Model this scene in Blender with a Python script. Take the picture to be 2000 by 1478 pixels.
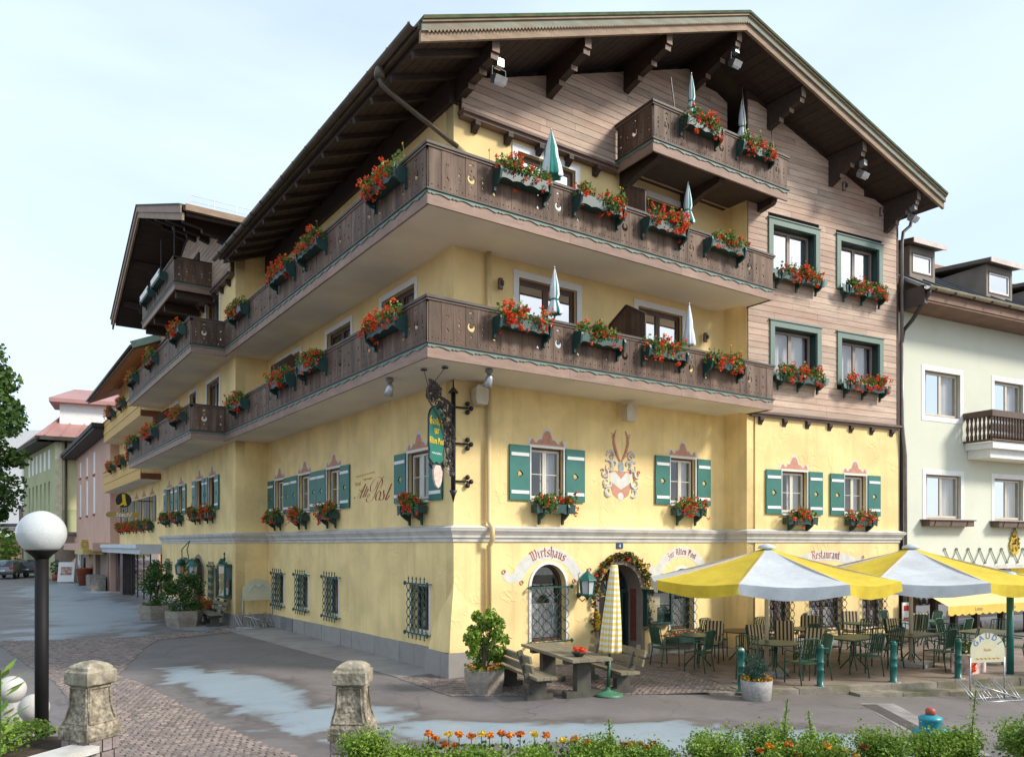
import bpy, math, random
from mathutils import Vector as V, Matrix
R = math.radians
random.seed(7)
for o in list(bpy.data.objects): bpy.data.objects.remove(o)
SC = bpy.context.scene
COL = SC.collection
# ------------------------------------------------------------------ camera, sky, sun, exposure
cam = bpy.data.cameras.new('camera'); cam.lens = 27.27; cam.sensor_width = 36; cam.shift_y = 0.162
cam.clip_end = 2000
co = bpy.data.objects.new('camera', cam); COL.objects.link(co)
co.location = (-8.397, -14.258, 2.8); co.rotation_euler = (R(90), 0, R(55.202 - 90))
SC.camera = co
SUN_AZ, SUN_EL = 40, 36                     # azimuth from -y towards +x
sd = V((math.sin(R(SUN_AZ)) * math.cos(R(SUN_EL)), -math.cos(R(SUN_AZ)) * math.cos(R(SUN_EL)), math.sin(R(SUN_EL))))
W = bpy.data.worlds.new('World'); SC.world = W; W.use_nodes = True
nt = W.node_tree; nt.nodes.clear()
wo = nt.nodes.new('ShaderNodeOutputWorld'); bg = nt.nodes.new('ShaderNodeBackground')
sky = nt.nodes.new('ShaderNodeTexSky'); sky.sky_type = 'NISHITA'; sky.sun_disc = False
sky.sun_elevation = R(SUN_EL); sky.sun_rotation = R(180 - SUN_AZ); sky.altitude = 800; sky.air_density = 1.0; sky.dust_density = 3.0
tc = nt.nodes.new('ShaderNodeTexCoord'); mp = nt.nodes.new('ShaderNodeMapping'); mp.inputs['Scale'].default_value = (1, 1, 2.6)
n1 = nt.nodes.new('ShaderNodeTexNoise'); n1.inputs['Scale'].default_value = 1.6; n1.inputs['Detail'].default_value = 7; n1.inputs['Distortion'].default_value = .5
rp = nt.nodes.new('ShaderNodeValToRGB'); rp.color_ramp.elements[0].position = .36; rp.color_ramp.elements[0].color = (.64, .64, .64, 1)
rp.color_ramp.elements[1].position = .66; rp.color_ramp.elements[1].color = (.97, .97, .97, 1)
mx = nt.nodes.new('ShaderNodeMixRGB'); mx.inputs[2].default_value = (3.95, 4.72, 5.5, 1)
L = nt.links.new
L(tc.outputs['Generated'], mp.inputs[0]); L(mp.outputs[0], n1.inputs['Vector']); L(n1.outputs['Fac'], rp.inputs[0])
L(rp.outputs[0], mx.inputs[0]); L(sky.outputs[0], mx.inputs[1]); L(mx.outputs[0], bg.inputs[0]); L(bg.outputs[0], wo.inputs[0])
bg.inputs[1].default_value = 0.128
sl = bpy.data.lights.new('sun', 'SUN'); sl.energy = 2.35; sl.angle = R(11); sl.color = (1, .93, .82)
so = bpy.data.objects.new('sun', sl); COL.objects.link(so); so.location = (0, -30, 40)
so.rotation_euler = sd.to_track_quat('Z', 'Y').to_euler()
SC.view_settings.view_transform = 'Standard'; SC.view_settings.look = 'None'; SC.view_settings.gamma = 1
SC.view_settings.use_curve_mapping = False
SC.view_settings.exposure = 0.90
SC.cycles.max_bounces = 6; SC.cycles.transparent_max_bounces = 12; SC.cycles.caustics_reflective = False
SC.cycles.sample_clamp_indirect = 6

# ------------------------------------------------------------------ helpers
class MB:
    """collects simple solids and builds them as one mesh"""
    def __init__(s): s.v = []; s.f = []; s.mi = []; s.m = 0; s.sm = []; s.smooth = False
    def add(s, vs, fs):
        b = len(s.v); s.v += [tuple(p) for p in vs]
        for f in fs: s.f.append(tuple(b + i for i in f)); s.mi.append(s.m); s.sm.append(s.smooth)
        return s
    def box(s, x0, x1, y0, y1, z0, z1):
        return s.add([(x0,y0,z0),(x1,y0,z0),(x1,y1,z0),(x0,y1,z0),(x0,y0,z1),(x1,y0,z1),(x1,y1,z1),(x0,y1,z1)],
                     [(0,3,2,1),(4,5,6,7),(0,1,5,4),(1,2,6,5),(2,3,7,6),(3,0,4,7)])
    def obox(s, M, sx, sy, sz):
        P = [M @ V((x*sx/2, y*sy/2, z*sz/2)) for z in (-1,1) for x, y in ((-1,-1),(1,-1),(1,1),(-1,1))]
        return s.add(P, [(0,3,2,1),(4,5,6,7),(0,1,5,4),(1,2,6,5),(2,3,7,6),(3,0,4,7)])
    def beam(s, p, q, w, h, up=(0,0,1)):
        p, q = V(p), V(q); d = q - p; l = d.length
        if l < 1e-6: return s
        d.normalize(); u = V(up); sd_ = d.cross(u)
        if sd_.length < 1e-4: sd_ = d.cross(V((1,0,0)))
        sd_.normalize(); u = sd_.cross(d)
        P = [e + sd_*a*w/2 + u*b*h/2 for e in (p, q) for a, b in ((-1,-1),(1,-1),(1,1),(-1,1))]
        return s.add(P, [(0,3,2,1),(4,5,6,7),(0,1,5,4),(1,2,6,5),(2,3,7,6),(3,0,4,7)])
    def tube(s, pts, r, n=6, closed=False):
        pts = [V(p) for p in pts]; k = len(pts); rr = r if isinstance(r, (list, tuple)) else [r]*k
        vs = []; ref = None
        for i, p in enumerate(pts):
            a = pts[i-1] if (i or closed) else p; b = pts[(i+1) % k] if (i < k-1 or closed) else p
            d = (b - a).normalized()
            if ref is None:
                ref = V((0,0,1)) if abs(d.z) < .9 else V((1,0,0))
            e1 = d.cross(ref)
            if e1.length < 1e-4: e1 = d.cross(V((0,1,0)))
            e1.normalize(); e2 = e1.cross(d).normalized(); ref = e2
            for j in range(n):
                t = 2*math.pi*j/n; vs.append(p + e1*math.cos(t)*rr[i] + e2*math.sin(t)*rr[i])
        fs = []
        for i in range(k if closed else k-1):
            for j in range(n):
                i2 = (i+1) % k; fs.append((i*n+j, i*n+(j+1)%n, i2*n+(j+1)%n, i2*n+j))
        if not closed: fs += [tuple(range(n))[::-1], tuple((k-1)*n+j for j in range(n))]
        q = s.smooth; s.smooth = n > 5; s.add(vs, fs); s.smooth = q; return s
    def lathe(s, prof, n=16, c=(0,0,0), smooth=True, a0=0, cap=True, f=None):
        vs = []
        for r_, z in prof:
            for j in range(n):
                t = a0 + 2*math.pi*j/n; q = r_*(f(t, z) if f else 1)
                vs.append((c[0]+q*math.cos(t), c[1]+q*math.sin(t), c[2]+z))
        fs = [(i*n+j, i*n+(j+1)%n, (i+1)*n+(j+1)%n, (i+1)*n+j) for i in range(len(prof)-1) for j in range(n)]
        if cap: fs += [tuple(range(n))[::-1], tuple((len(prof)-1)*n+j for j in range(n))]
        q = s.smooth; s.smooth = smooth; s.add(vs, fs); s.smooth = q; return s
    def sphere(s, c, r, n=14, m=8, z0=-1, z1=1):
        pr = []
        for i in range(m+1):
            a = math.asin(z0) + (math.asin(z1)-math.asin(z0))*i/m
            pr.append((max(r*math.cos(a), 1e-4), r*math.sin(a)))
        return s.lathe(pr, n, c)
    def prism(s, loop, M, d):
        """polygon in the local xy plane of M, extruded from z=0 to z=d"""
        n = len(loop); P = [M @ V((x, y, 0)) for x, y in loop] + [M @ V((x, y, d)) for x, y in loop]
        return s.add(P, [tuple(range(n))[::-1], tuple(range(n, 2*n))] + [(i, (i+1)%n, n+(i+1)%n, n+i) for i in range(n)])
    def poly(s, pts): return s.add(pts, [tuple(range(len(pts)))])
    def mesh(s, name, mats=None):
        me = bpy.data.meshes.new(name); me.from_pydata(s.v, [], s.f)
        if any(s.sm): me.polygons.foreach_set('use_smooth', s.sm)
        for m in (mats or []): me.materials.append(m)
        if mats and len(mats) > 1: me.polygons.foreach_set('material_index', s.mi)
        me.validate(); me.update(); return me
I4 = Matrix.Identity(4)
T = lambda x, y=0, z=0: Matrix.Translation((x, y, z))
RZ = lambda a: Matrix.Rotation(a, 4, 'Z')
RX = lambda a: Matrix.Rotation(a, 4, 'X')
RY = lambda a: Matrix.Rotation(a, 4, 'Y')

def obj(name, mb, mat=None, parent=None, mtx=None):
    me = mb
    if isinstance(mb, MB): me = mb.mesh(name, mat if isinstance(mat, (list, tuple)) else ([mat] if mat else None))
    elif mat is not None and len(me.materials) == 0: me.materials.append(mat)
    o = bpy.data.objects.new(name, me); COL.objects.link(o)
    if parent: o.parent = parent
    if mtx is not None: o.matrix_local = mtx
    return o
def tag(o, label, cat, group=None):
    o['label'] = label; o['category'] = cat
    if group: o['group'] = group
    return o
def thing(name, label, cat, mtx=None, group=None):
    o = bpy.data.objects.new(name, None); COL.objects.link(o); o.empty_display_size = .2
    if mtx is not None: o.matrix_world = mtx
    return tag(o, label, cat, group)
def struct(name, mb, mat, kind='structure'):
    o = obj(name, mb, mat); o['kind'] = kind; return o
def stuff(o): o['kind'] = 'stuff'; return o

def plate(loops, d, M=I4, name='plate'):
    """flat panel with holes: loops[0] outline, the others holes; from w=-d to w=0 in M's frame"""
    c = bpy.data.curves.new(name, 'CURVE'); c.dimensions = '2D'; c.fill_mode = 'BOTH'; c.extrude = d/2
    for lp in loops:
        sp = c.splines.new('POLY'); sp.points.add(len(lp)-1)
        for p, q in zip(sp.points, lp): p.co = (q[0], q[1], 0, 1)
        sp.use_cyclic_u = True
    o = bpy.data.objects.new(name, c); me = bpy.data.meshes.new_from_object(o); me.name = name
    me.materials.clear(); me.transform(M @ T(0, 0, -d/2))
    bpy.data.objects.remove(o); bpy.data.curves.remove(c); me.update(); return me
def text_mesh(body, size, d=.004, shear=0, align='CENTER', spacing=1.0, bold=0):
    f = bpy.data.curves.new('t', 'FONT'); f.body = body; f.size = size; f.extrude = d/2; f.shear = shear; f.align_x = align
    f.space_character = spacing; f.offset = bold; f.resolution_u = 3
    o = bpy.data.objects.new('t', f); me = bpy.data.meshes.new_from_object(o); me.materials.clear()
    bpy.data.objects.remove(o); bpy.data.curves.remove(f); return me
def rect(u0, u1, v0, v1): return [(u0,v0),(u1,v0),(u1,v1),(u0,v1)]
def arch(u0, u1, v0, vs, n=14):
    c = (u0+u1)/2; r = (u1-u0)/2
    return [(u0,v0),(u1,v0)] + [(c+r*math.cos(math.pi*i/n), vs+r*math.sin(math.pi*i/n)) for i in range(n+1)]
def circ(x, y, r, n=10, ry=None): return [(x+r*math.cos(2*math.pi*i/n), y+(ry or r)*math.sin(2*math.pi*i/n)) for i in range(n)]

# wall frames: u along the wall (left to right seen from outside), v up, w outwards
def frame(ox, oy, ux, uy):
    return Matrix(((ux,0,uy,ox),(uy,0,-ux,oy),(0,1,0,0),(0,0,0,1)))
FRONT = frame(0, 0, 1, 0); LEFT = frame(0, 0, 0, -1); ANNEX = frame(-1.1, 0, 0, -1)
WA = R(8); WING = frame(8.67, -.75, math.cos(WA), -math.sin(WA)); NEIGH = frame(8.67-.2*math.sin(WA)*-1, -.75+.2, math.cos(WA), -math.sin(WA))
NEIGH = WING @ T(0, 0, -.2)

# ------------------------------------------------------------------ materials
MATS = {}
def nodes(name):
    m = bpy.data.materials.new(name); m.use_nodes = True; t = m.node_tree
    return m, t, t.nodes['Principled BSDF']
def lin(c):
    return tuple((x/12.92 if x <= .04045 else ((x+.055)/1.055)**2.4) for x in c)
def mat(name, c, rough=.75, var=.14, scale=3., bump=0., bscale=60., metal=0., stretch=(1,1,1), orand=0., irand=0., fine=.08, spec=.5, dirt=None, dscale=.7, dst=(1,1,1)):
    if name in MATS: return MATS[name]
    m, t, b = nodes(name); N = t.nodes.new; K = t.links.new
    geo = N('ShaderNodeNewGeometry'); mp = N('ShaderNodeMapping'); mp.inputs['Scale'].default_value = stretch; K(geo.outputs['Position'], mp.inputs[0])
    n = N('ShaderNodeTexNoise'); n.inputs['Scale'].default_value = scale; n.inputs['Detail'].default_value = 5; K(mp.outputs[0], n.inputs['Vector'])
    n2 = N('ShaderNodeTexNoise'); n2.inputs['Scale'].default_value = bscale; n2.inputs['Detail'].default_value = 4; K(mp.outputs[0], n2.inputs['Vector'])
    def mr(src, a, bb, lo=.3, hi=.7):
        q = N('ShaderNodeMapRange'); q.inputs['From Min'].default_value = lo; q.inputs['From Max'].default_value = hi
        q.inputs['To Min'].default_value = a; q.inputs['To Max'].default_value = bb; K(src, q.inputs['Value']); return q.outputs[0]
    def mul(a, bb):
        q = N('ShaderNodeMath'); q.operation = 'MULTIPLY'; K(a, q.inputs[0]); K(bb, q.inputs[1]); return q.outputs[0]
    f = mul(mr(n.outputs['Fac'], 1-var, 1+var), mr(n2.outputs['Fac'], 1-fine, 1+fine))
    if orand:
        oi = N('ShaderNodeObjectInfo'); f = mul(f, mr(oi.outputs['Random'], 1-orand, 1+orand, 0, 1))
    if irand:
        f = mul(f, mr(geo.outputs['Random Per Island'], 1-irand, 1+irand, 0, 1))
    mx = N('ShaderNodeVectorMath'); mx.operation = 'SCALE'; mx.inputs[0].default_value = c; K(f, mx.inputs['Scale'])
    colr = mx.outputs[0]
    if dirt:
        n3 = N('ShaderNodeTexNoise'); n3.inputs['Scale'].default_value = dscale; n3.inputs['Detail'].default_value = 8; mp3 = N('ShaderNodeMapping'); mp3.inputs['Scale'].default_value = dst; K(geo.outputs['Position'], mp3.inputs[0]); K(mp3.outputs[0], n3.inputs['Vector'])
        q = N('ShaderNodeMixRGB'); K(mr(n3.outputs['Fac'], 0, dirt[3], .48, .72), q.inputs[0]); K(colr, q.inputs[1]); q.inputs[2].default_value = (*dirt[:3], 1); colr = q.outputs[0]
    K(colr, b.inputs['Base Color'])
    b.inputs['Roughness'].default_value = rough; b.inputs['Metallic'].default_value = metal; b.inputs['Specular IOR Level'].default_value = spec
    if bump:
        bp = N('ShaderNodeBump'); bp.inputs['Strength'].default_value = bump; bp.inputs['Distance'].default_value = .02
        K(n2.outputs['Fac'], bp.inputs['Height']); K(bp.outputs[0], b.inputs['Normal'])
    MATS[name] = m; return m
def stucco(name, c, marks=.5, var=.08, stain=(.42,.36,.24,.35)):
    m, t, b = nodes(name); N = t.nodes.new; K = t.links.new
    geo = N('ShaderNodeNewGeometry')
    def noise(sc, det, dist, st=(1,1,1)):
        mp = N('ShaderNodeMapping'); mp.inputs['Scale'].default_value = st; K(geo.outputs['Position'], mp.inputs[0])
        n = N('ShaderNodeTexNoise'); n.inputs['Scale'].default_value = sc; n.inputs['Detail'].default_value = det; n.inputs['Distortion'].default_value = dist; K(mp.outputs[0], n.inputs['Vector']); return n.outputs['Fac']
    def mr(src, a, bb, lo, hi):
        q = N('ShaderNodeMapRange'); q.inputs['From Min'].default_value = lo; q.inputs['From Max'].default_value = hi; q.interpolation_type = 'SMOOTHSTEP'
        q.inputs['To Min'].default_value = a; q.inputs['To Max'].default_value = bb; K(src, q.inputs['Value']); return q.outputs[0]
    f = mr(noise(1.1, 6, .3), 1-var, 1+var, .3, .7)
    mx = N('ShaderNodeVectorMath'); mx.operation = 'SCALE'; mx.inputs[0].default_value = c; K(f, mx.inputs['Scale'])
    q = N('ShaderNodeMixRGB'); K(mr(noise(1.3, 9, .4, (1.6,1.6,.35)), 0, stain[3], .52, .8), q.inputs[0]); K(mx.outputs[0], q.inputs[1]); q.inputs[2].default_value = (*stain[:3], 1)
    st = N('ShaderNodeVectorMath'); st.operation = 'SCALE'; K(q.outputs[0], st.inputs[0]); K(mr(noise(1., 6, .2, (5.5,5.5,.22)), 1.02, .91, .5, .78), st.inputs['Scale'])
    K(st.outputs[0], b.inputs['Base Color']); b.inputs['Roughness'].default_value = .9; b.inputs['Specular IOR Level'].default_value = .25
    # raised, curved trowel strokes
    s1 = noise(2.2, 1.5, 1.6, (1,1,.8)); a1 = mr(s1, 0, 1, .535, .56); a2 = mr(s1, 1, 0, .57, .64)
    ml = N('ShaderNodeMath'); ml.operation = 'MULTIPLY'; K(a1, ml.inputs[0]); K(a2, ml.inputs[1])
    gate = N('ShaderNodeMath'); gate.operation = 'MULTIPLY'; K(ml.outputs[0], gate.inputs[0]); K(mr(noise(1.7, 2, 0), 0, 1, .45, .6), gate.inputs[1])
    ad = N('ShaderNodeMath'); ad.operation = 'MULTIPLY_ADD'; K(noise(55, 4, 0), ad.inputs[0]); ad.inputs[1].default_value = .22; K(gate.outputs[0], ad.inputs[2])
    bp = N('ShaderNodeBump'); bp.inputs['Strength'].default_value = marks; bp.inputs['Distance'].default_value = .02; K(ad.outputs[0], bp.inputs['Height']); K(bp.outputs[0], b.inputs['Normal'])
    MATS[name] = m; return m
def glass(name, tint=.7, ior=.12, dark=(.02,.022,.025), see=.75):
    m, t, b = nodes(name); N = t.nodes.new; K = t.links.new; t.nodes.remove(b)
    out = t.nodes['Material Output']
    lw = N('ShaderNodeLayerWeight'); lw.inputs['Blend'].default_value = .5
    pw = N('ShaderNodeMath'); pw.operation = 'POWER'; K(lw.outputs['Facing'], pw.inputs[0]); pw.inputs[1].default_value = 3.5
    fr = N('ShaderNodeMapRange'); K(pw.outputs[0], fr.inputs['Value']); fr.inputs['To Min'].default_value = ior; fr.inputs['To Max'].default_value = .95
    tr = N('ShaderNodeBsdfTransparent'); tr.inputs[0].default_value = (tint, tint, tint*1.02, 1)
    df = N('ShaderNodeBsdfDiffuse'); df.inputs[0].default_value = (*dark, 1)
    gl = N('ShaderNodeBsdfGlossy'); gl.inputs['Roughness'].default_value = .015
    m1 = N('ShaderNodeMixShader'); m1.inputs[0].default_value = 1-see; K(tr.outputs[0], m1.inputs[1]); K(df.outputs[0], m1.inputs[2])
    m2 = N('ShaderNodeMixShader'); K(fr.outputs[0], m2.inputs[0]); K(m1.outputs[0], m2.inputs[1]); K(gl.outputs[0], m2.inputs[2])
    K(m2.outputs[0], out.inputs[0]); MATS[name] = m; return m
def leafmat(name, c, c2, rough=.5, trans=.25):
    m, t, b = nodes(name); N = t.nodes.new; K = t.links.new
    geo = N('ShaderNodeNewGeometry'); q = N('ShaderNodeMixRGB'); q.inputs[1].default_value = (*c, 1); q.inputs[2].default_value = (*c2, 1)
    n = N('ShaderNodeTexNoise'); n.inputs['Scale'].default_value = 5; K(geo.outputs['Position'], n.inputs['Vector'])
    ad = N('ShaderNodeMath'); ad.operation = 'MULTIPLY_ADD'; K(geo.outputs['Random Per Island'], ad.inputs[0]); ad.inputs[1].default_value = .7
    sb = N('ShaderNodeMath'); sb.operation = 'MULTIPLY_ADD'; K(n.outputs['Fac'], sb.inputs[0]); sb.inputs[1].default_value = 1.2; sb.inputs[2].default_value = -.45
    K(sb.outputs[0], ad.inputs[2]); ad.use_clamp = True; K(ad.outputs[0], q.inputs[0]); K(q.outputs[0], b.inputs['Base Color'])
    b.inputs['Roughness'].default_value = rough; b.inputs['Specular IOR Level'].default_value = .3
    tl = N('ShaderNodeBsdfTranslucent'); K(q.outputs[0], tl.inputs[0]); ms = N('ShaderNodeMixShader'); ms.inputs[0].default_value = trans
    K(b.outputs[0], ms.inputs[1]); K(tl.outputs[0], ms.inputs[2]); K(ms.outputs[0], t.nodes['Material Output'].inputs[0])
    MATS[name] = m; return m
YEL = stucco('yellow_stucco', (.83, .625, .295), .42, .1, (.56,.40,.18,.45))
YEL2 = mat('yellow_plain_render', (.83, .625, .295), .9, .07, 1.5, .12, 70, dirt=(.45,.36,.2,.3))
PLINTH = mat('grey_granite', (.31, .285, .265), .8, .12, 2, .15, 90, orand=.06, dirt=(.16,.15,.14,.5), dscale=2)
CORN = mat('cornice_paint', (.60, .575, .53), .7, .06, 2, .06, 60, dirt=(.3,.28,.25,.5), dscale=3)
SOFFIT = mat('balcony_soffit_paint', (.74, .67, .57), .9, .07, .7, .05, 50, dirt=(.4,.35,.28,.35), dscale=.5)
WOODB = mat('balcony_wood', (.105, .061, .039), .72, .22, 3, .25, 14, stretch=(9,9,.9), orand=.36, fine=.2, dirt=(.28,.195,.145,.6), dscale=1.2, dst=(4,4,.6))
RAIL = mat('handrail_wood', (.062, .042, .032), .6, .2, 4, .15, 20, dirt=(.12,.1,.06,.5), dscale=2)
FASC = mat('fascia_wood', (.30, .20, .155), .75, .16, 2, .15, 18, stretch=(1,1,7), orand=.1, fine=.12, dirt=(.2,.13,.1,.5), dscale=1.2)
CLAD = mat('weathered_cladding', (.51, .375, .285), .75, .16, 1.6, .2, 16, stretch=(1,1,9), orand=.2, fine=.15, dirt=(.36,.20,.14,.6), dscale=.9, dst=(.5,.5,1.6))
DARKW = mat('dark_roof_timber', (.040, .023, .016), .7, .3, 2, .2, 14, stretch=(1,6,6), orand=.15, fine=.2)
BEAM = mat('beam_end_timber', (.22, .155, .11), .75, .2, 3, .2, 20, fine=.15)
BARGE = mat('barge_board_timber', (.30, .205, .135), .75, .18, 2, .2, 16, stretch=(1,1,7), fine=.15, dirt=(.16,.12,.07,.5), dscale=1.5)
MOSS = mat('mossy_green_cap', (.055, .085, .03), .9, .4, 5, .3, 40, dirt=(.12,.1,.04,.7), dscale=2)
TRIM = mat('sage_green_paint', (.15, .22, .185), .6, .12, 3, .08, 40, dirt=(.12,.13,.1,.4), dscale=3)
TEAL = mat('dark_green_paint', (.014, .052, .044), .45, .2, 4, .05, 50, orand=.12)
TEAL2 = mat('shutter_green_paint', (.025, .15, .122), .5, .12, 3, .06, 40, orand=.08)
WHITE = mat('white_paint', (.78, .77, .74), .55, .05, 4, .03, 60)
WHITEB = mat('white_casing_render', (.74, .73, .72), .85, .05, 2, .05, 60)
BROWNF = mat('brown_window_frame', (.085, .042, .028), .5, .2, 4, .08, 30, fine=.15)
SASH = mat('cream_sash_paint', (.64, .60, .50), .5, .06, 4)
GLASS = glass('window_glass', .9, .13, see=.92)
GLASSM = glass('bright_mirror_glass', .95, .72, see=.9)
GLASSD = glass('dark_shop_glass', .8, .10, see=.85)
DARKI = mat('interior_shade', (.018, .015, .013), .9, .3, 2)  # shade of unlit rooms put into a near-black colour
CURT = mat('white_curtain', (.72, .71, .68), .9, .12, 9, .3, 8, stretch=(14,14,.2), fine=.18)
GREYM = mat('galvanised_metal', (.42, .43, .44), .38, .15, 8, .05, 60, metal=.85)
PIPEB = mat('cream_downpipe', (.62, .47, .24), .5, .06, 3)
PIPEC = mat('brown_copper_gutter', (.10, .075, .055), .45, .25, 3, .1, 30, metal=.4, dirt=(.14,.13,.08,.5), dscale=2)
IRON = mat('black_wrought_iron', (.035, .033, .036), .45, .3, 12, .2, 40, metal=.5)
IRONG = mat('green_wrought_iron', (.012, .075, .058), .45, .25, 8, .1, 40)
CREAMP = mat('pale_plaster_banner', (.62, .60, .55), .9, .1, 6)
PINKP = mat('salmon_wall_paint', (.53, .26, .18), .9, .14, 8)
REDP = mat('faded_red_lettering', (.38, .075, .04), .85, .25, 9)
DRED = mat('dark_red_script', (.25, .025, .012), .8, .25, 6)
GOLD = mat('gold_sign_letters', (.78, .55, .03), .5, .1, 5)
OCHRE = mat('ochre_lettering', (.55, .32, .06), .8, .1, 5)
GREYP = mat('grey_wall_paint', (.42, .40, .38), .9, .12, 8)
TILE = mat('brown_roof_sheet', (.12, .09, .06), .7, .25, 1, .2, 12)
CONC = mat('exposed_aggregate_concrete', (.33, .28, .23), .9, .2, 14, .6, 90, fine=.25, dirt=(.17,.13,.1,.5), dscale=3)
CONCG = mat('grey_granite_concrete', (.36, .34, .32), .85, .2, 20, .5, 110, fine=.3)
STONE = mat('mossy_pillar_stone', (.27, .23, .17), .95, .4, 9, 1.0, 26, fine=.55, dirt=(.075,.062,.03,.8), dscale=5)
RUBBLE = mat('grey_rubble_stone', (.27, .245, .22), .9, .25, 6, .7, 30, orand=.25, fine=.2, dirt=(.12,.11,.08,.5), dscale=4)
COPING = mat('pale_coping_stone', (.52, .50, .46), .85, .12, 4, .25, 60, dirt=(.28,.26,.2,.5), dscale=3)
KERB = mat('mossy_kerb_stone', (.25, .215, .17), .92, .25, 5, .5, 40, orand=.15, dirt=(.1,.11,.03,.8), dscale=2.2)
COBB = mat('reddish_porphyry_cobble', (.20, .155, .135), .6, .2, 6, .4, 60, irand=.3, orand=.25, dirt=(.15,.13,.12,.5), dscale=.9)
JOINT = mat('sandy_joint_bed', (.17, .15, .13), .85, .2, 4, .3, 60)
PAVE = mat('terrace_paving', (.24, .185, .155), .72, .14, 2, .3, 40, orand=.12, dirt=(.13,.1,.08,.5), dscale=.8)
STRIP = mat('pale_concrete_paving', (.31, .285, .27), .65, .12, 1.5, .2, 50, orand=.08, dirt=(.15,.14,.14,.6), dscale=.8)
BENCHW = mat('weathered_bench_wood', (.215, .18, .115), .75, .2, 3, .25, 18, stretch=(6,1.2,6), orand=.12, fine=.18)
BENCHD = mat('dark_bench_frame', (.072, .066, .055), .75, .25, 5, .2, 30, dirt=(.12,.13,.06,.5), dscale=3)
CHAIRG = mat('green_metal_furniture', (.028, .085, .055), .4, .2, 5, orand=.25)
BOLL = mat('teal_bollard_paint', (.006, .115, .095), .35, .2, 6, .05, 40, dirt=(.03,.06,.05,.5), dscale=5)
SOIL = mat('dark_soil', (.055, .035, .022), .95, .4, 10, .8, 40)
LEAF = leafmat('geranium_leaf', (.06, .13, .022), (.20, .29, .06))
LEAFH = leafmat('hedge_leaf', (.07, .16, .015), (.30, .42, .055))
LEAFD = leafmat('dark_shrub_leaf', (.022, .065, .014), (.10, .19, .035))
LEAFB = leafmat('blue_green_needle', (.02, .06, .045), (.06, .12, .08))
LEAFT = leafmat('tree_leaf', (.03, .085, .02), (.12, .20, .045))
REDF = leafmat('red_geranium_petal', (.62, .03, .008), (.90, .13, .03), .6, .2)
ORAF = leafmat('orange_marigold_petal', (.75, .13, .004), (.85, .36, .012), .6, .2)
YELF = leafmat('yellow_flower_petal', (.75, .48, .02), (.8, .6, .06), .6, .2)
BARK = mat('bark', (.09, .065, .045), .95, .3, 6, .8, 25, stretch=(3,3,.6))
CANY = mat('yellow_canvas', (.82, .63, .06), .85, .08, 2, .35, 9, fine=.05, dirt=(.5,.36,.04,.4), dscale=1.5)
CANW = mat('white_canvas', (.72, .77, .81), .85, .07, 2, .35, 9, fine=.05, dirt=(.45,.47,.48,.35), dscale=1.5)
for m_ in (CANY, CANW):                     # light comes through the canvas
    t_ = m_.node_tree; b_ = t_.nodes['Principled BSDF']; tl_ = t_.nodes.new('ShaderNodeBsdfTranslucent'); ms_ = t_.nodes.new('ShaderNodeMixShader'); ms_.inputs[0].default_value = .3
    t_.links.new(b_.inputs['Base Color'].links[0].from_socket, tl_.inputs[0]); t_.links.new(b_.outputs[0], ms_.inputs[1]); t_.links.new(tl_.outputs[0], ms_.inputs[2]); t_.links.new(ms_.outputs[0], t_.nodes['Material Output'].inputs[0])
PARG = mat('green_parasol_cloth', (.012, .20, .16), .8, .15, 5)
PARW = mat('pale_parasol_cloth', (.66, .72, .76), .8, .08, 5)
POLEW = mat('cream_pole', (.60, .50, .38), .5, .06, 3)
GLOBE = mat('opal_globe', (.52, .54, .53), .12, .03, 1, spec=.6)
BLACKM = mat('black_lamp_post', (.009, .008, .008), .6, .2, 5, spec=.2)
LANT = mat('green_lantern_metal', (.01, .12, .09), .4, .2, 8)
# ------------------------------------------------------------------ the inn: walls
inn = thing('inn', 'big yellow alpine inn with long carved wooden balconies and dark timber gable roof', 'inn')
def wall(name, M, outer, holes, d=.32, m=YEL, parent=inn): return obj(name, plate([outer]+holes, d, M, name), m, parent)
FW = {'W1': (2.03,2.97,3.82,5.02), 'W2': (6.53,7.48,3.86,5.07)}
FD = [(1.66,3.33,9.32,11.64), (5.33,6.97,9.32,11.66), (1.69,3.38,6.47,8.81), (5.38,6.98,6.47,8.82)]
wall('wall', FRONT, rect(0,8.67,-.3,6.4), [rect(*FW['W1']), rect(*FW['W2']), arch(2.03,3.04,.55,1.84), arch(3.95,5.6,.02,1.6), arch(6.52,7.42,.55,1.72)])
wall('wall', FRONT, rect(0,8.67,6.4,13.0), [rect(*q) for q in FD], m=YEL2)
LW = [(-11.86,-10.94,3.82,4.94), (-9.53,-8.5,3.82,4.95), (-7.17,-6.17,3.82,4.95), (-2.1,-1.06,3.8,4.93)]
LG = [(-11.85,-10.95,.8,1.82), (-9.6,-8.7,.8,1.84), (-7.2,-6.3,.78,1.85), (-1.92,-1.06,.8,1.88)]
LD = [(-3.5,-1.75,6.47,8.84), (-7.15,-5.45,6.47,8.84), (-11.6,-9.4,6.47,8.84)]
wall('wall', LEFT, rect(-12.65,-.33,-.3,6.4), [rect(*q) for q in LW+LG])
wall('wall', LEFT, rect(-12.65,-.33,6.4,12.9), [rect(*q) for q in LD], m=YEL2)
AW = [(-16.2,-15.3,4.1,5.3), (-18.2,-17.2,4.1,5.3), (-21.4,-20.55,4.1,5.3), (-23.85,-22.95,4.1,5.3)]
AG = [(-15.9,-15.1,.75,1.95), (-20.9,-20.1,.75,1.95), (-23.6,-22.8,.8,1.95)]
ADR = [(-16.5,-14.7,6.47,8.85), (-19.3,-18.2,6.47,8.9), (-22.9,-21.6,6.47,8.9), (-16.6,-14.7,9.32,11.86)]
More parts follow.
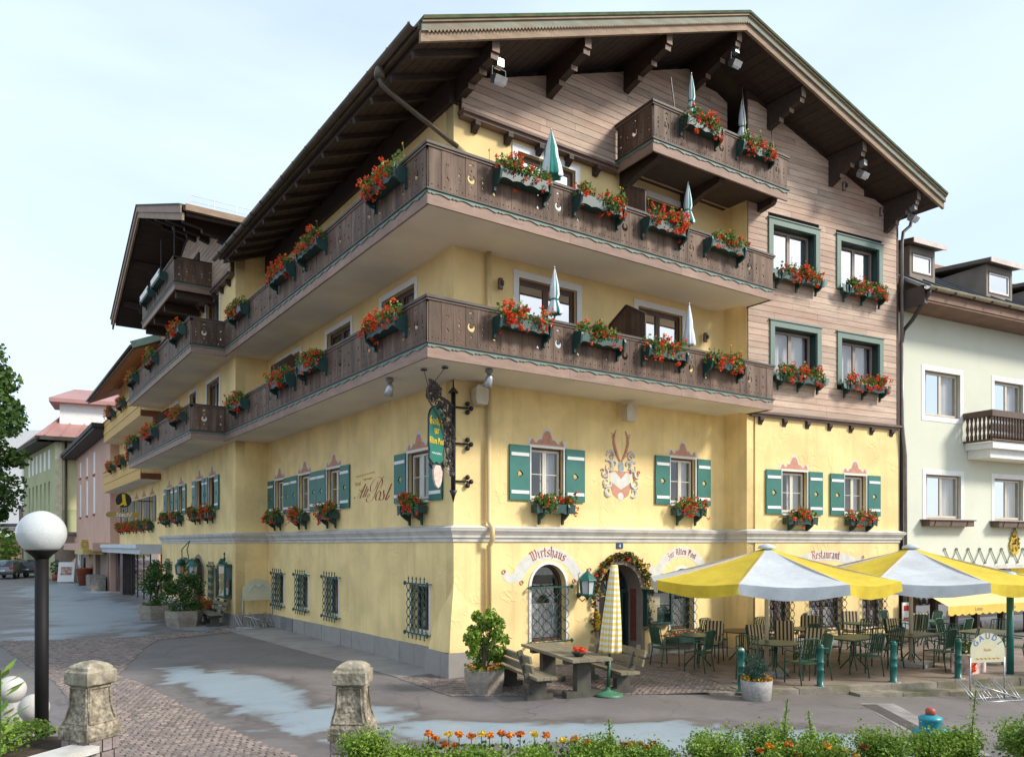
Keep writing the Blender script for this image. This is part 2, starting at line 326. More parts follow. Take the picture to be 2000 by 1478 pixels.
wall('wall', ANNEX, rect(-25.1,-12.65,-.3,6.4), [rect(*q) for q in AW+AG] + [arch(-18.75,-17.0,.02,1.55)])
wall('wall', ANNEX, [(-25.1,6.4),(-12.65,6.4),(-12.65,13.3),(-19.4,15.7),(-25.1,13.6)], [rect(*q) for q in ADR], m=YEL2)
sidef = frame(-1.1, 12.65, 1, 0)
wall('wall', sidef, rect(.32,1.1,-.3,13.6), [], m=YEL)
wall('wall', frame(8.67, 0, 0, -1), rect(-.32,.75,-.3,12.9), [], .3)            # side face of the projecting wing (seen from the left)
WO = [(.70,10.29,0), ]
WW = [(1.27,2.23,3.66,4.83), (3.74,4.65,3.66,4.82)]
WC = [(.90,2.52,10.22,11.54), (3.53,5.15,10.22,11.56), (.95,2.58,7.46,8.76), (3.56,5.18,7.46,8.76)]
WG = [(.82,1.6,.35,1.62), (2.32,3.68,.35,1.62), (4.5,5.4,.3,1.5)]
wall('wall', WING, rect(.3,6.1,-.5,6.3), [rect(*q) for q in WW+WG])
wall('wall', WING @ T(0,0,-.03), rect(.3,5.95,6.3,13.4), [rect(*q) for q in WC], m=DARKW)
b = MB(); b.box(.4,13.6,12.6,12.9,-.3,13); b.box(14.2,14.5,-1.2,12.6,-.3,12.4); obj('rear_wall', b, YEL2, inn)
b = MB(); b.box(-.78,8,24.78,25.08,-.3,13.3); b.box(7.8,8,13,24.78,-.3,13.3); obj('rear_wall', b, YEL2, inn)
b = MB()                                     # floors and partitions behind the glass, room shade put in as near-black colour
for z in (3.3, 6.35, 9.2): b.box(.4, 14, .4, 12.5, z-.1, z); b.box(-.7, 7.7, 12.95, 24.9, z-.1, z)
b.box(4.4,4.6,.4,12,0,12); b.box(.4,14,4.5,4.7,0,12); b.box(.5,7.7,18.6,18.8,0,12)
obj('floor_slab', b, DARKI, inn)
# flared corner foot
b = MB(); sec = [(1.95,.0),(1.75,.03),(1.5,.09),(1.2,.15),(.9,.19),(.6,.22),(-.2,.24)]
vs = []
for z, d in sec: vs += [(.02,1.0*d/.24+.02,z),(-d,.75*d/.24,z),(-d*1.05,-d*1.05,z),(.8*d/.24,-d,z),(1.05*d/.24+.02,.02,z)]
b.smooth = False; b.add(vs, [(i*5+j, i*5+j+1, i*5+6+j, i*5+5+j) for i in range(len(sec)-1) for j in range(4)]); obj('corner_buttress', b, YEL, inn)
for (x0,y0,x1,y1) in ((-.262,.80,-.275,.10),(-.275,.09,-.29,-.262),(-.29,-.29,.42,-.262),(.43,-.262,1.0,-.25)):   # granite slabs round the foot
    q = MB(); q.prism([(x0,y0),(x1,y1),(x1+.2*(abs(x1-x0) < .1),y1+.2*(abs(x1-x0) >= .1)),(x0+.2*(abs(x1-x0) < .1),y0+.2*(abs(x1-x0) >= .1))], T(0,0,-.3), .3+.53); obj('plinth_slab', q, PLINTH, inn)
# corner post where the two walls meet
b = MB(); b.box(0,.33,.0,.33,-.3,12.6); obj('corner_pier', b, YEL, inn, T(.0015,.0015,0))
# granite plinth slabs
def plinth(M, u0, u1, top0, top1, n, proud=.035, gaps=()):
    for i in range(n):
        a = u0+(u1-u0)*i/n; c = u0+(u1-u0)*(i+1)/n; t = top0+(top1-top0)*(i+.5)/n
        if any(a < g[1] and c > g[0] for g in gaps): continue
        q = MB(); q.box(a+.006, c-.006, -.5, t+random.uniform(-.006,.006), -.01, proud+random.uniform(-.006,.006)); obj('plinth_slab', q, PLINTH, inn, M)
plinth(LEFT, -12.6, -.3, .42, .52, 17); plinth(sidef, 0, 1.05, .42, .42, 2)
plinth(ANNEX, -25.1, -12.65, .4, .42, 14, gaps=[(-18.8,-16.9)])
plinth(FRONT, .3, 3.85, .5, .35, 4, gaps=[(1.95,3.1)]); plinth(FRONT, 5.75, 8.67, .3, .22, 4); plinth(WING, .0, 6.1, .22, .15, 7)
q = MB(); q.box(-11.1,-10.0,-.02,.42,.045,.055)
for a in (-11.1,-10.57,-10.04): q.box(a,a+.04,-.02,.42,.055,.07)
obj('cellar_hatch', q, GREYM, inn, LEFT)
# cornice moulding
CP = [(0,2.86),(.03,2.86),(.035,2.93),(.07,2.95),(.075,3.0),(.11,3.05),(.15,3.1),(.16,3.14),(.17,3.16),(.0,3.22)]
def cornice(path, m=CORN):
    b = MB(); n = len(CP); vs = []
    for i, (x, y) in enumerate(path):
        def nrm(p, q): d = V((q[0]-p[0], q[1]-p[1])).normalized(); return V((d.y, -d.x))
        ns = ([nrm(path[i-1], path[i])] if i else []) + ([nrm(path[i], path[i+1])] if i < len(path)-1 else [])
        k = ns[0] if len(ns) == 1 else (ns[0]+ns[1])/(1+ns[0].dot(ns[1]))
        vs += [(x+k.x*w, y+k.y*w, z) for w, z in CP]
    b.add(vs, [(i*n+j, i*n+j+1, (i+1)*n+j+1, (i+1)*n+j) for i in range(len(path)-1) for j in range(n-1)] + [tuple(range(n)), tuple(range((len(path)-1)*n, len(path)*n))])
    return obj('cornice', b, m, inn)
we = WING @ V((6.1,0,0)); ws = WING @ V((0,0,0))
cornice([(-1.1,25.1),(-1.1,12.65),(0,12.65),(0,0),(8.67,0),(8.67,-.75),(we.x,we.y),(we.x+.05,we.y+.4)])

# ------------------------------------------------------------------ windows and shutters
def curtain(u0, u1, v0, v1, w, parent, amp=.025, m=CURT, n=22):
    b = MB(); vs = []
    for i in range(n+1):
        u = u0+(u1-u0)*i/n; d = amp*math.sin(i*2.1)+amp*.5*math.sin(i*5.3+1)
        vs += [(u,v0,w+d),(u,v1,w+d*.6)]
    b.smooth = True; b.add(vs, [(2*i,2*i+2,2*i+3,2*i+1) for i in range(n)]); return obj('curtain', b, m, parent)
def window(M, u0, u1, v0, v1, fm=SASH, gm=GLASS, n=2, rec=-.13, parent=inn, fw=.06, cross=None, curt='side', name='window', mull=.05, outer=BROWNF):
    b = MB()
    for a in ((u0,u0+fw*.6,v0,v1),(u1-fw*.6,u1,v0,v1),(u0+fw*.6,u1-fw*.6,v0,v0+fw*.7),(u0+fw*.6,u1-fw*.6,v1-fw*.7,v1)): b.box(a[0],a[1],a[2],a[3],rec-.05,rec+.035)
    root = obj(name, b, outer, parent, M)
    a0, a1, b0, b1 = u0+fw*.6, u1-fw*.6, v0+fw*.7, v1-fw*.7; wd = (a1-a0)/n
    for i in range(n):
        x0, x1 = a0+i*wd+.002, a0+(i+1)*wd-.002; q = MB()
        for c in ((x0,x0+mull,b0,b1),(x1-mull,x1,b0,b1),(x0+mull,x1-mull,b0,b0+mull*1.2),(x0+mull,x1-mull,b1-mull,b1)): q.box(c[0],c[1],c[2],c[3],rec-.03,rec+.02)
        if cross: q.box(x0+mull,x1-mull,v0+(v1-v0)*cross-.008,v0+(v1-v0)*cross+.008,rec-.02,rec+.012)
        obj('sash', q, fm, root)
        g = MB(); g.poly([(x0+mull,b0+mull,rec-.008),(x1-mull,b0+mull,rec-.008),(x1-mull,b1-mull,rec-.008),(x0+mull,b1-mull,rec-.008)]); obj('pane', g, gm, root)
    W_ = u1-u0
    if curt == 'full': curtain(u0+.04, u1-.04, v0+.05, v1-.04, rec-.16, root)
    elif curt == 'side':
        curtain(u0+.05, u0+W_*.28, v0+.05, v1-.04, rec-.16, root, n=8); curtain(u1-W_*.36, u1-.05, v0+.05, v1-.04, rec-.16, root, n=10)
    elif curt == 'right': curtain(u0+W_*.5, u1-.05, v0+.05, v1-.04, rec-.16, root, n=12)
    elif curt == 'low': curtain(u0+.04, u1-.04, v0+.05, v0+(v1-v0)*.5, rec-.1, root)
    return root
DIA = lambda x, y, r: [(x-r*1.15,y),(x-r*.75,y+r*.35),(x-r*.35,y+r*.7),(x,y+r),(x+r*.35,y+r*.7),(x+r*.75,y+r*.35),(x+r*1.15,y),(x+r*.75,y-r*.35),(x+r*.35,y-r*.7),(x,y-r),(x-r*.35,y-r*.7),(x-r*.75,y-r*.35)]
SHUT = {}
def shutter(M, u0, u1, v0, v1, w=.02):
    k = (round(u1-u0,2), round(v1-v0,2))
    if k not in SHUT:
        a, h = k; SHUT[k] = plate([rect(0,a,0,h), DIA(a/2,h*.48,.085)], .032, T(0,0,.032), 'shutter'); SHUT[k].materials.append(TEAL2)
        q = MB(); q.box(.035,a-.035,h*.80,h*.80+.075,.032,.046); SHUT[k,1] = q.mesh('batten', [WHITE])
        q = MB(); q.box(.035,a-.035,h*.115,h*.115+.075,.032,.046); SHUT[k,2] = q.mesh('batten', [WHITE])
        q = MB(); q.lathe([(.001,.03),(.03,.028),(.05,.02),(.062,.008)], 10, (0,0,0)); q.v = [(x+a/2,y+h*.48,z*.5+.002) for x,y,z in q.v]; SHUT[k,3] = q.mesh('rosette', [mat('gilded_rosette',(.62,.42,.14),.55,.3,20)])
    r = obj('shutter', SHUT[k], None, inn, M @ T(u0,v0,w))
    for i in (1,2,3): obj(SHUT[k,i].name, SHUT[k,i], None, r)
    return r
def casing(M, u0, u1, v0, v1, t=.11, m=WHITEB, w=.025, sill=True, name='window_surround'):
    b = MB(); b.box(u0-t,u0,v0,v1+t,-.02,w); b.box(u1,u1+t,v0,v1+t,-.02,w); b.box(u0,u1,v1,v1+t,-.02,w)
    if sill: b.box(u0-t*.6,u1+t*.6,v0-.05,v0-.001,-.1,w+.05)
    return obj(name, b, m, inn, M)
def pediment(M, u0, u1, v):
    c = (u0+u1)/2; h = (u1-u0)/2*1.17
    def curve(s, n=56):
        o = []
        for i in range(n+1):
            x = -1+2*i/n; ax = abs(x)
            y = .36*math.exp(-(x/.26)**4)*1.0 + .13*math.exp(-((ax-.42)/.17)**2) + .13*math.exp(-((ax-.86)/.12)**2) + .03
            if ax > .97: y = .03
            y += .014*abs(math.sin(i*1.25))*(s > .9)
            o.append((c+x*h*s, v+max(y*s-(1-s)*.10, .0)))
        return [(c-h*s, v)] + o + [(c+h*s, v)]
    r = obj('painted_pediment', plate([curve(1)], .004, M @ T(0,0,.004), 'painted_pediment'), CREAMP, inn)
    i = obj('painted_panel', plate([curve(.86)], .003, M @ T(0,.012,.0085), 'painted_panel'), PINKP, r)
    return r
GARDEN = [(FRONT, FW['W1'], .56, .58), (FRONT, FW['W2'], .52, .52), (WING, WW[0], .56, .54), (WING, WW[1], .56, .54), (LEFT, LW[0], .62, .68), (LEFT, LW[1], .62, .6), (LEFT, LW[2], .66, .64), (LEFT, LW[3], .60, .58)]
for i, (M, (u0,u1,v0,v1), sl_, sr) in enumerate(GARDEN):
    window(M, u0, u1, v0, v1, cross=.5, curt='right' if i in (0,2) else 'side')
    casing(M, u0, u1, v0, v1, .045, sill=True)
    shutter(M, u0-.05-sl_, u0-.05, v0-.02, v1+.02); shutter(M, u1+.05, u1+.05+sr, v0-.02, v1+.02)
    pediment(M, u0-.02, u1+.02, v1+.06)
GREYSH = mat('weathered_grey_shutter', (.16,.165,.15), .7, .15, 4, orand=.1)
for (u0,u1,v0,v1) in AW:
    window(ANNEX, u0, u1, v0, v1, outer=BROWNF, fm=BROWNF, curt='none'); casing(ANNEX, u0, u1, v0, v1, .045)
    shutter(ANNEX, u0-.61, u0-.05, v0-.02, v1+.03); shutter(ANNEX, u1+.05, u1+.61, v0-.02, v1+.03); pediment(ANNEX, u0-.02, u1+.02, v1+.06)
# balcony doors with wide white surrounds
for i, (u0,u1,v0,v1) in enumerate(FD):
    window(FRONT, u0, u1, v0, v1, fm=BROWNF, gm=GLASSM if i in (0,2,3) else GLASS, curt='full' if i in (1,3) else 'right', name='balcony_door', mull=.075, rec=-.12); casing(FRONT, u0, u1, v0, v1, .15, sill=False, name='door_surround')
for (u0,u1,v0,v1) in LD: window(LEFT, u0, u1, v0, v1, fm=BROWNF, curt='right', name='balcony_door', mull=.075); casing(LEFT, u0, u1, v0, v1, .14, sill=False, name='door_surround')
for (u0,u1,v0,v1) in ADR: window(ANNEX, u0, u1, v0, v1, fm=BROWNF, curt='full', name='balcony_door', mull=.075); casing(ANNEX, u0, u1, v0, v1, .13, sill=False, name='door_surround')
# timber-framed windows in the cladding
for i, (u0,u1,v0,v1) in enumerate(WC):
    window(WING, u0, u1, v0, v1, fm=mat('taupe_sash',(.30,.235,.20),.6,.1,4), gm=GLASSM if i < 2 else GLASS, curt='full', rec=-.2, mull=.055)
    b = MB(); t = .16
    b.box(u0-t,u0,v0-.05,v1+t,-.2,.075); b.box(u1,u1+t,v0-.05,v1+t,-.2,.075); b.box(u0,u1,v1,v1+t,-.2,.075); b.box(u0-t-.04,u1+t+.04,v1+t,v1+t+.03,-.02,.1); b.box(u0,u1,v0-.06,v0,-.2,.08)
    obj('window_surround', b, TRIM, inn, WING)
    b = MB(); b.box(u0,u0+.02,v0,v1,-.19,.0); b.box(u1-.02,u1,v0,v1,-.19,.0); b.box(u0+.02,u1-.02,v1-.02,v1,-.19,0); obj('window_reveal', b, TEAL, inn, WING)

# wrought-iron grilles
def grille_mb(w, h, nx, nz, proud=.11, spikes=True, r=.011, belly=0.):
    b = MB(); dx = w/nx
    for i in range(nx):                       # paired wavy bars forming chains of ovals
        for s in (-1, 1):
            pts = []
            for k in range(nz*6+1):
                t = k/6.; x = dx*(i+.5)+s*dx*.47*abs(math.sin(math.pi*t)); z = h*k/(nz*6)
                pts.append((x, z, proud+belly*math.sin(math.pi*k/(nz*6))))
            b.tube(pts, r, 4)
        for k in range(1, nz): 
            b.beam((dx*(i+.5)-.022, h*k/nz, proud), (dx*(i+.5)+.022, h*k/nz, proud), .03, .045, (0,0,1))
    for z in (0.03, h-.03):
        b.beam((-.06, z, proud), (w+.06, z, proud), .028, .012, (0,0,1))
        for x in (-.06, w+.06):
            b.beam((x,z,0),(x,z,proud),.02,.02); b.obox(T(x,z,proud+.015) @ Matrix.Rotation(R(45),4,'Z'), .07, .07, .04)
    if spikes:
        for i in range(nx):
            x = dx*(i+.5); b.lathe([(.001,-.002),(.018,.03),(.008,.06),(.022,.09),(.001,.15)], 5, (0,0,0)); m = 25
            for j in range(len(b.v)-25, len(b.v)): p = b.v[j]; b.v[j] = (x+p[0], h+p[2]-.01, proud+p[1])
            b.lathe([(.001,-.002),(.018,.03),(.008,.06),(.02,.085),(.001,.12)], 5, (0,0,0))
            for j in range(len(b.v)-25, len(b.v)): p = b.v[j]; b.v[j] = (x+p[0], -p[2]+.01, proud+p[1])
    return b
for M, q in [(LEFT, q) for q in LG]:
    window(M, *q, outer=WHITEB, fm=BROWNF, curt='low', rec=-.17)
    obj('window_grille', grille_mb(q[1]-q[0]+.1, q[3]-q[2]+.12, 5, 6), IRONG, inn, M @ T(q[0]-.05, q[2]-.06, 0)); casing(M, *q, .05)
for q in AG:
    window(ANNEX, *q, outer=WHITEB, fm=BROWNF, curt='low', rec=-.17); obj('window_grille', grille_mb(q[1]-q[0]+.1, q[3]-q[2]+.2, 5, 5), IRONG, inn, ANNEX @ T(q[0]-.05, q[2]-.1, 0))
for q in WG:
    window(WING, *q, outer=WHITEB, fm=BROWNF, curt='low', rec=-.17); obj('window_grille', grille_mb(q[1]-q[0]+.1, q[3]-q[2]+.05, 5 if q[1]-q[0] < 1 else 7, 6, spikes=False), IRON, inn, WING @ T(q[0]-.05, q[2]-.02, 0))
def arch_window(M, u0, u1, v0, vs, nx, gh, gm):
    o_ = arch(u0, u1, v0, vs); i_ = arch(u0+.07, u1-.07, v0+.07, vs)
    r = obj('arched_window', plate([o_, i_], .06, M @ T(0,0,-.14), 'arched_window'), BROWNF, inn)
    s = plate([arch(u0-.06,u1+.06,v0-.001,vs), arch(u0,u1,v0,vs)], .05, M @ T(0,0,.03), 'window_surround'); obj('window_surround', s, WHITEB, inn)
    obj('pane', plate([i_], .006, M @ T(0,0,-.17), 'pane'), GLASS, r)
    e = MB(); e.box(u0+.07,u1-.07,vs-.04,vs-.015,-.165,-.14); obj('glazing_bar', e, BROWNF, r, M)
    c = curtain(u0+.08, u1-.08, v0+.08, v0+.08+(vs-v0)*.62, -.24, r); c.matrix_local = M
    obj('window_grille', grille_mb(u1-u0+.06, gh, nx, 5, spikes=False, r=.009), gm, inn, M @ T(u0-.03, v0-.02, 0))
arch_window(FRONT, 2.03, 3.04, .55, 1.84, 4, 1.32, IRONG); arch_window(FRONT, 6.52, 7.42, .55, 1.72, 4, 1.2, IRONG)

# main doorway: deep stone arch, green glazed door with fanlight
STJ = mat('door_jamb_stone', (.27,.215,.17), .85, .12, 4, .2, 50)
q = plate([arch(3.95,5.6,-.05,1.6,20), arch(4.07,5.48,-.05,1.6,20)], .56, FRONT @ T(0,0,.02), 'door_arch'); da = obj('door_arch', q, STJ, inn)
b = MB(); b.box(5.474,5.479,.35,1.75,-.38,-.16); obj('red_stripe', b, mat('faded_red_jamb_paint',(.22,.055,.04),.9,.3,14), da, FRONT)
b = MB(); b.box(4.07,4.13,0,1.6,-.55,-.45); b.box(5.42,5.48,0,1.6,-.55,-.45); b.box(4.13,5.42,1.56,1.66,-.56,-.43); b.box(4.13,4.23,.02,1.56,-.53,-.46); b.box(5.2,5.3,.02,1.56,-.53,-.46); b.box(4.23,5.2,1.46,1.56,-.53,-.46); b.box(4.23,5.2,.02,.3,-.53,-.46)
dr = obj('entrance_door', b, TEAL, inn, FRONT)
for k in range(1,6):
    a = math.pi*k/6; e = (4.775+.66*math.cos(a), 1.66+.66*math.sin(a)*.98)
    b = MB(); b.beam((4.775,1.66,-.5), (e[0],e[1],-.5), .022, .03, (0,0,1)); obj('fanlight_bar', b, TEAL, dr)
b = MB(); b.tube([(4.775+.67*math.cos(math.pi*k/16), 1.64+.67*math.sin(math.pi*k/16), -.5) for k in range(17)], .035, 5); obj('fanlight_frame', b, TEAL, dr)
obj('pane', plate([arch(4.12,5.43,.25,1.62,16)], .006, T(0,0,-.5), 'pane'), GLASS, dr)
b = MB(); b.box(3.8,5.75,-.25,.03,-.6,.25); obj('door_step', b, STRIP, inn, FRONT)
b = MB(); b.tube([(5.18,.55,-.44),(5.12,.5,-.38),(5.05,.56,-.37),(5.08,.64,-.38),(5.16,.66,-.38),(5.2,.75,-.42)], .012, 5); obj('door_handle', b, IRONG, dr)
# annex doorway
q = plate([arch(-18.75,-17.0,-.05,1.55,18), arch(-18.6,-17.15,-.05,1.55,18)], .6, ANNEX @ T(0,0,.02), 'door_arch'); da2 = obj('door_arch', q, STJ, inn)
b = MB(); b.box(-18.6,-18.59,.35,1.7,-.4,-.12); obj('red_stripe', b, mat('faded_red_jamb_paint',(.22,.055,.04)), da2, ANNEX)
b = MB(); b.box(-18.6,-17.15,0,2.2,-.6,-.55); obj('entrance_door', b, BROWNF, inn, ANNEX)
# window partitions on the balconies (pointed timber screens)
def screen(x, y0, y1, z0, h):
    b = MB(); n = 8; ym = (y0+y1)/2
    r = None
    for i in range(n):
        a = y0+(y1-y0)*i/n+.004; c = y0+(y1-y0)*(i+1)/n-.004
        zt = lambda y: z0+h-.55*abs(y-ym)/(abs(y1-y0)/2)*.62
        q = MB(); M = Matrix(((0,0,1,x),(1,0,0,0),(0,1,0,0),(0,0,0,1))); q.prism([(a,z0),(c,z0),(c,zt(c)),(a,zt(a))] if c > a else [(c,z0),(a,z0),(a,zt(a)),(c,zt(c))], M, .03)
        if r is None:
            r = MB()
            r.beam((x+.015,y0,z0+h-.33),(x+.015,ym,z0+h+.02),.07,.05); r.beam((x+.015,ym,z0+h+.02),(x+.015,y1,z0+h-.33),.07,.05); r = obj('privacy_screen', r, DARKW, inn)
        obj('screen_board', q, DARKS, r)
DARKS = mat('privacy_screen_wood', (.085,.045,.03), .7, .25, 3, .15, 20, orand=.2)
screen(4.35, -.05, -1.3, 9.35, 1.95); screen(4.35, -.05, -1.3, 6.5, 1.95)
b = None
for (ya, yb) in ((8.35, 8.4), (20.2,20.25)):
    for z in (6.5, 9.35):
        if ya < 12 or z < 9:
            q = MB(); xx = 0 if ya < 12 else -1.1; M = Matrix(((1,0,0,0),(0,0,1,ya),(0,1,0,0),(0,0,0,1))); q.prism([(xx-.03,z),(xx-1.25,z),(xx-1.25,z+1.5),(xx-.65,z+1.95),(xx-.03,z+1.5)], M, .04); obj('privacy_screen', q, DARKS, inn)
# ------------------------------------------------------------------ carved balconies
BW, BH = .268, .80
def drill(w=BW): return [circ(w*.25,.085,.016,6), circ(w*.75,.085,.016,6)]
def crescent(cx, cy, r):
    o = [(cx+r*math.cos(a), cy+r*math.sin(a)) for a in [R(115+310*i/16) for i in range(17)]]
    i = [(cx+r*.08+r*.50*math.cos(a), cy+r*.30+r*.50*math.sin(a)) for a in [R(55-290*k/12) for k in range(13)]]
    return o+i
def tear(cx, cy, w, h): return [(cx,cy+h),(cx+w*.6,cy+h*.2),(cx+w,cy-h*.4),(cx+w*.5,cy-h),(cx-w*.5,cy-h),(cx-w,cy-h*.4),(cx-w*.6,cy+h*.2)]
def arcslot(cx, cy, w): return [(cx-w,cy-.02),(cx-w*.5,cy),(cx,cy+.008),(cx+w*.5,cy),(cx+w,cy-.02),(cx+w*.7,cy+.025),(cx,cy+.04),(cx-w*.7,cy+.025)]
c_ = BW/2
BT = {}
def btype(k, w=BW):
    if (k, w) in BT: return BT[k, w]
    h = [rect(.003,w-.003,0,BH)]; c = w/2
    if k == 'moon': h += [crescent(c,.40,.088), arcslot(c,.66,.055), tear(c,.56,.016,.03), tear(c,.23,.017,.034)]
    if k == 'oval': h += [circ(c,.50,.016,8,.022), circ(c,.40,.017,8,.042), circ(c,.29,.016,8,.025)]
    if k == 'tulip': h += [[(c-.035,.56),(c,.53),(c+.035,.56),(c+.02,.51),(c,.475),(c-.02,.51)], [(c-.04,.24),(c-.015,.28),(c,.315),(c+.015,.28),(c+.04,.24),(c,.222)]]
    BT[k, w] = plate(h+drill(w), .03, T(0,0,.03), 'balcony_board'); BT[k, w].materials.append(WOODB); return BT[k, w]
def scallop(L_, per=.52):
    up, lo = [], []; n = int(L_/.04)
    for i in range(n+1):
        x = L_*i/n; t = (x % per)/per
        d = .035+.022*math.cos(2*math.pi*t) if t > .3 else .02+.022*abs(math.sin(math.pi*t/.15))
        lo.append((x, .235-d)); up.append((x, .262))
    return lo+up[::-1]
def run(root, a, b, zs, moons=(), bw=BW, boards=True, hfas=.28):
    a, b = V(a), V(b); d = b-a; ln = d.length; d.normalize(); M = frame(a.x, a.y, d.x, d.y) @ T(0,zs,0)
    q = MB(); n = max(1, round(ln/3.2))
    for i in range(n):
        q = MB(); q.box(ln*i/n+(.003 if i else -.03), ln*(i+1)/n-.003+(.033 if i == n-1 else 0), 0, hfas, -.02, .028); obj('fascia_board', q, FASC, root, M)
    obj('scalloped_trim', plate([scallop(ln+.06)], .018, T(-.03,0,.05), 'scalloped_trim'), TRIM, root, M)
    q = MB(); q.box(-.06, ln+.06, .265, .295, -.02, .075); obj('ledge_moulding', q, RAIL, root, M)
    q = MB(); q.box(-.07, ln+.07, 1.115, 1.165, -.09, .075); obj('handrail', q, RAIL, root, M)
    q = MB(); q.box(-.05, ln+.05, 1.075, 1.115, -.05, .05); obj('under_rail', q, mat('under_rail_wood',(.20,.14,.11),.7,.15,3,.1,20,dirt=(.1,.08,.05,.4)), root, M)
    if not boards: return M
    nb = int(round(ln/bw)); w = ln/nb; w = round(w, 3)
    kinds = ['plain']*nb
    for m_ in moons:
        i = int(m_/w)
        for j, k in ((-2,'tulip'),(-1,'oval'),(0,'moon'),(1,'oval'),(2,'tulip')):
            if 0 <= i+j < nb: kinds[i+j] = k
    for i, k in enumerate(kinds): obj('balcony_board', btype(k, w), None, root, M @ T(i*w, .297+random.uniform(-.003,.003), random.uniform(-.004,.004)))
    return M
def deck(root, pts, zs, hfas=.28, m=SOFFIT):
    b = MB(); b.prism(pts, T(0,0,zs+.02), hfas-.03); return obj('balcony_slab', b, m, root)
FM = [.9, 3.05, 5.05, 7.05, 9.1]
for zs in (6.285, 9.14):
    bal = bpy.data.objects.new('balcony', None); COL.objects.link(bal); bal.parent = inn
    deck(bal, [(8.66,-1.5),(8.66,-.76),(8.35,-.76),(8.35,.01),(.01,.01),(.01,12.64),(-1.09,12.64),(-1.09,25.05),(-2.45,25.05),(-2.45,12.83),(-1.4,12.83),(-1.4,-1.46)], zs)
    run(bal, (-1.43,-1.49), (8.66,-1.54), zs, FM)
    run(bal, (-1.40,12.79), (-1.43,-1.49), zs, [12.79-y for y in (-1.0,1.15,2.75,5.2,7.7,9.1,11.9)])
    run(bal, (-2.48,12.79), (-1.42,12.79), zs, [.5])
    run(bal, (-2.48,25.1), (-2.48,12.79), zs, [25.1-y for y in (12.95,16.5,21.0,24.8)], bw=.41)
    q = MB(); q.box(8.63,8.67,-1.52,-.77,zs,zs+.28); q.box(8.63,8.67,-1.52,-.77,zs+1.1,zs+1.16); obj('end_board', q, DARKW, bal)
# attic balcony on the front gable
att = bpy.data.objects.new('attic_balcony', None); COL.objects.link(att); att.parent = inn
zA = 11.86
deck(att, [(4.55,-.2),(4.50,-1.4),(9.22,-1.52),(9.22,-.8),(8.6,-.8),(8.6,-.2)], zA+.12, .16, DARKW)
run(att, (4.48,-1.43), (9.25,-1.56), zA, [.5, 2.35, 4.45])
run(att, (4.53,-.2), (4.48,-1.43), zA, [.6])
for x in (4.75, 6.9, 9.0):
    q = MB(); M = Matrix(((0,0,1,x),(-1,0,0,0),(0,1,0,0),(0,0,0,1)))
    q.prism([(-.2,zA-.28),(.25,zA-.26),(.75,zA-.1),(1.28,zA-.02),(1.34,zA+.06),(1.34,zA+.14),(-.2,zA+.14)], M, .17); obj('bracket_beam', q, DARKW, att)
for x in (5.3, 7.9, 9.05):
    q = MB(); q.beam((x,-1.35,zA+1.1),(x,-1.2,14.75-(.25*(x-7.2) if x > 7.2 else .42*(7.2-x))),.022,.022); obj('hanger_rod', q, IRON, att)
# attic balcony on the annex gable
at2 = bpy.data.objects.new('attic_balcony', None); COL.objects.link(at2); at2.parent = inn
zB = 11.86
deck(at2, [(-1.2,15.2),(-1.2,21.5),(-2.45,21.5),(-2.45,15.25)], zB+.12, .16, DARKW)
run(at2, (-2.5,21.5), (-2.5,15.2), zB, [1.2,3.2,5.2], bw=.41); run(at2, (-2.5,15.2), (-1.2,15.2), zB, [.6])
for y in (15.5, 17.5, 19.5, 21.3):
    q = MB(); q.box(-2.42,-1.15,y-.09,y+.09,zB-.2,zB+.12); obj('bracket_beam', q, DARKW, at2)
for y in (15.8, 18.2): q = MB(); q.beam((-2.4,y,zB+1.1),(-2.4,y,14.6),.03,.03); obj('hanger_rod', q, IRON, at2)
q = MB(); q.box(-1.3,-1.24,17,18.4,12.1,14.0); obj('attic_door', q, DARKI, inn)

# ------------------------------------------------------------------ main roof
rL = (-1.65,-1.54,12.45); rA = (7.25,-1.85,15.86); rR = (15.0,-2.82,13.0)
def ztop(x): return 12.45+(x+1.65)*(3.41/8.9) if x <= 7.25 else 15.86-(x-7.25)*(2.86/7.75)
def yv(x): return -1.54-(x+1.65)*(.31/8.9) if x <= 7.25 else -1.85-(x-7.25)*(.97/7.75)
roof = bpy.data.objects.new('main_roof', None); COL.objects.link(roof); roof.parent = inn
YB = 12.62
b = MB(); pr = [(-1.65,0),(7.25,0),(15.0,0)]
vs = []
for x, _ in pr:
    for y in (yv(x), YB): vs += [(x,y,ztop(x)),(x,y,ztop(x)-.16)]
b.add(vs, [(0,4,6,2),(4,8,10,6),(1,3,7,5),(5,7,11,9),(0,1,5,4),(4,5,9,8),(2,6,7,3),(6,10,11,7),(0,2,3,1),(8,9,11,10)]); obj('roof_covering', b, TILE, roof)
# boarded soffit under the eaves and verges
def soff(x0, x1, y0f, y1, n, dz=-.30):
    for i in range(n):
        a = x0+(x1-x0)*i/n; c = x0+(x1-x0)*(i+1)/n-.012
        q = MB(); vs = []
        for x in (a, c):
            for y in (y0f(x)+.1, y1): vs += [(x,y,ztop(x)+dz),(x,y,ztop(x)-.165)]
        q.add(vs, [(0,4,5,1),(2,3,7,6),(0,2,6,4),(1,5,7,3),(0,1,3,2),(4,6,7,5)]); obj('soffit_board', q, DARKW, roof)
soff(-1.5, .06, yv, YB, 7); soff(.06, 7.23, yv, .05, 30); soff(7.27, 14.95, yv, -.6, 31)
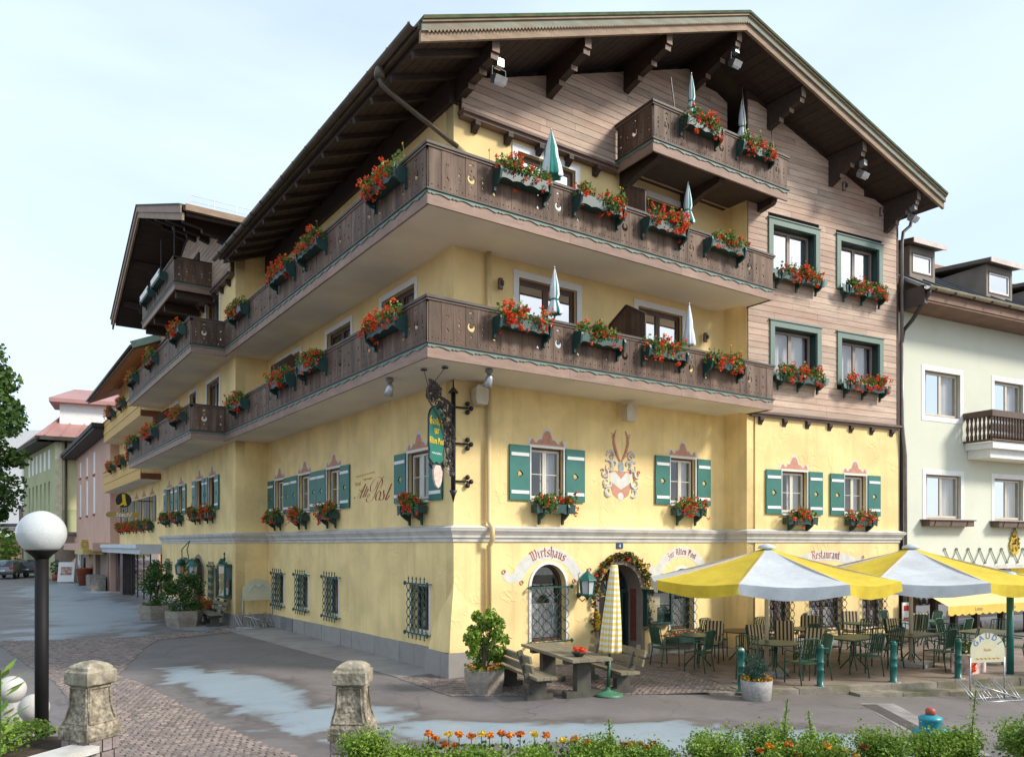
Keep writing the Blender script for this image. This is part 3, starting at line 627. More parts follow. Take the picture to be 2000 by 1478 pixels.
# rafters across the side eave
for i in range(15):
    y = -1.0+i*.93
    q = MB(); q.beam((-1.5,y,ztop(-1.5)-.36),(.05,y,ztop(.05)-.36),.11,.12); obj('rafter', q, DARKW, roof)
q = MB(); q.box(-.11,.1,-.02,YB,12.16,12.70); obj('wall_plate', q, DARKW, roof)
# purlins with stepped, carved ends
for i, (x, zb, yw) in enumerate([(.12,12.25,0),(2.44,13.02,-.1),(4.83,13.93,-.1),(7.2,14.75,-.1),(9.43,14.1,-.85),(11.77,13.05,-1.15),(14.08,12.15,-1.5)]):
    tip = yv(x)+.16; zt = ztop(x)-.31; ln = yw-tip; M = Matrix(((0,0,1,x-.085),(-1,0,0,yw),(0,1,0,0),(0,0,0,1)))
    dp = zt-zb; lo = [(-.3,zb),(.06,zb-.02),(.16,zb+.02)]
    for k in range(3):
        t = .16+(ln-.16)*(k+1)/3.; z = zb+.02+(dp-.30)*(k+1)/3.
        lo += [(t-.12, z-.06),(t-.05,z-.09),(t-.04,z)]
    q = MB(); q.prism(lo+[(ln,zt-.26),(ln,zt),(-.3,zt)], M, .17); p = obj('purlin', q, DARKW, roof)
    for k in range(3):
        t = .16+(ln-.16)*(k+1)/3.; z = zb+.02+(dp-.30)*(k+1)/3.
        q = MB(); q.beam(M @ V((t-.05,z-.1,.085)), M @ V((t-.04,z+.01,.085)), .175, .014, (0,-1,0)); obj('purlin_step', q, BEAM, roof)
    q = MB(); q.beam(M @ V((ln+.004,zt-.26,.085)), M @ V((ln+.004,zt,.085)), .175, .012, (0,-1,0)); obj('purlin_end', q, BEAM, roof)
def barge(pa, pb, xa, xb):
    """verge boards in two steps, with a mossy cap strip"""
    def P(x, dy, dz): return (x, yv(x)+dy, ztop(x)+dz)
    lay = [('barge_board', -.40,-.17, -.02,.05, BARGE), ('verge_board', -.22,-.03, -.07,-.02, mat('verge_green_timber',(.21,.22,.165),.75,.2,2,.15,18,stretch=(1,1,7),dirt=(.22,.14,.09,.6),dscale=1.5)), ('verge_cap', -.035,.03, -.14,.25, MOSS), ('verge_batten', -.08,-.03,-.11,-.03,BARGE)]
    for nm, z0, z1, y0, y1, m in lay:
        n = 3 if nm != 'verge_cap' else 1
        for i in range(n):
            a = xa+(xb-xa)*i/n; c = xa+(xb-xa)*(i+1)/n-(.004 if i < n-1 else 0)
            q = MB(); vs = [P(x,dy,dz) for x in (a,c) for dy,dz in ((y0,z0),(y1,z0),(y1,z1),(y0,z1))]
            q.add(vs, [(0,1,2,3),(7,6,5,4),(0,4,5,1),(1,5,6,2),(2,6,7,3),(3,7,4,0)]); obj(nm, q, m, roof)
barge(rL, rA, -1.62, 7.25); barge(rA, rR, 7.252, 14.95)
# little notched edge under the verge board
q = MB()
for i in range(110):
    x = -1.5+i*.08; q.poly([(x,yv(x)-.072,ztop(x)-.22),(x+.07,yv(x)-.072,ztop(x)-.22+.03),(x+.035,yv(x)-.072,ztop(x)-.255)])
stuff(obj('notched_edge', q, BARGE, roof))
# gutter and downpipes
def half_gutter(p, q_, r, m, parent, name='gutter', n=8):
    p, q_ = V(p), V(q_); d = (q_-p).normalized(); s = d.cross(V((0,0,1))).normalized(); b = MB(); vs = []
    for e in (p, q_):
        for j in range(n+1):
            a = math.pi*j/n; vs.append(e + s*math.cos(a)*r + V((0,0,-1))*math.sin(a)*r)
        for j in range(n+1):
            a = math.pi*(n-j)/n; vs.append(e + s*math.cos(a)*(r-.012) + V((0,0,-1))*math.sin(a)*(r-.012))
    k = 2*n+2; b.smooth = True; b.add(vs, [(i,(i+1)%k,k+(i+1)%k,k+i) for i in range(k)]); b.smooth = False; b.f += [tuple(range(k))[::-1], tuple(range(k,2*k))]; b.mi += [0,0]; b.sm += [False,False]
    g = obj(name, b, m, parent)
    c = MB(); L2 = (q_-p).length
    for i in range(int(L2/.9)+1):
        e = p + d*min(.05+i*.9, L2-.03); c.tube([e + s*math.cos(math.pi*j/n)*(r+.008)+V((0,0,-1))*math.sin(math.pi*j/n)*(r+.008) for j in range(n+1)], .012, 4)
    obj('gutter_bracket', c, m, parent); return g
half_gutter((-1.74,-1.5,12.40), (-1.74,12.84,12.38), .085, PIPEC, roof)
half_gutter((15.08,-2.75,12.98), (15.08,3,12.96), .085, PIPEC, roof)
b = MB(); b.tube([(-1.74,-.05,12.33),(-1.74,-.05,12.12),(-1.70,-.06,11.98),(-1.55,-.09,11.86),(-.7,-.12,11.50),(.02,-.13,11.2)], .052, 10); b.lathe([(.10,0),(.11,.12),(.085,.2),(.05,.24)], 10, (-1.74,-.05,12.08)); obj('downpipe', b, PIPEC, inn)
b = MB(); b.tube([(.02,-.13,11.2),(.62,-.13,10.92),(.74,-.13,10.8),(.76,-.13,9.5)], .055, 10); b.tube([(.83,-.1,9.2),(.83,-.1,6.5)], .058, 10); b.tube([(.83,-.1,6.35),(.83,-.1,3.3),(.83,-.24,3.15),(.83,-.24,2.9),(.83,-.1,2.75),(.83,-.1,.95)], .058, 10); b.lathe([(.06,0),(.085,.02),(.085,.05),(.066,.08),(.08,.12),(.08,.3)], 10, (.83,-.1,.85)); b.tube([(.83,-.1,.9),(.83,-.1,-.02)], .064, 10)
obj('downpipe', b, PIPEB, inn)
wp = lambda u, v, w=0: WING @ V((u, v, w))
b = MB(); b.tube([wp(6.35,12.75,.3),wp(6.36,12.45,.2),wp(6.15,12.25,.12),wp(6.12,11.9,.1),wp(6.12,8.9,.1)], .05, 8); b.tube([wp(6.12,8.9,.1),wp(6.14,6.4,.1),wp(6.28,5.5,.1),wp(6.3,-.3,.1)], .05, 8); obj('downpipe', b, mat('grey_brown_downpipe',(.2,.18,.17),.4,.2,4,metal=.3), inn)
b = MB(); b.box(5.95,6.12,-.3,12.9,-.35,-.02); obj('corner_board', b, mat('red_brown_corner_board',(.13,.075,.06),.7,.2,3), inn, WING)

# ------------------------------------------------------------------ timber cladding planks
clad = bpy.data.objects.new('timber_cladding', None); COL.objects.link(clad); clad.parent = inn
def planks(M, u0f, u1f, z0, z1, holes=(), h=.17, seg=3.2, parent=clad, w=.03):
    z = z0
    while z < z1:
        zt = min(z+h, z1); a, b_ = u0f(z), u1f(z)
        if b_-a > .15:
            cuts = [a]; x = a+random.uniform(.8, seg)
            while x < b_-.4: cuts.append(x); x += random.uniform(seg*.6, seg*1.2)
            cuts.append(b_)
            for i in range(len(cuts)-1):
                segs = [(cuts[i], cuts[i+1])]
                for (h0,h1,v0,v1) in holes:
                    if zt > v0+.01 and z < v1-.01:
                        ns = []
                        for s0, s1 in segs:
                            if h1 <= s0 or h0 >= s1: ns.append((s0,s1)); continue
                            if h0 > s0+.03: ns.append((s0,h0))
                            if h1 < s1-.03: ns.append((h1,s1))
                        segs = ns
                for s0, s1 in segs:
                    q = MB(); e = .006; t0, t1 = u0f(zt), u1f(zt)
                    lo = [(s0+e*.5,z),(s1-e*.5,z),(min(s1-e*.5,t1) if s1 == b_ else s1-e*.5,zt-.006),(max(s0+e*.5,t0) if s0 == a else s0+e*.5,zt-.006)]
                    if lo[2][0]-lo[3][0] < .02: continue
                    q.prism(lo, M, w); 
                    for j in range(4,6): q.v[j] = tuple(V(q.v[j]) + (M.to_3x3() @ V((0,0,.008))))
                    obj('plank', q, CLAD, parent)
        z += h
gx0 = lambda z: max(.12, (z+.48-12.45)*8.9/3.41-1.65)
planks(FRONT @ T(0,0,.12), gx0, lambda z: min(8.6, 7.25+(15.86-.46-z)*7.75/2.86), 12.0, 15.3)
b = MB(); b.prism([(.12,12.0),(8.6,12.0),(8.6,14.8),(7.2,15.3),(.12,12.5)], FRONT, .118); obj('gable_wall', b, DARKW, inn)
# wing cladding follows the right-hand roof slope
def wx(u): p = WING @ V((u,0,0)); return p.x
wu1 = lambda z: min(5.96, (7.25+(15.86-.46-z)*7.75/2.86-8.67)/math.cos(WA))
planks(WING, lambda z: .02, wu1, 6.42, 15.0, [(q[0]-.16,q[1]+.16,q[2]-.06,q[3]+.16) for q in WC])
b = MB(); b.prism([(.0,13.3),(4.7,13.3),(1.0,14.85),(0,15.0)], WING @ T(0,0,-.1), .09); obj('gable_wall', b, DARKW, inn)
# ledges and bracket heads at the foot of the cladding
def ledge(M, u0, u1, v, w0, n, step, h=.16):
    q = MB(); q.box(u0-.03,u1+.03,v-.03,v+.03,-.02,w0+.10); q.box(u0,u1,v-.1,v-.03,-.02,w0+.04); r = obj('cladding_ledge', q, mat('ledge_timber',(.16,.105,.085),.7,.2,3,.15,20), inn, M)
    for i in range(n):
        u = u0+step*(i+.35); q = MB(); Mb = Matrix(((0,0,1,u),(0,1,0,0),(1,0,0,0),(0,0,0,1)))
        q.prism([(-.02,v-.1),(-.02,v-.3),(w0*.3,v-.31),(w0*.7,v-.25),(w0+.04,v-.2),(w0+.04,v-.1)][::-1], Mb, .13); obj('bracket_head', q, DARKW, r)
ledge(FRONT, .12, 4.6, 11.98, .17, 5, .86); ledge(WING, .1, 6.05, 6.36, .05, 7, .88); ledge(ANNEX, -24.8, -12.75, 12.0, .15, 13, .93)
agz = lambda z: (z-13.55+.5)/.355
planks(ANNEX @ T(0,0,.12), lambda z: -25.0+max(0,(z-12.9)/.36-.3), lambda z: -12.75-max(0,(z-13.0)/.36-.2), 12.03, 15.6, seg=4.5, h=.19)
b = MB(); b.prism([(-25,12),(-12.75,12),(-12.75,13.1),(-19.1,15.6),(-25,13.1)], ANNEX, .118); obj('gable_wall', b, DARKW, inn)
# annex roof: gable towards the street, ridge along x
ar = bpy.data.objects.new('annex_roof', None); COL.objects.link(ar); ar.parent = inn
AY = [(11.75,13.5),(19.65,16.3),(26.7,13.45)]
b = MB(); vs = []
for y, z in AY:
    for x in (-2.95, 9.0): vs += [(x,y,z),(x,y,z-.16)]
b.add(vs, [(0,2,6,4),(4,6,10,8),(1,5,7,3),(5,9,11,7),(0,4,5,1),(4,8,9,5),(2,3,7,6),(6,7,11,10),(0,1,3,2),(8,10,11,9)]); obj('roof_covering', b, TILE, ar)
za = lambda y: 13.5+(y-11.75)*2.8/7.9 if y <= 19.65 else 16.3-(y-19.65)*2.85/7.05
for i in range(22):
    y0 = 11.8+i*.676; y1 = y0+.664
    q = MB(); vs = [(x,y,z) for y in (y0,y1) for x in (-2.85,-1.0) for z in (za(y)-.3, za(y)-.165)]
    q.add(vs, [(0,2,6,4),(1,5,7,3),(0,1,3,2),(4,6,7,5),(0,4,5,1),(2,3,7,6)]); obj('soffit_board', q, DARKW, ar)
for i in range(12):
    x = -.6+i*.75
    if x < .3 or True: q = MB(); q.beam((x,11.8,za(11.8)-.36),(x,12.7,za(12.7)-.36),.13,.16); obj('rafter', q, DARKW, ar)
for y0, y1 in ((11.75,19.65),(19.65,26.7)):
    for nm, z0, z1, x0, x1, m in (('barge_board',-.48,-.24,-2.99,-2.92,BARGE),('verge_board',-.26,-.02,-3.04,-2.99,FASC),('verge_cap',-.02,.03,-3.08,-2.7,MOSS)):
        q = MB(); vs = [(x,y,za(y)+z) for y in (y0,y1) for x,z in ((x0,z0),(x1,z0),(x1,z1),(x0,z1))]
        q.add(vs, [(0,1,2,3),(7,6,5,4),(0,4,5,1),(1,5,6,2),(2,6,7,3),(3,7,4,0)]); obj(nm, q, m, ar)
for y in (13.0, 15.6, 17.6, 19.65, 22.3, 24.9):
    zt = za(y)-.3; M = Matrix(((-1,0,0,-1.1),(0,0,1,y-.1),(0,1,0,0),(0,0,0,1)))
    q = MB(); q.prism([(-.1,zt-.75),(.1,zt-.72),(.5,zt-.6),(.52,zt-.5),(1.0,zt-.42),(1.02,zt-.3),(1.62,zt-.2),(1.62,zt),(-.1,zt)], M, .2); obj('purlin', q, DARKW, ar)
q = MB(); q.box(-2.9,4,11.62,11.76,13.32,13.52); obj('eave_fascia', q, BARGE, ar)
q = MB()
for i in range(10): q.beam((-2.7+i*.72,11.9,13.55),(-2.7+i*.72,11.9,13.95),.025,.025)
for z in (13.75,13.93): q.beam((-2.7,11.9,z),(3.8,11.9,z),.018,.018)
obj('snow_guard', q, GREYM, ar)

# ------------------------------------------------------------------ painted decoration and lettering on the walls
NIB = R(38)
GL = {
'i': (.5, [[(0,.88),(.12,1),(.2,.86),(.2,.16),(.3,.02),(.42,.12)], [(.16,1.28),(.26,1.38)]]),
'r': (.58, [[(0,.88),(.12,1),(.2,.86),(.2,.0)], [(.2,.8),(.42,1),(.54,.86)]]),
't': (.5, [[(.2,1.35),(.2,.16),(.3,.02),(.44,.14)], [(.0,.96),(.42,.96)]]),
's': (.58, [[(.52,.86),(.34,1),(.13,.82),(.2,.6),(.42,.44),(.48,.22),(.3,.02),(.06,.14)]]),
'h': (.72, [[(.14,1.55),(.2,1.4),(.2,.0)], [(.2,.8),(.42,1),(.56,.84),(.56,.2),(.44,-.22),(.28,-.32)]]),
'a': (.74, [[(.12,.86),(.32,1),(.47,.84),(.47,.16),(.57,.02),(.68,.12)], [(.47,.56),(.18,.46),(.12,.16),(.27,.02),(.47,.18)]]),
'u': (.76, [[(.02,.88),(.12,1),(.18,.86),(.18,.16),(.3,.02),(.52,.2)], [(.52,1),(.52,.16),(.62,.02),(.72,.12)]]),
'e': (.6, [[(.2,.5),(.5,.7),(.42,.95),(.3,1),(.14,.8),(.14,.2),(.28,.02),(.52,.18)]]),
'l': (.46, [[(.12,1.55),(.2,1.4),(.2,.16),(.3,.02),(.42,.12)]]),
'n': (.74, [[(0,.88),(.1,1),(.18,.86),(.18,0)], [(.18,.78),(.38,1),(.54,.84),(.54,.16),(.64,.02)]]),
'o': (.64, [[(.32,1),(.13,.82),(.13,.18),(.32,.02),(.51,.2),(.51,.84),(.32,1)]]),
'f': (.5, [[(.5,1.42),(.32,1.52),(.22,1.32),(.22,-.1)], [(.04,.96),(.44,.96)]]),
'z': (.55, [[(.05,.95),(.46,.95),(.16,.5),(.46,.34),(.4,-.14),(.14,-.3)]]),
'W': (1.25, [[(0,1.25),(.16,1.5),(.3,1.3),(.26,.2),(.44,.02),(.62,.2)], [(.46,1.5),(.62,1.32),(.62,.18),(.8,.02),(1.04,.25)], [(.8,1.35),(.98,1.5),(1.08,1.2),(1.06,.4),(.9,.1)]]),
'Z': (.8, [[(.08,1.3),(.3,1.5),(.6,1.4),(.26,.85),(.5,.8),(.62,.5),(.5,.05),(.22,-.08),(.05,.08)]]),
'A': (1.0, [[(.1,1.2),(.3,1.5),(.56,1.42),(.7,1.2),(.7,.16),(.82,.02),(.94,.14)], [(.34,1.25),(.2,.7),(.3,.2),(.1,.02)], [(.25,.7),(.7,.7)]]),
'P': (.95, [[(.05,1.3),(.2,1.5),(.3,1.3),(.3,.1),(.14,-.1)], [(.3,1.3),(.56,1.5),(.78,1.3),(.74,.75),(.5,.55),(.3,.66)], [(.5,1.4),(.5,.7)]]),
'R': (1.0, [[(.05,1.3),(.2,1.5),(.3,1.3),(.3,.12),(.1,.0)], [(.3,1.3),(.56,1.5),(.76,1.3),(.7,.9),(.34,.8)], [(.5,.82),(.72,.5),(.74,.14),(.9,.04)]]),
'G': (.95, [[(.72,1.3),(.5,1.5),(.22,1.25),(.14,.6),(.3,.1),(.56,.02),(.76,.25),(.76,.7),(.5,.75)], [(.44,1.35),(.44,.3)]]),
' ': (.45, [])}
def fraktur(txt, size, nib=.19, place=None, z0=.001):
    """text written with a broad nib: each stroke a swept pen edge"""
    b = MB(); nx, ny = math.cos(NIB)*nib/2*size, math.sin(NIB)*nib/2*size; x0 = 0; k = 0
    wd = sum(GL[c][0] for c in txt)*size
    for c in txt:
        w, st = GL[c]
        for s in st:
            for p, q in zip(s[:-1], s[1:]):
                k += 1; z = z0+k*.00012
                P = [(x0+p[0]*size-nx, p[1]*size-ny),(x0+p[0]*size+nx, p[1]*size+ny),(x0+q[0]*size+nx, q[1]*size+ny),(x0+q[0]*size-nx, q[1]*size-ny)]
                ar_ = sum(P[i][0]*P[(i+1)%4][1]-P[(i+1)%4][0]*P[i][1] for i in range(4))
                if ar_ < 0: P = P[::-1]
                b.poly([(*place(x-wd/2, y), z) for x, y in P])
        x0 += w*size
    return b
def on_arc(cx, cy, r):
    def f(x, y): a = math.pi/2-x/r; return cx+(r+y)*math.cos(a), cy+(r+y)*math.sin(a)
    return f
def banner(M, cx, cy, r, half, h, txt, size, tails=True):
    n = 20; a0, a1 = math.pi/2+half, math.pi/2-half
    up = [(cx+(r+h)*math.cos(a0+(a1-a0)*i/n), cy+(r+h)*math.sin(a0+(a1-a0)*i/n)) for i in range(n+1)]
    lo = [(cx+r*math.cos(a0+(a1-a0)*i/n), cy+r*math.sin(a0+(a1-a0)*i/n)) for i in range(n+1)]
    root = obj('painted_banner', plate([lo+up[::-1]], .004, M @ T(0,0,.004), 'painted_banner'), CREAMP, inn)
    if tails:
        for s, (lx, ly), (ux, uy) in ((-1, lo[0], up[0]), (1, lo[-1], up[-1])):
            t = [(ux,uy),(ux+s*.12,uy-.02),(ux+s*.2,uy+.1),(ux+s*.3,uy+.06),(ux+s*.26,uy-.12),(ux+s*.1,uy-.22),(lx+s*.05,ly-.05),(lx,ly)]
            obj('banner_tail', plate([t], .003, M @ T(0,0,.003), 'banner_tail'), CREAMP, root)
            for ex, ey in ((ux+s*.26, uy+.04), (lx+s*.02, ly-.08)):
                q = MB(); q.tube([(ex+.055*math.cos(a)*(1-a/14), ey+.055*math.sin(a)*(1-a/14), .007) for a in [i*.6 for i in range(13)]], .014, 4); obj('banner_curl', q, PINKP, root, M)
    obj('lettering', fraktur(txt, size, place=on_arc(cx, cy, r+h*.22), z0=.0055), REDP, root, M)
    return root
banner(FRONT, 2.53, 1.62, .84, R(62), .28, 'Wirtshaus', .155)
banner(FRONT, 6.97, 1.62, .86, R(58), .26, 'Zur Alten Post', .115)
banner(WING, 2.98, -.95, 3.3, R(21), .27, 'Restaurant', .165)
# coat of arms: two plumes, helmet, mantling and a shield
cr = obj('painted_crest', plate([[(4.45,4.62),(5.12,4.62),(5.14,4.25),(5.05,4.02),(4.79,3.88),(4.53,4.02),(4.43,4.25)]], .004, FRONT @ T(0,0,.004), 'painted_crest'), PINKP, inn)
q = MB(); q.poly([(x,y,.0055) for x,y in [(4.44,4.55),(4.60,4.6),(4.80,4.42),(4.98,4.6),(5.13,4.55),(5.12,4.35),(4.98,4.26),(4.80,4.14),(4.62,4.26),(4.45,4.36)][:5]+[(5.13,4.34),(4.80,4.16),(4.44,4.36)]]); q.poly([(x,y,.0056) for x,y in circ(4.79,3.99,.1,10)]); obj('shield_chevron', q, CREAMP, cr, FRONT)
for s in (-1,1):
    q = MB()
    pts = [(4.79+s*x, y) for x,y in [(.03,4.86),(.09,4.95),(.17,5.1),(.235,5.3),(.22,5.5),(.15,5.62)]]
    q.tube([(x,y,.006) for x,y in pts], [.022,.036,.042,.04,.03,.01], 5)
    for i in range(9):
        t = i/9; x = 4.79+s*(.1+.15*t); y = 4.95+.6*t; q.beam((x,y,.006),(x+s*.09,y+.06,.006),.02,.01)
    obj('crest_plume', q, mat('crest_red_plume',(.56,.27,.18),.9,.3,20), cr, FRONT)
    q = MB()
    for (a, c_x, c_y, r0) in ((0,.33,4.98,.14),(1,.42,4.72,.16),(2,.55,4.55,.13),(3,.47,4.32,.15),(4,.42,4.1,.13),(5,.22,4.78,.12)):
        q.tube([(4.79+s*(c_x+(r0-.012*k)*math.cos(k*.75+a)), c_y+(r0-.012*k)*math.sin(k*.75+a), .006) for k in range(9)], [.028,.04,.045,.04,.035,.03,.025,.02,.012], 5)
    obj('crest_mantling', q, GREYP if False else mat('crest_grey_mantling',(.55,.53,.5),.9,.18,14), cr, FRONT)
    q = MB()
    for (c_x, c_y, r0) in ((.30,4.95,.07),(.5,4.45,.08),(.5,4.2,.07),(.36,4.62,.06),(.6,4.6,.05)):
        q.tube([(4.79+s*(c_x+r0*math.cos(k*.7)*(1-k*.07)), c_y+r0*math.sin(k*.7)*(1-k*.07), .012) for k in range(8)], .02, 5)
    obj('crest_scroll', q, PINKP, cr, FRONT)
q = MB(); q.poly([(x,y,.009) for x,y in circ(4.80,4.72,.10,12,.14)]); q.box(4.76,4.9,4.66,4.70,.01,.014); q.box(4.74,4.88,4.74,4.77,.01,.014); obj('crest_helmet', q, mat('crest_blue_grey',(.36,.4,.42),.9,.2,14), cr, FRONT)
# script "Alte Post" on the side wall (traced pen strokes), small ochre lines above
def px(cx, cy):
    u = 680+cx/14.78; v = 900+cy/14.78; dx, dy, dz = .5707+.8212*(u-1000)/1515, .8212-.5707*(u-1000)/1515, (1063-v)/1515
    t = 8.3967/dx; return (-(-14.2579+t*dy), 2.8+t*dz)
SCR = [([(545,1070),(520,1120),(540,1180),(590,1192),(660,1160),(740,1060),(800,920),(860,740),(920,620),(980,510),(1040,440)], 1),
 ([(860,600),(835,700),(780,810),(700,900),(650,880),(640,800),(660,700),(730,570),(820,480),(900,458),(970,490),(1000,560),(985,680),(940,760),(905,795)], .55),
 ([(905,855),(840,930),(795,1040),(800,1120),(840,1150),(895,1090),(940,980),(940,890),(905,855)], .9),
 ([(1040,840),(1020,900),(1050,980),(1020,1090),(970,1150),(925,1130),(915,1085)], .9),
 ([(1260,655),(1180,860),(1090,1080),(1085,1130),(1120,1120),(1210,985)], 1.15), ([(1190,790),(1250,795)], .5),
 ([(520,655),(430,860),(345,1085)], 1), ([(180,1040),(195,1090),(240,1085),(310,1010),(400,850),(515,665)], .4), ([(330,830),(420,900)], .4),
 ([(560,725),(430,1050)], .95), ([(592,795),(490,1040)], .95), ([(550,860),(620,850)], .4), ([(560,1000),(615,930),(630,955),(590,985),(560,1030),(590,1055),(640,990)], .55)]
q = MB(); k = 0
def smooth(p):
    o = [p[0]]
    for i in range(1, len(p)-1):
        for t in (.35, .65) if False else (.0,): pass
        a, b_, c = p[i-1], p[i], p[i+1]; o += [((a[0]+3*b_[0])/4, (a[1]+3*b_[1])/4), ((c[0]+3*b_[0])/4, (c[1]+3*b_[1])/4)]
    return o+[p[-1]]
for si, (st, wgt) in enumerate(SCR):
    if si == 6: obj('script_lettering', q, DRED, inn, LEFT); q = MB()
    P = [px(*p) for p in smooth(smooth(st))]
    for a, c in zip(P[:-1], P[1:]):
        k += 1; slope = abs(c[1]-a[1])/(math.hypot(c[0]-a[0], c[1]-a[1])+1e-6); w = (.014+.05*max(0, slope-.45))*wgt*.62+.008; z = .003+k*.00005
        P4 = [(a[0]-w,a[1],z),(a[0]+w,a[1]+.004,z),(c[0]+w,c[1]+.004,z),(c[0]-w,c[1],z)]
        if (P4[1][0]-P4[0][0])*(P4[2][1]-P4[0][1])-(P4[2][0]-P4[0][0])*(P4[1][1]-P4[0][1]) < 0: P4 = P4[::-1]
        q.poly(P4)
obj('script_lettering', q, DRED, inn, LEFT)
me = text_mesh('Hotel', .16, .003, align='LEFT'); obj('small_lettering', me, OCHRE, inn, LEFT @ T(-5.18,4.36,.004))
q = MB(); q.tube([(-5.1+i*.05, 4.6+.02*math.sin(i*2.2)+i*.002, .004) for i in range(24)], .009, 4); q.tube([(-4.65+i*.05, 4.5+.02*math.sin(i*2.6), .004) for i in range(12)], .012, 4); obj('small_lettering', q, OCHRE, inn, LEFT)
# ------------------------------------------------------------------ foliage helpers
def leaf_quad(b, p, s, rng, up=.3, asp=.75):
    n = V((rng.gauss(0,1), rng.gauss(0,1), rng.gauss(0,1)+up)).normalized(); a = n.cross(V((rng.gauss(0,1), rng.gauss(0,1), rng.gauss(0,1)))).normalized(); c = n.cross(a)
    a *= s*.5; c *= s*.5*asp; p = V(p)
    b.add([p-a, p-a*.1+c, p+a, p-a*.1-c], [(0,1,2,3)])
def leaves(n, sampler, s0, s1, seed, up=.3, asp=.75):
    rng = random.Random(seed); b = MB()
    for _ in range(n): leaf_quad(b, sampler(rng), rng.uniform(s0, s1), rng, up, asp)
    return b
def blob(rng, c, r):
    while True:
        p = V((rng.uniform(-1,1), rng.uniform(-1,1), rng.uniform(-1,1)))
        if .25 < p.length < 1: return V(c)+V((p.x*r[0], p.y*r[1], p.z*r[2]))
GB = {}
def geranium(Lb, k, hang=.0, big=1.):
    """meshes for the leaves, red, and yellow blossoms of one planted box (u along, v up, w out)"""
    if (Lb, k) in GB: return GB[Lb, k]
    rng = random.Random(100+k+int(Lb*10)); full = [.8,1.1,1.0,.65,1.2,.9,1.05,.75,1.15][k]; cl = [(rng.uniform(-.46,.46)*Lb, rng.uniform(-.10,.15), rng.uniform(.08,.28)) for _ in range(int(13*Lb+3))]
    def smp(r):
        c = r.choice(cl); return blob(r, (c[0], c[1]+.03, c[2]), (.17,.15,.13))
    lf = leaves(int(560*Lb*full), smp, .05, .10, k, .5)
    fl = MB(); yl = MB()
    for i in range(int(40*Lb*(1.7-full)+4)):
        c = rng.choice(cl); p = V((c[0]+rng.gauss(0,.10), c[1]+rng.uniform(-.16,.2)-(.08 if i % 3 == 0 else 0), c[2]+rng.uniform(-.02,.16)))
        R_ = rng.uniform(.035,.072)
        for _ in range(15): leaf_quad(fl, blob(rng, p, (R_,R_,R_)), rng.uniform(.03,.055), rng, 0, 1)
    for i in range(int(7*Lb)):
        c = rng.choice(cl); p = V((c[0]+rng.gauss(0,.1), c[1]+rng.uniform(.14,.3), c[2]+rng.uniform(-.05,.1)))
        for _ in range(3): leaf_quad(yl, blob(rng, p, (.025,.025,.025)), rng.uniform(.025,.045), rng, .3, 1)
        yl_s = p
        lf.beam(p, p-V((rng.uniform(-.03,.03),.2,.03)), .006, .006)
    GB[Lb, k] = (lf.mesh('geranium_leaves', [LEAF]), fl.mesh('geranium_blossoms', [REDF]), yl.mesh('yellow_blossoms', [YELF]))
    return GB[Lb, k]
BOXM = {}
def box_meshes(Lb, dep=.22, h=.24, br=.28):
    if (Lb, br) in BOXM: return BOXM[Lb, br]
    h2 = Lb/2; n = 24
    lo = [(-h2+Lb*i/n, -h+.03+.035*abs(math.sin(math.pi*i/6.))) for i in range(n+1)]
    front = plate([lo+[(h2+.03,.02),(-h2-.03,.02)]], .022, T(0,0,dep+.022), 'front_panel'); front.materials.append(TEAL)
    b = MB(); b.box(-h2+.01,h2-.01,-h+.06,-h+.085,.0,dep); b.box(-h2,h2,-h+.06,.0,.0,.02)
    b.box(-h2,-h2+.02,-h+.06,.0,.02,dep); b.box(h2-.02,h2,-h+.06,.0,.02,dep); b.box(-h2+.02,h2-.02,-.05,-.03,.02,dep)
    trough = b.mesh('trough', [TEAL])
    q = MB(); M = Matrix(((0,0,1,0),(0,1,0,0),(1,0,0,0),(0,0,0,1)))
    q.prism([(0,.02),(0,-h-br),(.05,-h-br+.02),(.06,-h-br+.10),(.13,-h-br*.35),(dep+.03,-h+.02),(dep+.07,-.05),(dep+.05,.02)], M, .05); brk = q.mesh('bracket', [TEAL])
    BOXM[Lb, br] = (trough, front, brk); return BOXM[Lb, br]
NBOX = [0]
def flower_box(M, Lb, label, group, planted=True, br=.17, inset=.02, wide=0):
    NBOX[0] += 1; k = NBOX[0] % 9
    t = thing('flower_box', label, 'flower box', M, group)
    tr, fr, bk = box_meshes(Lb, br=br)
    a = obj('trough', tr, None, t); obj('front_panel', fr, None, a)
    for s in (-1, 1): obj('bracket', bk, None, t, T(s*(Lb/2-inset)-.025,0,0))
    if planted:
        g = geranium(Lb, k); fl = RX(0) if NBOX[0] % 2 else Matrix.Diagonal((-1,1,1,1))
        pl = obj('geranium_leaves', g[0], None, t, fl); obj('geranium_blossoms', g[1], None, pl); obj('yellow_blossoms', g[2], None, pl)
    return t
ORD = ['leftmost', 'second from left', 'third from left', 'rightmost']
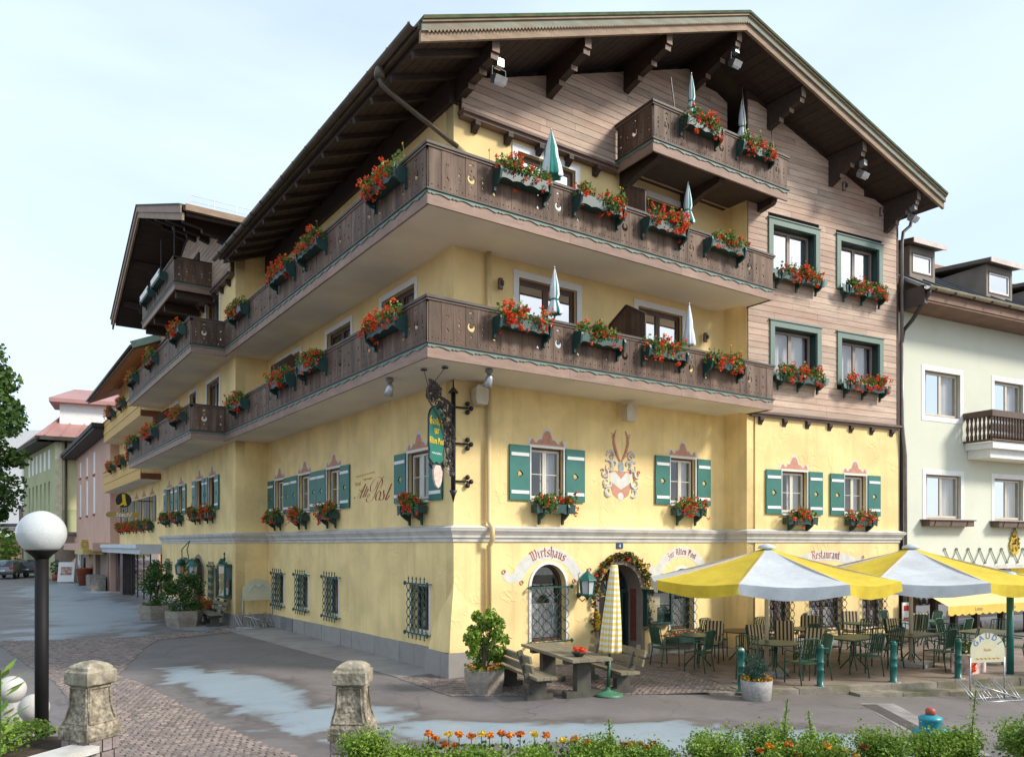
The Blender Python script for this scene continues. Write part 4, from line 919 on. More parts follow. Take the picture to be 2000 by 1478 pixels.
for fl, zr in (('upper', 10.11), ('lower', 7.23)):
    g = 'geranium boxes on the %s balcony front' % fl
    for i, x in enumerate((.6, 2.62, 4.6, 6.66)):
        ex = [('next to the carved corner panel' if fl == 'lower' else 'below the dark green striped parasol'), 'in front of the pointed screen', 'below the pale closed parasol', 'nearest the timber cladding'][i]
        flower_box(FRONT @ T(x, zr, 1.56), 1.26, f'red geranium box on {fl} balcony front, {ex}', g)
    for i, y in enumerate((.0, 4.15, 6.35, 10.5)):
        ex = ['nearest the front corner', 'the nearer of a middle pair', 'the farther of a middle pair', 'beside the annex step'][i]
        flower_box(LEFT @ T(-y, zr, 1.47), 1.42, f'red geranium box on {fl} side balcony, {ex}', 'geranium boxes on the %s side balcony' % fl)
    for i, y in enumerate((14.1, 18.9, 23.2)):
        ex = ['nearest the balcony step', 'in the middle of three', 'at its far end'][i]
        flower_box(LEFT @ T(-y, zr, 2.52), 1.6, f'red geranium box on {fl} annex balcony, {ex}', 'geranium boxes on the %s annex balcony' % fl)
for i, x in enumerate((5.9, 7.9)): flower_box(FRONT @ T(x, zA+.95, 1.5), 1.26, ['geranium box on attic balcony of front gable, left one','geranium box on attic balcony of front gable, right one'][i], 'attic balcony flower boxes')
for i, y in enumerate((17.2, 19.5)):
    t = flower_box(LEFT @ T(-y, zB+.92, 2.55), 1.7, ['empty green flower box with white front on annex attic balcony, nearer one','empty green flower box with white front on annex attic balcony, farther one'][i], 'empty attic boxes', planted=False)
    q = MB(); q.box(-.86,.86,-.12,.1,.25,.262); obj('white_liner', q, WHITE, t)
for i, (s, z, n) in enumerate([(1.71,10.19,'upper left'),(4.34,10.19,'upper right'),(1.77,7.43,'lower left'),(4.37,7.43,'lower right')]):
    t = flower_box(WING @ T(s, z, .08), 1.7, f'wide geranium box under {n} window in the timber cladding', 'geranium boxes below cladding windows', inset=.1)
    obj('bracket', box_meshes(1.7, br=.17)[2], None, t, T(-.02,0,0)); q = MB()
    for sg in (-1,1): q.prism([(sg*.8,.02),(sg*1.02,.04),(sg*.97,-.16),(sg*.8,-.2)][::sg], T(0,0,.2), .02)
    obj('corner_wing', q, TRIM, t)
nm = {0:'window left of the painted crest',1:'window right of the painted crest',2:'left shuttered window of the front wing',3:'right shuttered window of the front wing',4:'farthest of three grouped side windows',5:'middle one of three grouped side windows',6:'nearest of three grouped side windows',7:'corner side window behind the hanging sign'}
for i, (M, (u0,u1,v0,v1), a, b_) in enumerate(GARDEN):
    flower_box(M @ T((u0+u1)/2+(.05 if i < 4 else 0), v0-.12, .05), 1.0 if i > 3 else 1.08, f'dark green geranium box under the {nm[i]}', 'geranium boxes under shuttered windows', inset=.2, br=.21)
for i, (u0,u1,v0,v1) in enumerate(AW):
    flower_box(ANNEX @ T((u0+u1)/2, v0-.12, .05), 1.15, 'geranium box under %s grey-shuttered annex window' % ['the nearest','the second nearest','the third nearest','the farthest'][i], 'geranium boxes under annex windows', inset=.2)

# ------------------------------------------------------------------ closed parasols on the balconies
def closed_parasol(x, y, z, h, r, pole, label, cols=(PARG, PARW), tie=True, striped=0.5, group='closed balcony parasols'):
    t = thing('closed_parasol', label, 'parasol', T(x, y, z), group)
    b = MB(); n = 24; prof = [(.012,h),(.022,h*.97),(r*.55,h*.62),(r*.62,h*.42),(r*.42 if tie else r*.75,h*.32),(r*.62 if tie else r*.85,h*.22),(r*.95,h*.04),(r*.9,0)]
    b.lathe(prof[::-1], n, (0,0,0), f=lambda a, zz: 1+.22*math.cos(8*a)*(1-zz/h)); 
    for i in range(len(b.f)): 
        if len(b.f[i]) == 4: b.mi[i] = 1 if (i % n) % 6 < 6*striped else 0
    obj('canopy', b, [cols[0], cols[1]], t)
    q = MB(); q.tube([(0,0,-pole),(0,0,h*.2)], .018, 8); q.lathe([(.02,h),(.014,h+.04),(.001,h+.06)], 8); obj('pole', q, GREYM, t)
    if tie: q = MB(); q.lathe([(r*.5,h*.3),(r*.54,h*.32),(r*.5,h*.34)], 16, cap=False); obj('strap', q, cols[0], t)
    q = MB(); q.lathe([(.22,0),(.22,.06),(.05,.09),(.04,.25)], 14, (0,0,-pole)); obj('base', q, CONCG, t)
closed_parasol(1.73, -1.15, 10.62, 1.0, .23, 1.15, 'dark green and white striped closed parasol on upper balcony', striped=.34, tie=False)
closed_parasol(1.82, -1.15, 7.72, .98, .16, 1.15, 'pale blue and green closed parasol on lower balcony before left door', striped=.7)
closed_parasol(5.95, -1.15, 10.64, .97, .15, 1.2, 'slim pale green closed parasol on upper balcony below the attic balcony', striped=.55)
closed_parasol(5.99, -1.15, 7.66, 1.0, .14, 1.1, 'all pale blue closed parasol on lower balcony near the wing', cols=(PARW, PARW), tie=False)
closed_parasol(6.23, -1.0, 13.45, 1.0, .14, 1.2, 'pale closed parasol on attic balcony, left and higher one', striped=.6)
closed_parasol(8.17, -1.0, 13.4, 1.05, .14, 1.2, 'pale closed parasol on attic balcony, right one', striped=.7)

# ------------------------------------------------------------------ lamps and boxes fixed on the building
def floodlight(M, label, big=False):
    t = thing('floodlight', label, 'floodlight', M, 'floodlights on the building'); s = 1.08 if big else 1
    b = MB(); b.box(-.13*s,.13*s,-.1*s,.1*s,-.07*s,.06*s); b.box(-.11*s,.11*s,-.08*s,.08*s,-.11*s,-.07*s); obj('housing', b, GREYM, t, RX(R(35)))
    q = MB(); q.poly([(-.11*s,-.085*s,.062*s),(.11*s,-.085*s,.062*s),(.11*s,.085*s,.062*s),(-.11*s,.085*s,.062*s)]); obj('front_glass', q, GLASS, t, RX(R(35)))
    q = MB(); q.tube([(-.15*s,0,0),(-.15*s,0,.18*s),(.15*s,0,.18*s),(.15*s,0,0)], .012, 5); obj('yoke', q, IRON, t)
    q = MB(); q.box(-.07*s,.07*s,-.07*s,.07*s,.2*s,.34*s); obj('mounting_box', q, GREYM, t)
for x, lb in ((.30,'grey floodlight on the left purlin end under the gable'),(7.25,'grey floodlight under the roof ridge'),(11.95,'grey floodlight under the right gable slope'),(14.1,'grey floodlight at the right-hand eave corner')):
    floodlight(T(x, yv(x)+.33, ztop(x)-1.02), lb, True)
def spot(M, label):
    t = thing('spotlight', label, 'spotlight', M, 'spotlights under the lower balcony')
    b = MB(); b.lathe([(.08,0),(.08,-.05),(.05,-.07),(.03,-.12)], 10, (0,0,0)); obj('mount', b, mat('grey_spot_mount',(.2,.19,.19),.5), t)
    q = MB(); q.lathe([(.03,.1),(.07,.06),(.085,-.06),(.1,-.15)], 12); obj('lamp_head', q, GREYM, t, T(0,0,-.2) @ RX(R(28)))
spot(T(-1.2,.6,6.28), 'silver spotlight under the side balcony left of hanging sign'); spot(T(.05,-1.3,6.28), 'silver spotlight under the front balcony right of hanging sign')
def cream_box(M, label):
    b = MB(); b.smooth = False; b.prism([(-.13,-.22),(.13,-.22),(.16,-.1),(.16,.12),(.1,.19),(-.1,.19),(-.16,.12),(-.16,-.1)], I4, .2); o = obj('loudspeaker', b, mat('beige_plastic',(.55,.47,.36),.5), None, M); return tag(o, label, 'loudspeaker', 'beige loudspeakers under the balcony')
cream_box(FRONT @ T(.55,6.02,.08), 'beige loudspeaker beside the cream downpipe below the balcony'); cream_box(FRONT @ T(4.75,6.02,.25), 'beige loudspeaker above the painted crest below the balcony')
def wall_lamp(M, label):
    b = MB(); b.lathe([(.055,-.12),(.06,-.1),(.06,.1),(.055,.12)], 12); o = obj('wall_lamp', b, mat('bronze_lamp',(.16,.1,.08),.35,metal=.4), None, M); tag(o, label, 'wall lamp', 'bronze wall lamps')
    q = MB(); q.box(-.03,.03,-.1,0,-.05,.05); obj('wall_plate', q, IRON, o)
for x, y, z, lb in ((1.12,-.12,10.78,'small bronze wall lamp beside the upper left balcony door'),(1.12,-.12,8.52,'small bronze wall lamp beside the lower left balcony door'),(7.75,-.12,8.35,'small bronze wall lamp right of the lower right balcony door'),(7.75,-.12,10.75,'small bronze wall lamp right of the upper right balcony door')): wall_lamp(T(x,y,z) if True else 0, lb)
wall_lamp(T(4.95,-.34,14.2), 'small bronze lamp on the gable cladding under the second purlin')
wall_lamp(T(13.5,-1.75,12.55), 'small bronze lamp on the wing cladding near the right eave'); wall_lamp(T(12.0,-1.5,13.0), 'small bronze lamp on the wing cladding below a floodlight')

# ------------------------------------------------------------------ wrought-iron hanging sign on the corner
hs = thing('hanging_sign', 'green hanging inn sign with gold lettering on black scrolled iron bracket', 'sign', T(-.02,-.02,0))
b = MB(); b.tube([(0,0,3.85),(0,0,6.05)], .05, 6); b.lathe([(.12,0),(.02,.12),(.012,.3)], 6, (0,0,6.02)); b.lathe([(.01,-.25),(.05,-.1),(.1,0)], 6, (0,0,3.95)); obj('iron_post', b, IRON, hs)
dg = V((-.88,-.475,0))                                  # the bracket points out from the corner towards the street
def sg(r, z): return (dg.x*r, dg.y*r, z)
b = MB(); b.beam(sg(0,5.72), sg(1.0,5.95), .05, .035); b.beam(sg(0,4.5), sg(.1,4.5), .03,.03)
b.tube([sg(.0,4.35),sg(.16,4.5),sg(.3,4.75),sg(.42,5.1),sg(.62,5.45),sg(.95,5.7),sg(1.0,5.93)], .02, 5)
rng = random.Random(4)
for (r0, z0, s, tw) in ((.18,5.35,.17,1),(.14,5.0,.14,-1),(.2,4.75,.12,1),(.38,5.5,.13,-1),(.6,5.66,.11,1),(.13,5.55,.1,-1),(.1,4.55,.09,1),(.3,5.15,.1,-1),(.5,5.35,.09,1),(.8,5.76,.09,-1),(.08,4.85,.07,1),(.24,4.95,.07,-1)):
    b.tube([sg(r0+s*(1-k/15)*math.cos(tw*k*.62), z0+s*(1-k/15)*math.sin(tw*k*.62)) for k in range(14)], .014, 4)
    for k in range(4):
        a = rng.uniform(0,6.28); p = V(sg(r0+s*math.cos(a), z0+s*math.sin(a))); b.add([p, p+V((.03,-.03,.04)), p+V((.01,.03,.09)), p+V((-.03,0,.04))], [(0,1,2,3)])
for (r0, z0, s, tw) in ((.25,5.62,.12,-1),(.42,5.68,.1,1),(.75,5.85,.08,1),(.9,5.8,.08,-1),(.12,5.2,.11,1),(.22,5.2,.08,-1),(.1,4.68,.1,-1),(.3,4.9,.1,1),(.18,4.5,.08,-1),(.4,5.3,.07,1),(.1,4.3,.07,1),(.55,5.55,.08,-1),(.07,5.0,.08,1)):
    b.tube([V(sg(r0+s*(1-k/12)*math.cos(tw*k*.7+1), z0+s*(1-k/12)*math.sin(tw*k*.7+1)))+V((.03*(tw),-.03*tw,0)) for k in range(11)], .019, 4)
    for k in range(5):
        a = rng.uniform(0,6.28); p = V(sg(r0+s*math.cos(a), z0+s*math.sin(a))); b.add([p, p+V((.05,-.05,.03)), p+V((.02,.04,.11)), p+V((-.05,.02,.05))], [(0,1,2,3)])
for k in range(7): 
    r0 = .5+.07*k; b.lathe([(.001,0),(.03,.05),(.014,.1),(.035,.16),(.001,.26-.02*abs(k-3))], 5, V(sg(r0, 5.86+.016*k)))
obj('iron_scrollwork', b, mat('weathered_scroll_iron',(.10,.085,.08),.5,.4,10,.2,40,metal=.3), hs)
for z in (4.15, 4.95, 5.72):                             # trefoil wall anchors
    q = MB(); q.tube([(0,0,z),(.34,-.04,z)], .022, 5)
    for dx, dz in ((.42,0),(.33,.09),(.33,-.09)): q.sphere((dx,-.04,z+dz), .055, 8, 5)
    obj('wall_anchor', q, IRON, hs)
sM = Matrix(((dg.x*-1,0,-.63,dg.x*.78),(dg.y*-1,0,.78,dg.y*.78),(0,1,0,0),(0,0,0,1)))
# the board hangs across the bracket, facing the square
fx = -dg.normalized(); fn = V((fx.y,-fx.x,0))
SM = Matrix(((fx.x,0,fn.x,dg.x*.66),(fx.y,0,fn.y,dg.y*.66),(0,1,0,0),(0,0,0,1)))
cu = [(-.26,4.56),(-.20,4.50),(-.10,4.46),(0,4.5),(.10,4.46),(.20,4.5),(.26,4.56),(.24,4.7),(.27,4.85),(.27,5.35)]+[(.27*math.cos(R(a)),5.35+.27*math.sin(R(a))) for a in range(15,180,15)]+[(-.27,5.35),(-.27,4.85),(-.24,4.7)]
sb = obj('sign_board', plate([cu], .04, I4, 'sign_board'), mat('sign_green',(.015,.17,.12),.4,.08,5), hs, SM)
rim = MB(); rim.tube([(x,y,-.02) for x,y in cu], .022, 5, closed=True); obj('sign_rim', rim, IRON, sb)
for txt, z, s in (('Gasthof',5.25,.112),('zur',5.07,.10),('Alten Post',4.86,.084)):
    obj('sign_lettering', fraktur(txt, s, .28, place=lambda x, y, z=z: (x, z+y), z0=.003), GOLD, sb)
q = MB(); q.tube([(-.17+.02*k, 4.66+.022*math.sin(k*1.9), .004) for k in range(18)], .009, 4); obj('sign_script', q, WHITE, sb)
q = MB(); q.prism([(x*.17,4.2+y*.2) for x,y in [(-.5,1.1),(.5,1.1),(1,.5),(.85,-.4),(.5,-1),(0,-1.25),(-.5,-1),(-.85,-.4),(-1,.5)]][::-1], I4, .04); ov = obj('emblem_plate', q, mat('pale_pink_enamel',(.6,.48,.42),.4,.25,14), hs, SM)
for s in (-1,1):
    q = MB(); q.tube([(s*.2,4.5,0),(s*.27,4.42,.01),(s*.2,4.36,.01),(s*.14,4.42,.01)], .025, 5); obj('sign_scroll', q, IRON, sb)
for (x, y) in ((-.75,-.95),(-1.0,-.55)):
    q = MB(); e = sg(.95,5.93); q.tube([e,(x,y,6.27)], .008, 4); q.lathe([(.07,0),(.07,.015)], 8, (x,y,6.262)); obj('stay_rod', q, IRON, hs)

# ------------------------------------------------------------------ things by the main door
ga = thing('door_garland', 'autumn garland of leaves and flowers round the stone door arch', 'garland', T(4.775,-.06,1.6))
def arcpt(rng, r0=.9):
    t = rng.uniform(-.30, math.pi+.30)
    if t < 0: p = (r0, 3*t)
    elif t > math.pi: p = (-r0, -3*(t-math.pi))
    else: p = (r0*math.cos(t), r0*1.02*math.sin(t))
    q = V((rng.gauss(0,.05), rng.gauss(0,.05), rng.gauss(0,.05))); return V((p[0]+q.x, -.02+q.y-abs(q.z)*.4, p[1]+q.z))
obj('garland_leaves', leaves(900, arcpt, .05, .11, 3, .2), leafmat('garland_leaf',(.03,.07,.015),(.12,.15,.04)), ga)
obj('dark_red_leaves', leaves(420, arcpt, .05, .11, 5, .2), leafmat('garland_red_leaf',(.12,.012,.01),(.22,.05,.02)), ga)
def fl_cl(n, mt, seed, nm):
    rng = random.Random(seed); b = MB()
    for i in range(n):
        c = arcpt(rng)+V((0,-.05,0))
        for _ in range(9): leaf_quad(b, blob(rng, c, (.05,.04,.05)), rng.uniform(.04,.07), rng, 0, .8)
    obj(nm, b, mt, ga)
fl_cl(17, YELF, 8, 'yellow_blossoms'); fl_cl(9, REDF, 9, 'red_blossoms')
q = MB(); rng = random.Random(3); [leaf_quad(q, blob(rng, (-.86,-.08,-.62), (.06,.06,.22)), .1, rng, 0) for _ in range(60)]; obj('yellow_ribbon', q, YELF, ga)
def lantern(M, label, arm=.3):
    t = thing('wall_lantern', label, 'lantern', M, 'green hexagonal wall lanterns')
    b = MB(); b.lathe([(.235,.0),(.225,.03),(.12,.14),(.02,.22),(.012,.28)], 6, (0,0,.16), smooth=False); b.lathe([(.16,-.20),(.17,-.17),(.17,-.15)], 6, smooth=False); b.lathe([(.012,-.3),(.05,-.24),(.1,-.2)], 6, smooth=False); obj('lantern_roof', b, LANT, t)
    for k in range(6):
        a = math.pi/3*k; q = MB(); q.beam((.155*math.cos(a),.155*math.sin(a),-.16),(.19*math.cos(a),.19*math.sin(a),.17),.022,.022); obj('lantern_bar', q, LANT, t)
    q = MB(); q.lathe([(.145,-.15),(.18,.16)], 6, smooth=False, cap=False); obj('lantern_glass', q, mat('milky_lantern_glass',(.55,.55,.56),.15), t)
    q = MB(); q.tube([(0,.05,.16),(0,arm*.6,.26),(0,arm+.02,.14),(0,arm+.02,-.26),(0,arm*.6,-.34),(0,.08,-.28)], .014, 5); q.sphere((0,arm,-.2), .06, 8, 6); q.tube([(-.16,.1,.2),(-.2,.1,.3),(-.13,.1,.34)], .01, 4); obj('lantern_arm', q, IRONG, t)
lantern(T(3.42,-.34,1.80), 'green iron wall lantern left of the main door arch')
mb_ = thing('menu_case', 'dark green glazed menu case right of the main door', 'menu case', FRONT @ T(6.0,1.18,0))
b = MB(); b.box(-.46,-.40,-.44,.44,0,.16); b.box(.40,.46,-.44,.44,0,.16); b.box(-.40,.40,-.44,-.38,0,.16); b.box(-.40,.40,.38,.44,0,.16); b.box(-.4,.4,-.38,.38,.0,.02); b.box(-.5,.5,.44,.48,0,.22); obj('case', b, TEAL, mb_)
q = MB(); q.poly([(-.4,-.38,.13),(.4,-.38,.13),(.4,.38,.13),(-.4,.38,.13)]); obj('pane', q, GLASS, mb_)
q = MB(); q.prism([(-.34,.3),(-.34,-.02),(-.2,-.1),(-.2,-.34),(.02,-.34),(.02,.0),(.12,.02),(.12,.3)][::-1], T(0,0,.03), .006); obj('menu_sheet', q, mat('cream_menu_paper',(.62,.52,.3),.9,.1,8), mb_)
q = MB(); q.box(-.5,.5,-.30+.8,-.3+.86,.0,.0+.3); q.v = [(x,y+.0,z) for x,y,z in q.v]; obj('shingle_roof', q, mat('straw_shingle',(.45,.36,.16),.9,.3,14,.4,30), mb_)
hn = tag(obj('house_number', plate([rect(-.11,.11,-.07,.07)], .01, I4, 'house_number'), mat('blue_enamel',(.02,.05,.12),.3), None, FRONT @ T(4.75,2.77,.02)), 'blue house number plate 4 above the door garland', 'number plate')
obj('numeral', text_mesh('4', .13, .004), WHITE, hn, T(0,-.045,.002))
# window flower tray by the restaurant window
wt = thing('flower_tray', 'low green flower tray with dry red flowers below the arched restaurant window', 'flower tray', FRONT @ T(6.95,.42,.06))
b = MB(); b.box(-.62,.62,-.16,0,0,.22); obj('trough', b, TEAL, wt); obj('tray_flowers', leaves(240, lambda r: V((r.uniform(-.6,.6), r.uniform(0,.13), r.uniform(.02,.24))), .04,.08, 21), leafmat('dry_red_flower',(.22,.06,.03),(.4,.16,.08)), wt)
# annex entrance: pair of lanterns, iron crown, glazed showcase
lantern(LEFT @ T(-18.55,1.72,1.45) @ RX(R(-90)) if False else T(-1.5,19.3,1.78) @ RZ(R(-90)), 'green wall lantern left of the annex doorway', .3); lantern(T(-1.55,16.85,1.82) @ RZ(R(-90)), 'green wall lantern right of the annex doorway')
ac = thing('entrance_canopy', 'green iron canopy with greenery over the annex doorway', 'canopy', T(-1.12,17.9,1.9))
b = MB()
for s in (-1,1): b.tube([(0,s*.75,.1),(-.45,s*.62,.25),(-.5,s*.45,.7),(-.3,0,1.05)], .022, 5)
b.tube([(-.5,-.6,.3),(-.62,0,.36),(-.5,.6,.3)], .022, 5); b.lathe([(.2,.1),(.22,.3),(.1,.34)], 8, (-.4,.72,.0)); b.lathe([(.2,.1),(.22,.3),(.1,.34)], 8, (-.4,-.72,.0)); obj('iron_frame', b, IRONG, ac)
obj('crown_leaves', leaves(320, lambda r: blob(r, (-.35,r.choice([-.45,0,.45,.8,-.75]),.1), (.2,.28,.3)), .06,.12, 31), LEAFD, ac)
obj('crown_flowers', leaves(50, lambda r: blob(r, (-.45,r.choice([-.4,.4,.8]),-.1), (.15,.2,.25)), .05,.09, 32), ORAF, ac)
sc_ = thing('showcase', 'green iron display case with scrolled top on the annex wall above the bench', 'display case', ANNEX @ T(-13.55,1.5,0))
b = MB(); b.box(-.5,.5,-.55,-.48,0,.26); b.box(-.5,.5,.55,.62,0,.26); b.box(-.5,-.44,-.48,.55,.2,.26); b.box(.44,.5,-.48,.55,.2,.26); b.box(-.5,.5,-.48,.55,.0,.02)
for k in range(9): b.tube([(-.5+.125*k,.62,.2),(-.45+.125*k,.7+.06*math.sin(k*.8)+.1*(1-abs(k-4)/4),.2),(-.38+.125*k,.62,.2)], .018, 4)
b.lathe([(.02,.7),(.05,.85),(.015,.95),(.04,1.03),(.001,1.1)], 6); 
for j in range(len(b.v)-30, len(b.v)): p = b.v[j]; b.v[j] = (p[0], p[2]-.05, p[1]+.13)
obj('case', b, IRONG, sc_); q = MB(); q.box(-.36,.36,-.4,.1,.05,.06); obj('poster', q, mat('poster_print',(.28,.16,.12),.8,.8,9), sc_); q = MB(); q.box(-.25,.2,-.44,-.2,.06,.065); obj('notice', q, WHITE, sc_)
q = MB(); q.poly([(-.44,-.48,.24),(.44,-.48,.24),(.44,.55,.24),(-.44,.55,.24)]); obj('pane', q, GLASS, sc_)
fb2 = flower_box(ANNEX @ T(-15.5,.55,.05), 1.0, 'orange and red flower box below the grilled annex window above the bench', 'geranium boxes under annex windows', inset=.2)
# ------------------------------------------------------------------ ground
def zg(x, y):
    k = max(0., min(1., (x-2.2)/6.5)); return -.27*k if y < -1.5 or x > 9 else -.27*k*max(0,min(1,(-y-.2)/1.3))
m, t, bs = nodes('wet_asphalt'); N = t.nodes.new; K = t.links.new
geo = N('ShaderNodeNewGeometry'); sx = N('ShaderNodeSeparateXYZ'); K(geo.outputs['Position'], sx.inputs[0])
def math_(op, a, b=None, c=None, clamp=False):
    q = N('ShaderNodeMath'); q.operation = op; q.use_clamp = clamp
    for i, v in enumerate((a, b, c)):
        if v is None: continue
        if isinstance(v, (int, float)): q.inputs[i].default_value = v
        else: K(v, q.inputs[i])
    return q.outputs[0]
def noise_(sc, det=5, dist=0., st=(1,1,1)):
    mp_ = N('ShaderNodeMapping'); mp_.inputs['Scale'].default_value = st; K(geo.outputs['Position'], mp_.inputs[0])
    n = N('ShaderNodeTexNoise'); n.inputs['Scale'].default_value = sc; n.inputs['Detail'].default_value = det; n.inputs['Distortion'].default_value = dist; K(mp_.outputs[0], n.inputs['Vector']); return n.outputs['Fac']
# puddled areas given the painted sky sheen: (centre x, y, radii, angle)
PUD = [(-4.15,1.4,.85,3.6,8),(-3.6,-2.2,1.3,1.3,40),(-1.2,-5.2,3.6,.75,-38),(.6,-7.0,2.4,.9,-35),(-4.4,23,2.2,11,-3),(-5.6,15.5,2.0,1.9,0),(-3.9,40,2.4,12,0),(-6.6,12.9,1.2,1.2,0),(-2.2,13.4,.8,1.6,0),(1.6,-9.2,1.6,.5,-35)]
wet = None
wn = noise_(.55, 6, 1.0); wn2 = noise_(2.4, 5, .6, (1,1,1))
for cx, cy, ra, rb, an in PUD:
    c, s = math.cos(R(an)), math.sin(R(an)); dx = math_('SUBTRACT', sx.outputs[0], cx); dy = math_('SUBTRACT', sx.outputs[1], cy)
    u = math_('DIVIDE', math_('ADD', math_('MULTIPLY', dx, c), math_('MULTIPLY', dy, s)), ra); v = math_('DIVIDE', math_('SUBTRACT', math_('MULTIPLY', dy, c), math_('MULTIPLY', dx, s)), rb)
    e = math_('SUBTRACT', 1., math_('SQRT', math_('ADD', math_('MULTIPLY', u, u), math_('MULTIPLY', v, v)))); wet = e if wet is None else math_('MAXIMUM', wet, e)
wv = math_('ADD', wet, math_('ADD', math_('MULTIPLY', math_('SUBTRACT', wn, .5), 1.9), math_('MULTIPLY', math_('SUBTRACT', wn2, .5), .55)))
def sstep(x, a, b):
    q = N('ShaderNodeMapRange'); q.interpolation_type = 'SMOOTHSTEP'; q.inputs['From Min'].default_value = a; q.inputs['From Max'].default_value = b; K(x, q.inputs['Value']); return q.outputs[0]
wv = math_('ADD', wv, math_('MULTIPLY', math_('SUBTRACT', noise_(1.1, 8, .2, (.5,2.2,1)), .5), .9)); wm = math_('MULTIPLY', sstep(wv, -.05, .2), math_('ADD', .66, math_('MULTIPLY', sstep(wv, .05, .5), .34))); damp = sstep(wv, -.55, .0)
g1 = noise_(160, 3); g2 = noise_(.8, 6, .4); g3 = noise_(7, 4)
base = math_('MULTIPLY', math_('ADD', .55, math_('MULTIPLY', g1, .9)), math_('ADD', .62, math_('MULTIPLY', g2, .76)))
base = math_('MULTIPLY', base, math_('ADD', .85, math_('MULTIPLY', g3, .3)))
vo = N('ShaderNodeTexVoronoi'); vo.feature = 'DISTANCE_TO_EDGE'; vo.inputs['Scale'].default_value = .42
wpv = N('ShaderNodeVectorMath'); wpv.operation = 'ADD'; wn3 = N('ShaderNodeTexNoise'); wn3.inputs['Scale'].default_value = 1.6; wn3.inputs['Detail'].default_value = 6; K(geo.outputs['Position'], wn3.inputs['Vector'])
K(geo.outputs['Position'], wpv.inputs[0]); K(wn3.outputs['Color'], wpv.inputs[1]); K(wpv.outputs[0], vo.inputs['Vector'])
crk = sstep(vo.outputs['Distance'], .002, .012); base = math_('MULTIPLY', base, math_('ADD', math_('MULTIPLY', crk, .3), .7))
# sky sheen of the wet patches painted as pale bluish colour; damp dark asphalt around
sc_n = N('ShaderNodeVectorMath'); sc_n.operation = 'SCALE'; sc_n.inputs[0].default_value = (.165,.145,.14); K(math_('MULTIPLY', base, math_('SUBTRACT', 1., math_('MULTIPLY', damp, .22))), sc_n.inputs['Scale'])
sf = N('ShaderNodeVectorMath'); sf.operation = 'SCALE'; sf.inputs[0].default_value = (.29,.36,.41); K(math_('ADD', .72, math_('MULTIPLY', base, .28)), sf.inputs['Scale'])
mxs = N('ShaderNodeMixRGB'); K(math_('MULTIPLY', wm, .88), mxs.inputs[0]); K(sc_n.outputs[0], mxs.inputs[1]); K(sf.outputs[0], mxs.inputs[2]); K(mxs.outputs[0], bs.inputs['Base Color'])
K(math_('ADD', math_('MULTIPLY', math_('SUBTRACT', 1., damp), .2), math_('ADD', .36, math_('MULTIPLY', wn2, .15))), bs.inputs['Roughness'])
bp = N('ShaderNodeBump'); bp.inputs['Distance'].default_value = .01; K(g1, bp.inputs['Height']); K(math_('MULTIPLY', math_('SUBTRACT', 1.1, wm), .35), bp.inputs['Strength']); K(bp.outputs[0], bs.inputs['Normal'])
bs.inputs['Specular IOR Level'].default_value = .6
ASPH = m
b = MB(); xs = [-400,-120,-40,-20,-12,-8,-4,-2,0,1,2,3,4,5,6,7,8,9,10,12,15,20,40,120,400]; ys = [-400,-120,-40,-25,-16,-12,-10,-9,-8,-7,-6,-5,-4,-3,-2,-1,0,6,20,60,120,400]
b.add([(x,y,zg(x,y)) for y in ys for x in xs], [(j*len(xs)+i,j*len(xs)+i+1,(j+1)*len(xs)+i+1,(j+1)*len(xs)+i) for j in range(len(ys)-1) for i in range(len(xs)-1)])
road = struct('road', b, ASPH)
def inside(p, poly):
    r = False; n = len(poly)
    for i in range(n):
        (x1,y1),(x2,y2) = poly[i], poly[(i+1)%n]
        if (y1 > p[1]) != (y2 > p[1]) and p[0] < (x2-x1)*(p[1]-y1)/(y2-y1)+x1: r = not r
    return r
# patched strips in the asphalt on the right
b = MB(); b.poly([(5.0,-6.2,zg(5.0,-6.2)+.004),(5.6,-6.5,zg(5.6,-6.5)+.004),(2.8,-9.4,zg(2.8,-9.4)+.004),(2.2,-9.1,zg(2.2,-9.1)+.004)][::-1]); struct('road_patch', b, mat('pale_road_patch',(.27,.245,.235),.7,.3,2,.2,60,dirt=(.15,.12,.1,.6)))
b = MB(); b.poly([(4.9,-6.3,zg(4.9,-6.3)+.008),(5.15,-6.42,zg(5.1,-6.4)+.008),(3.2,-8.6,zg(3.2,-8.6)+.008),(2.95,-8.5,zg(2.95,-8.5)+.008)][::-1]); struct('road_patch', b, mat('dark_tar_patch',(.075,.065,.062),.55,.2,3,.2,80))
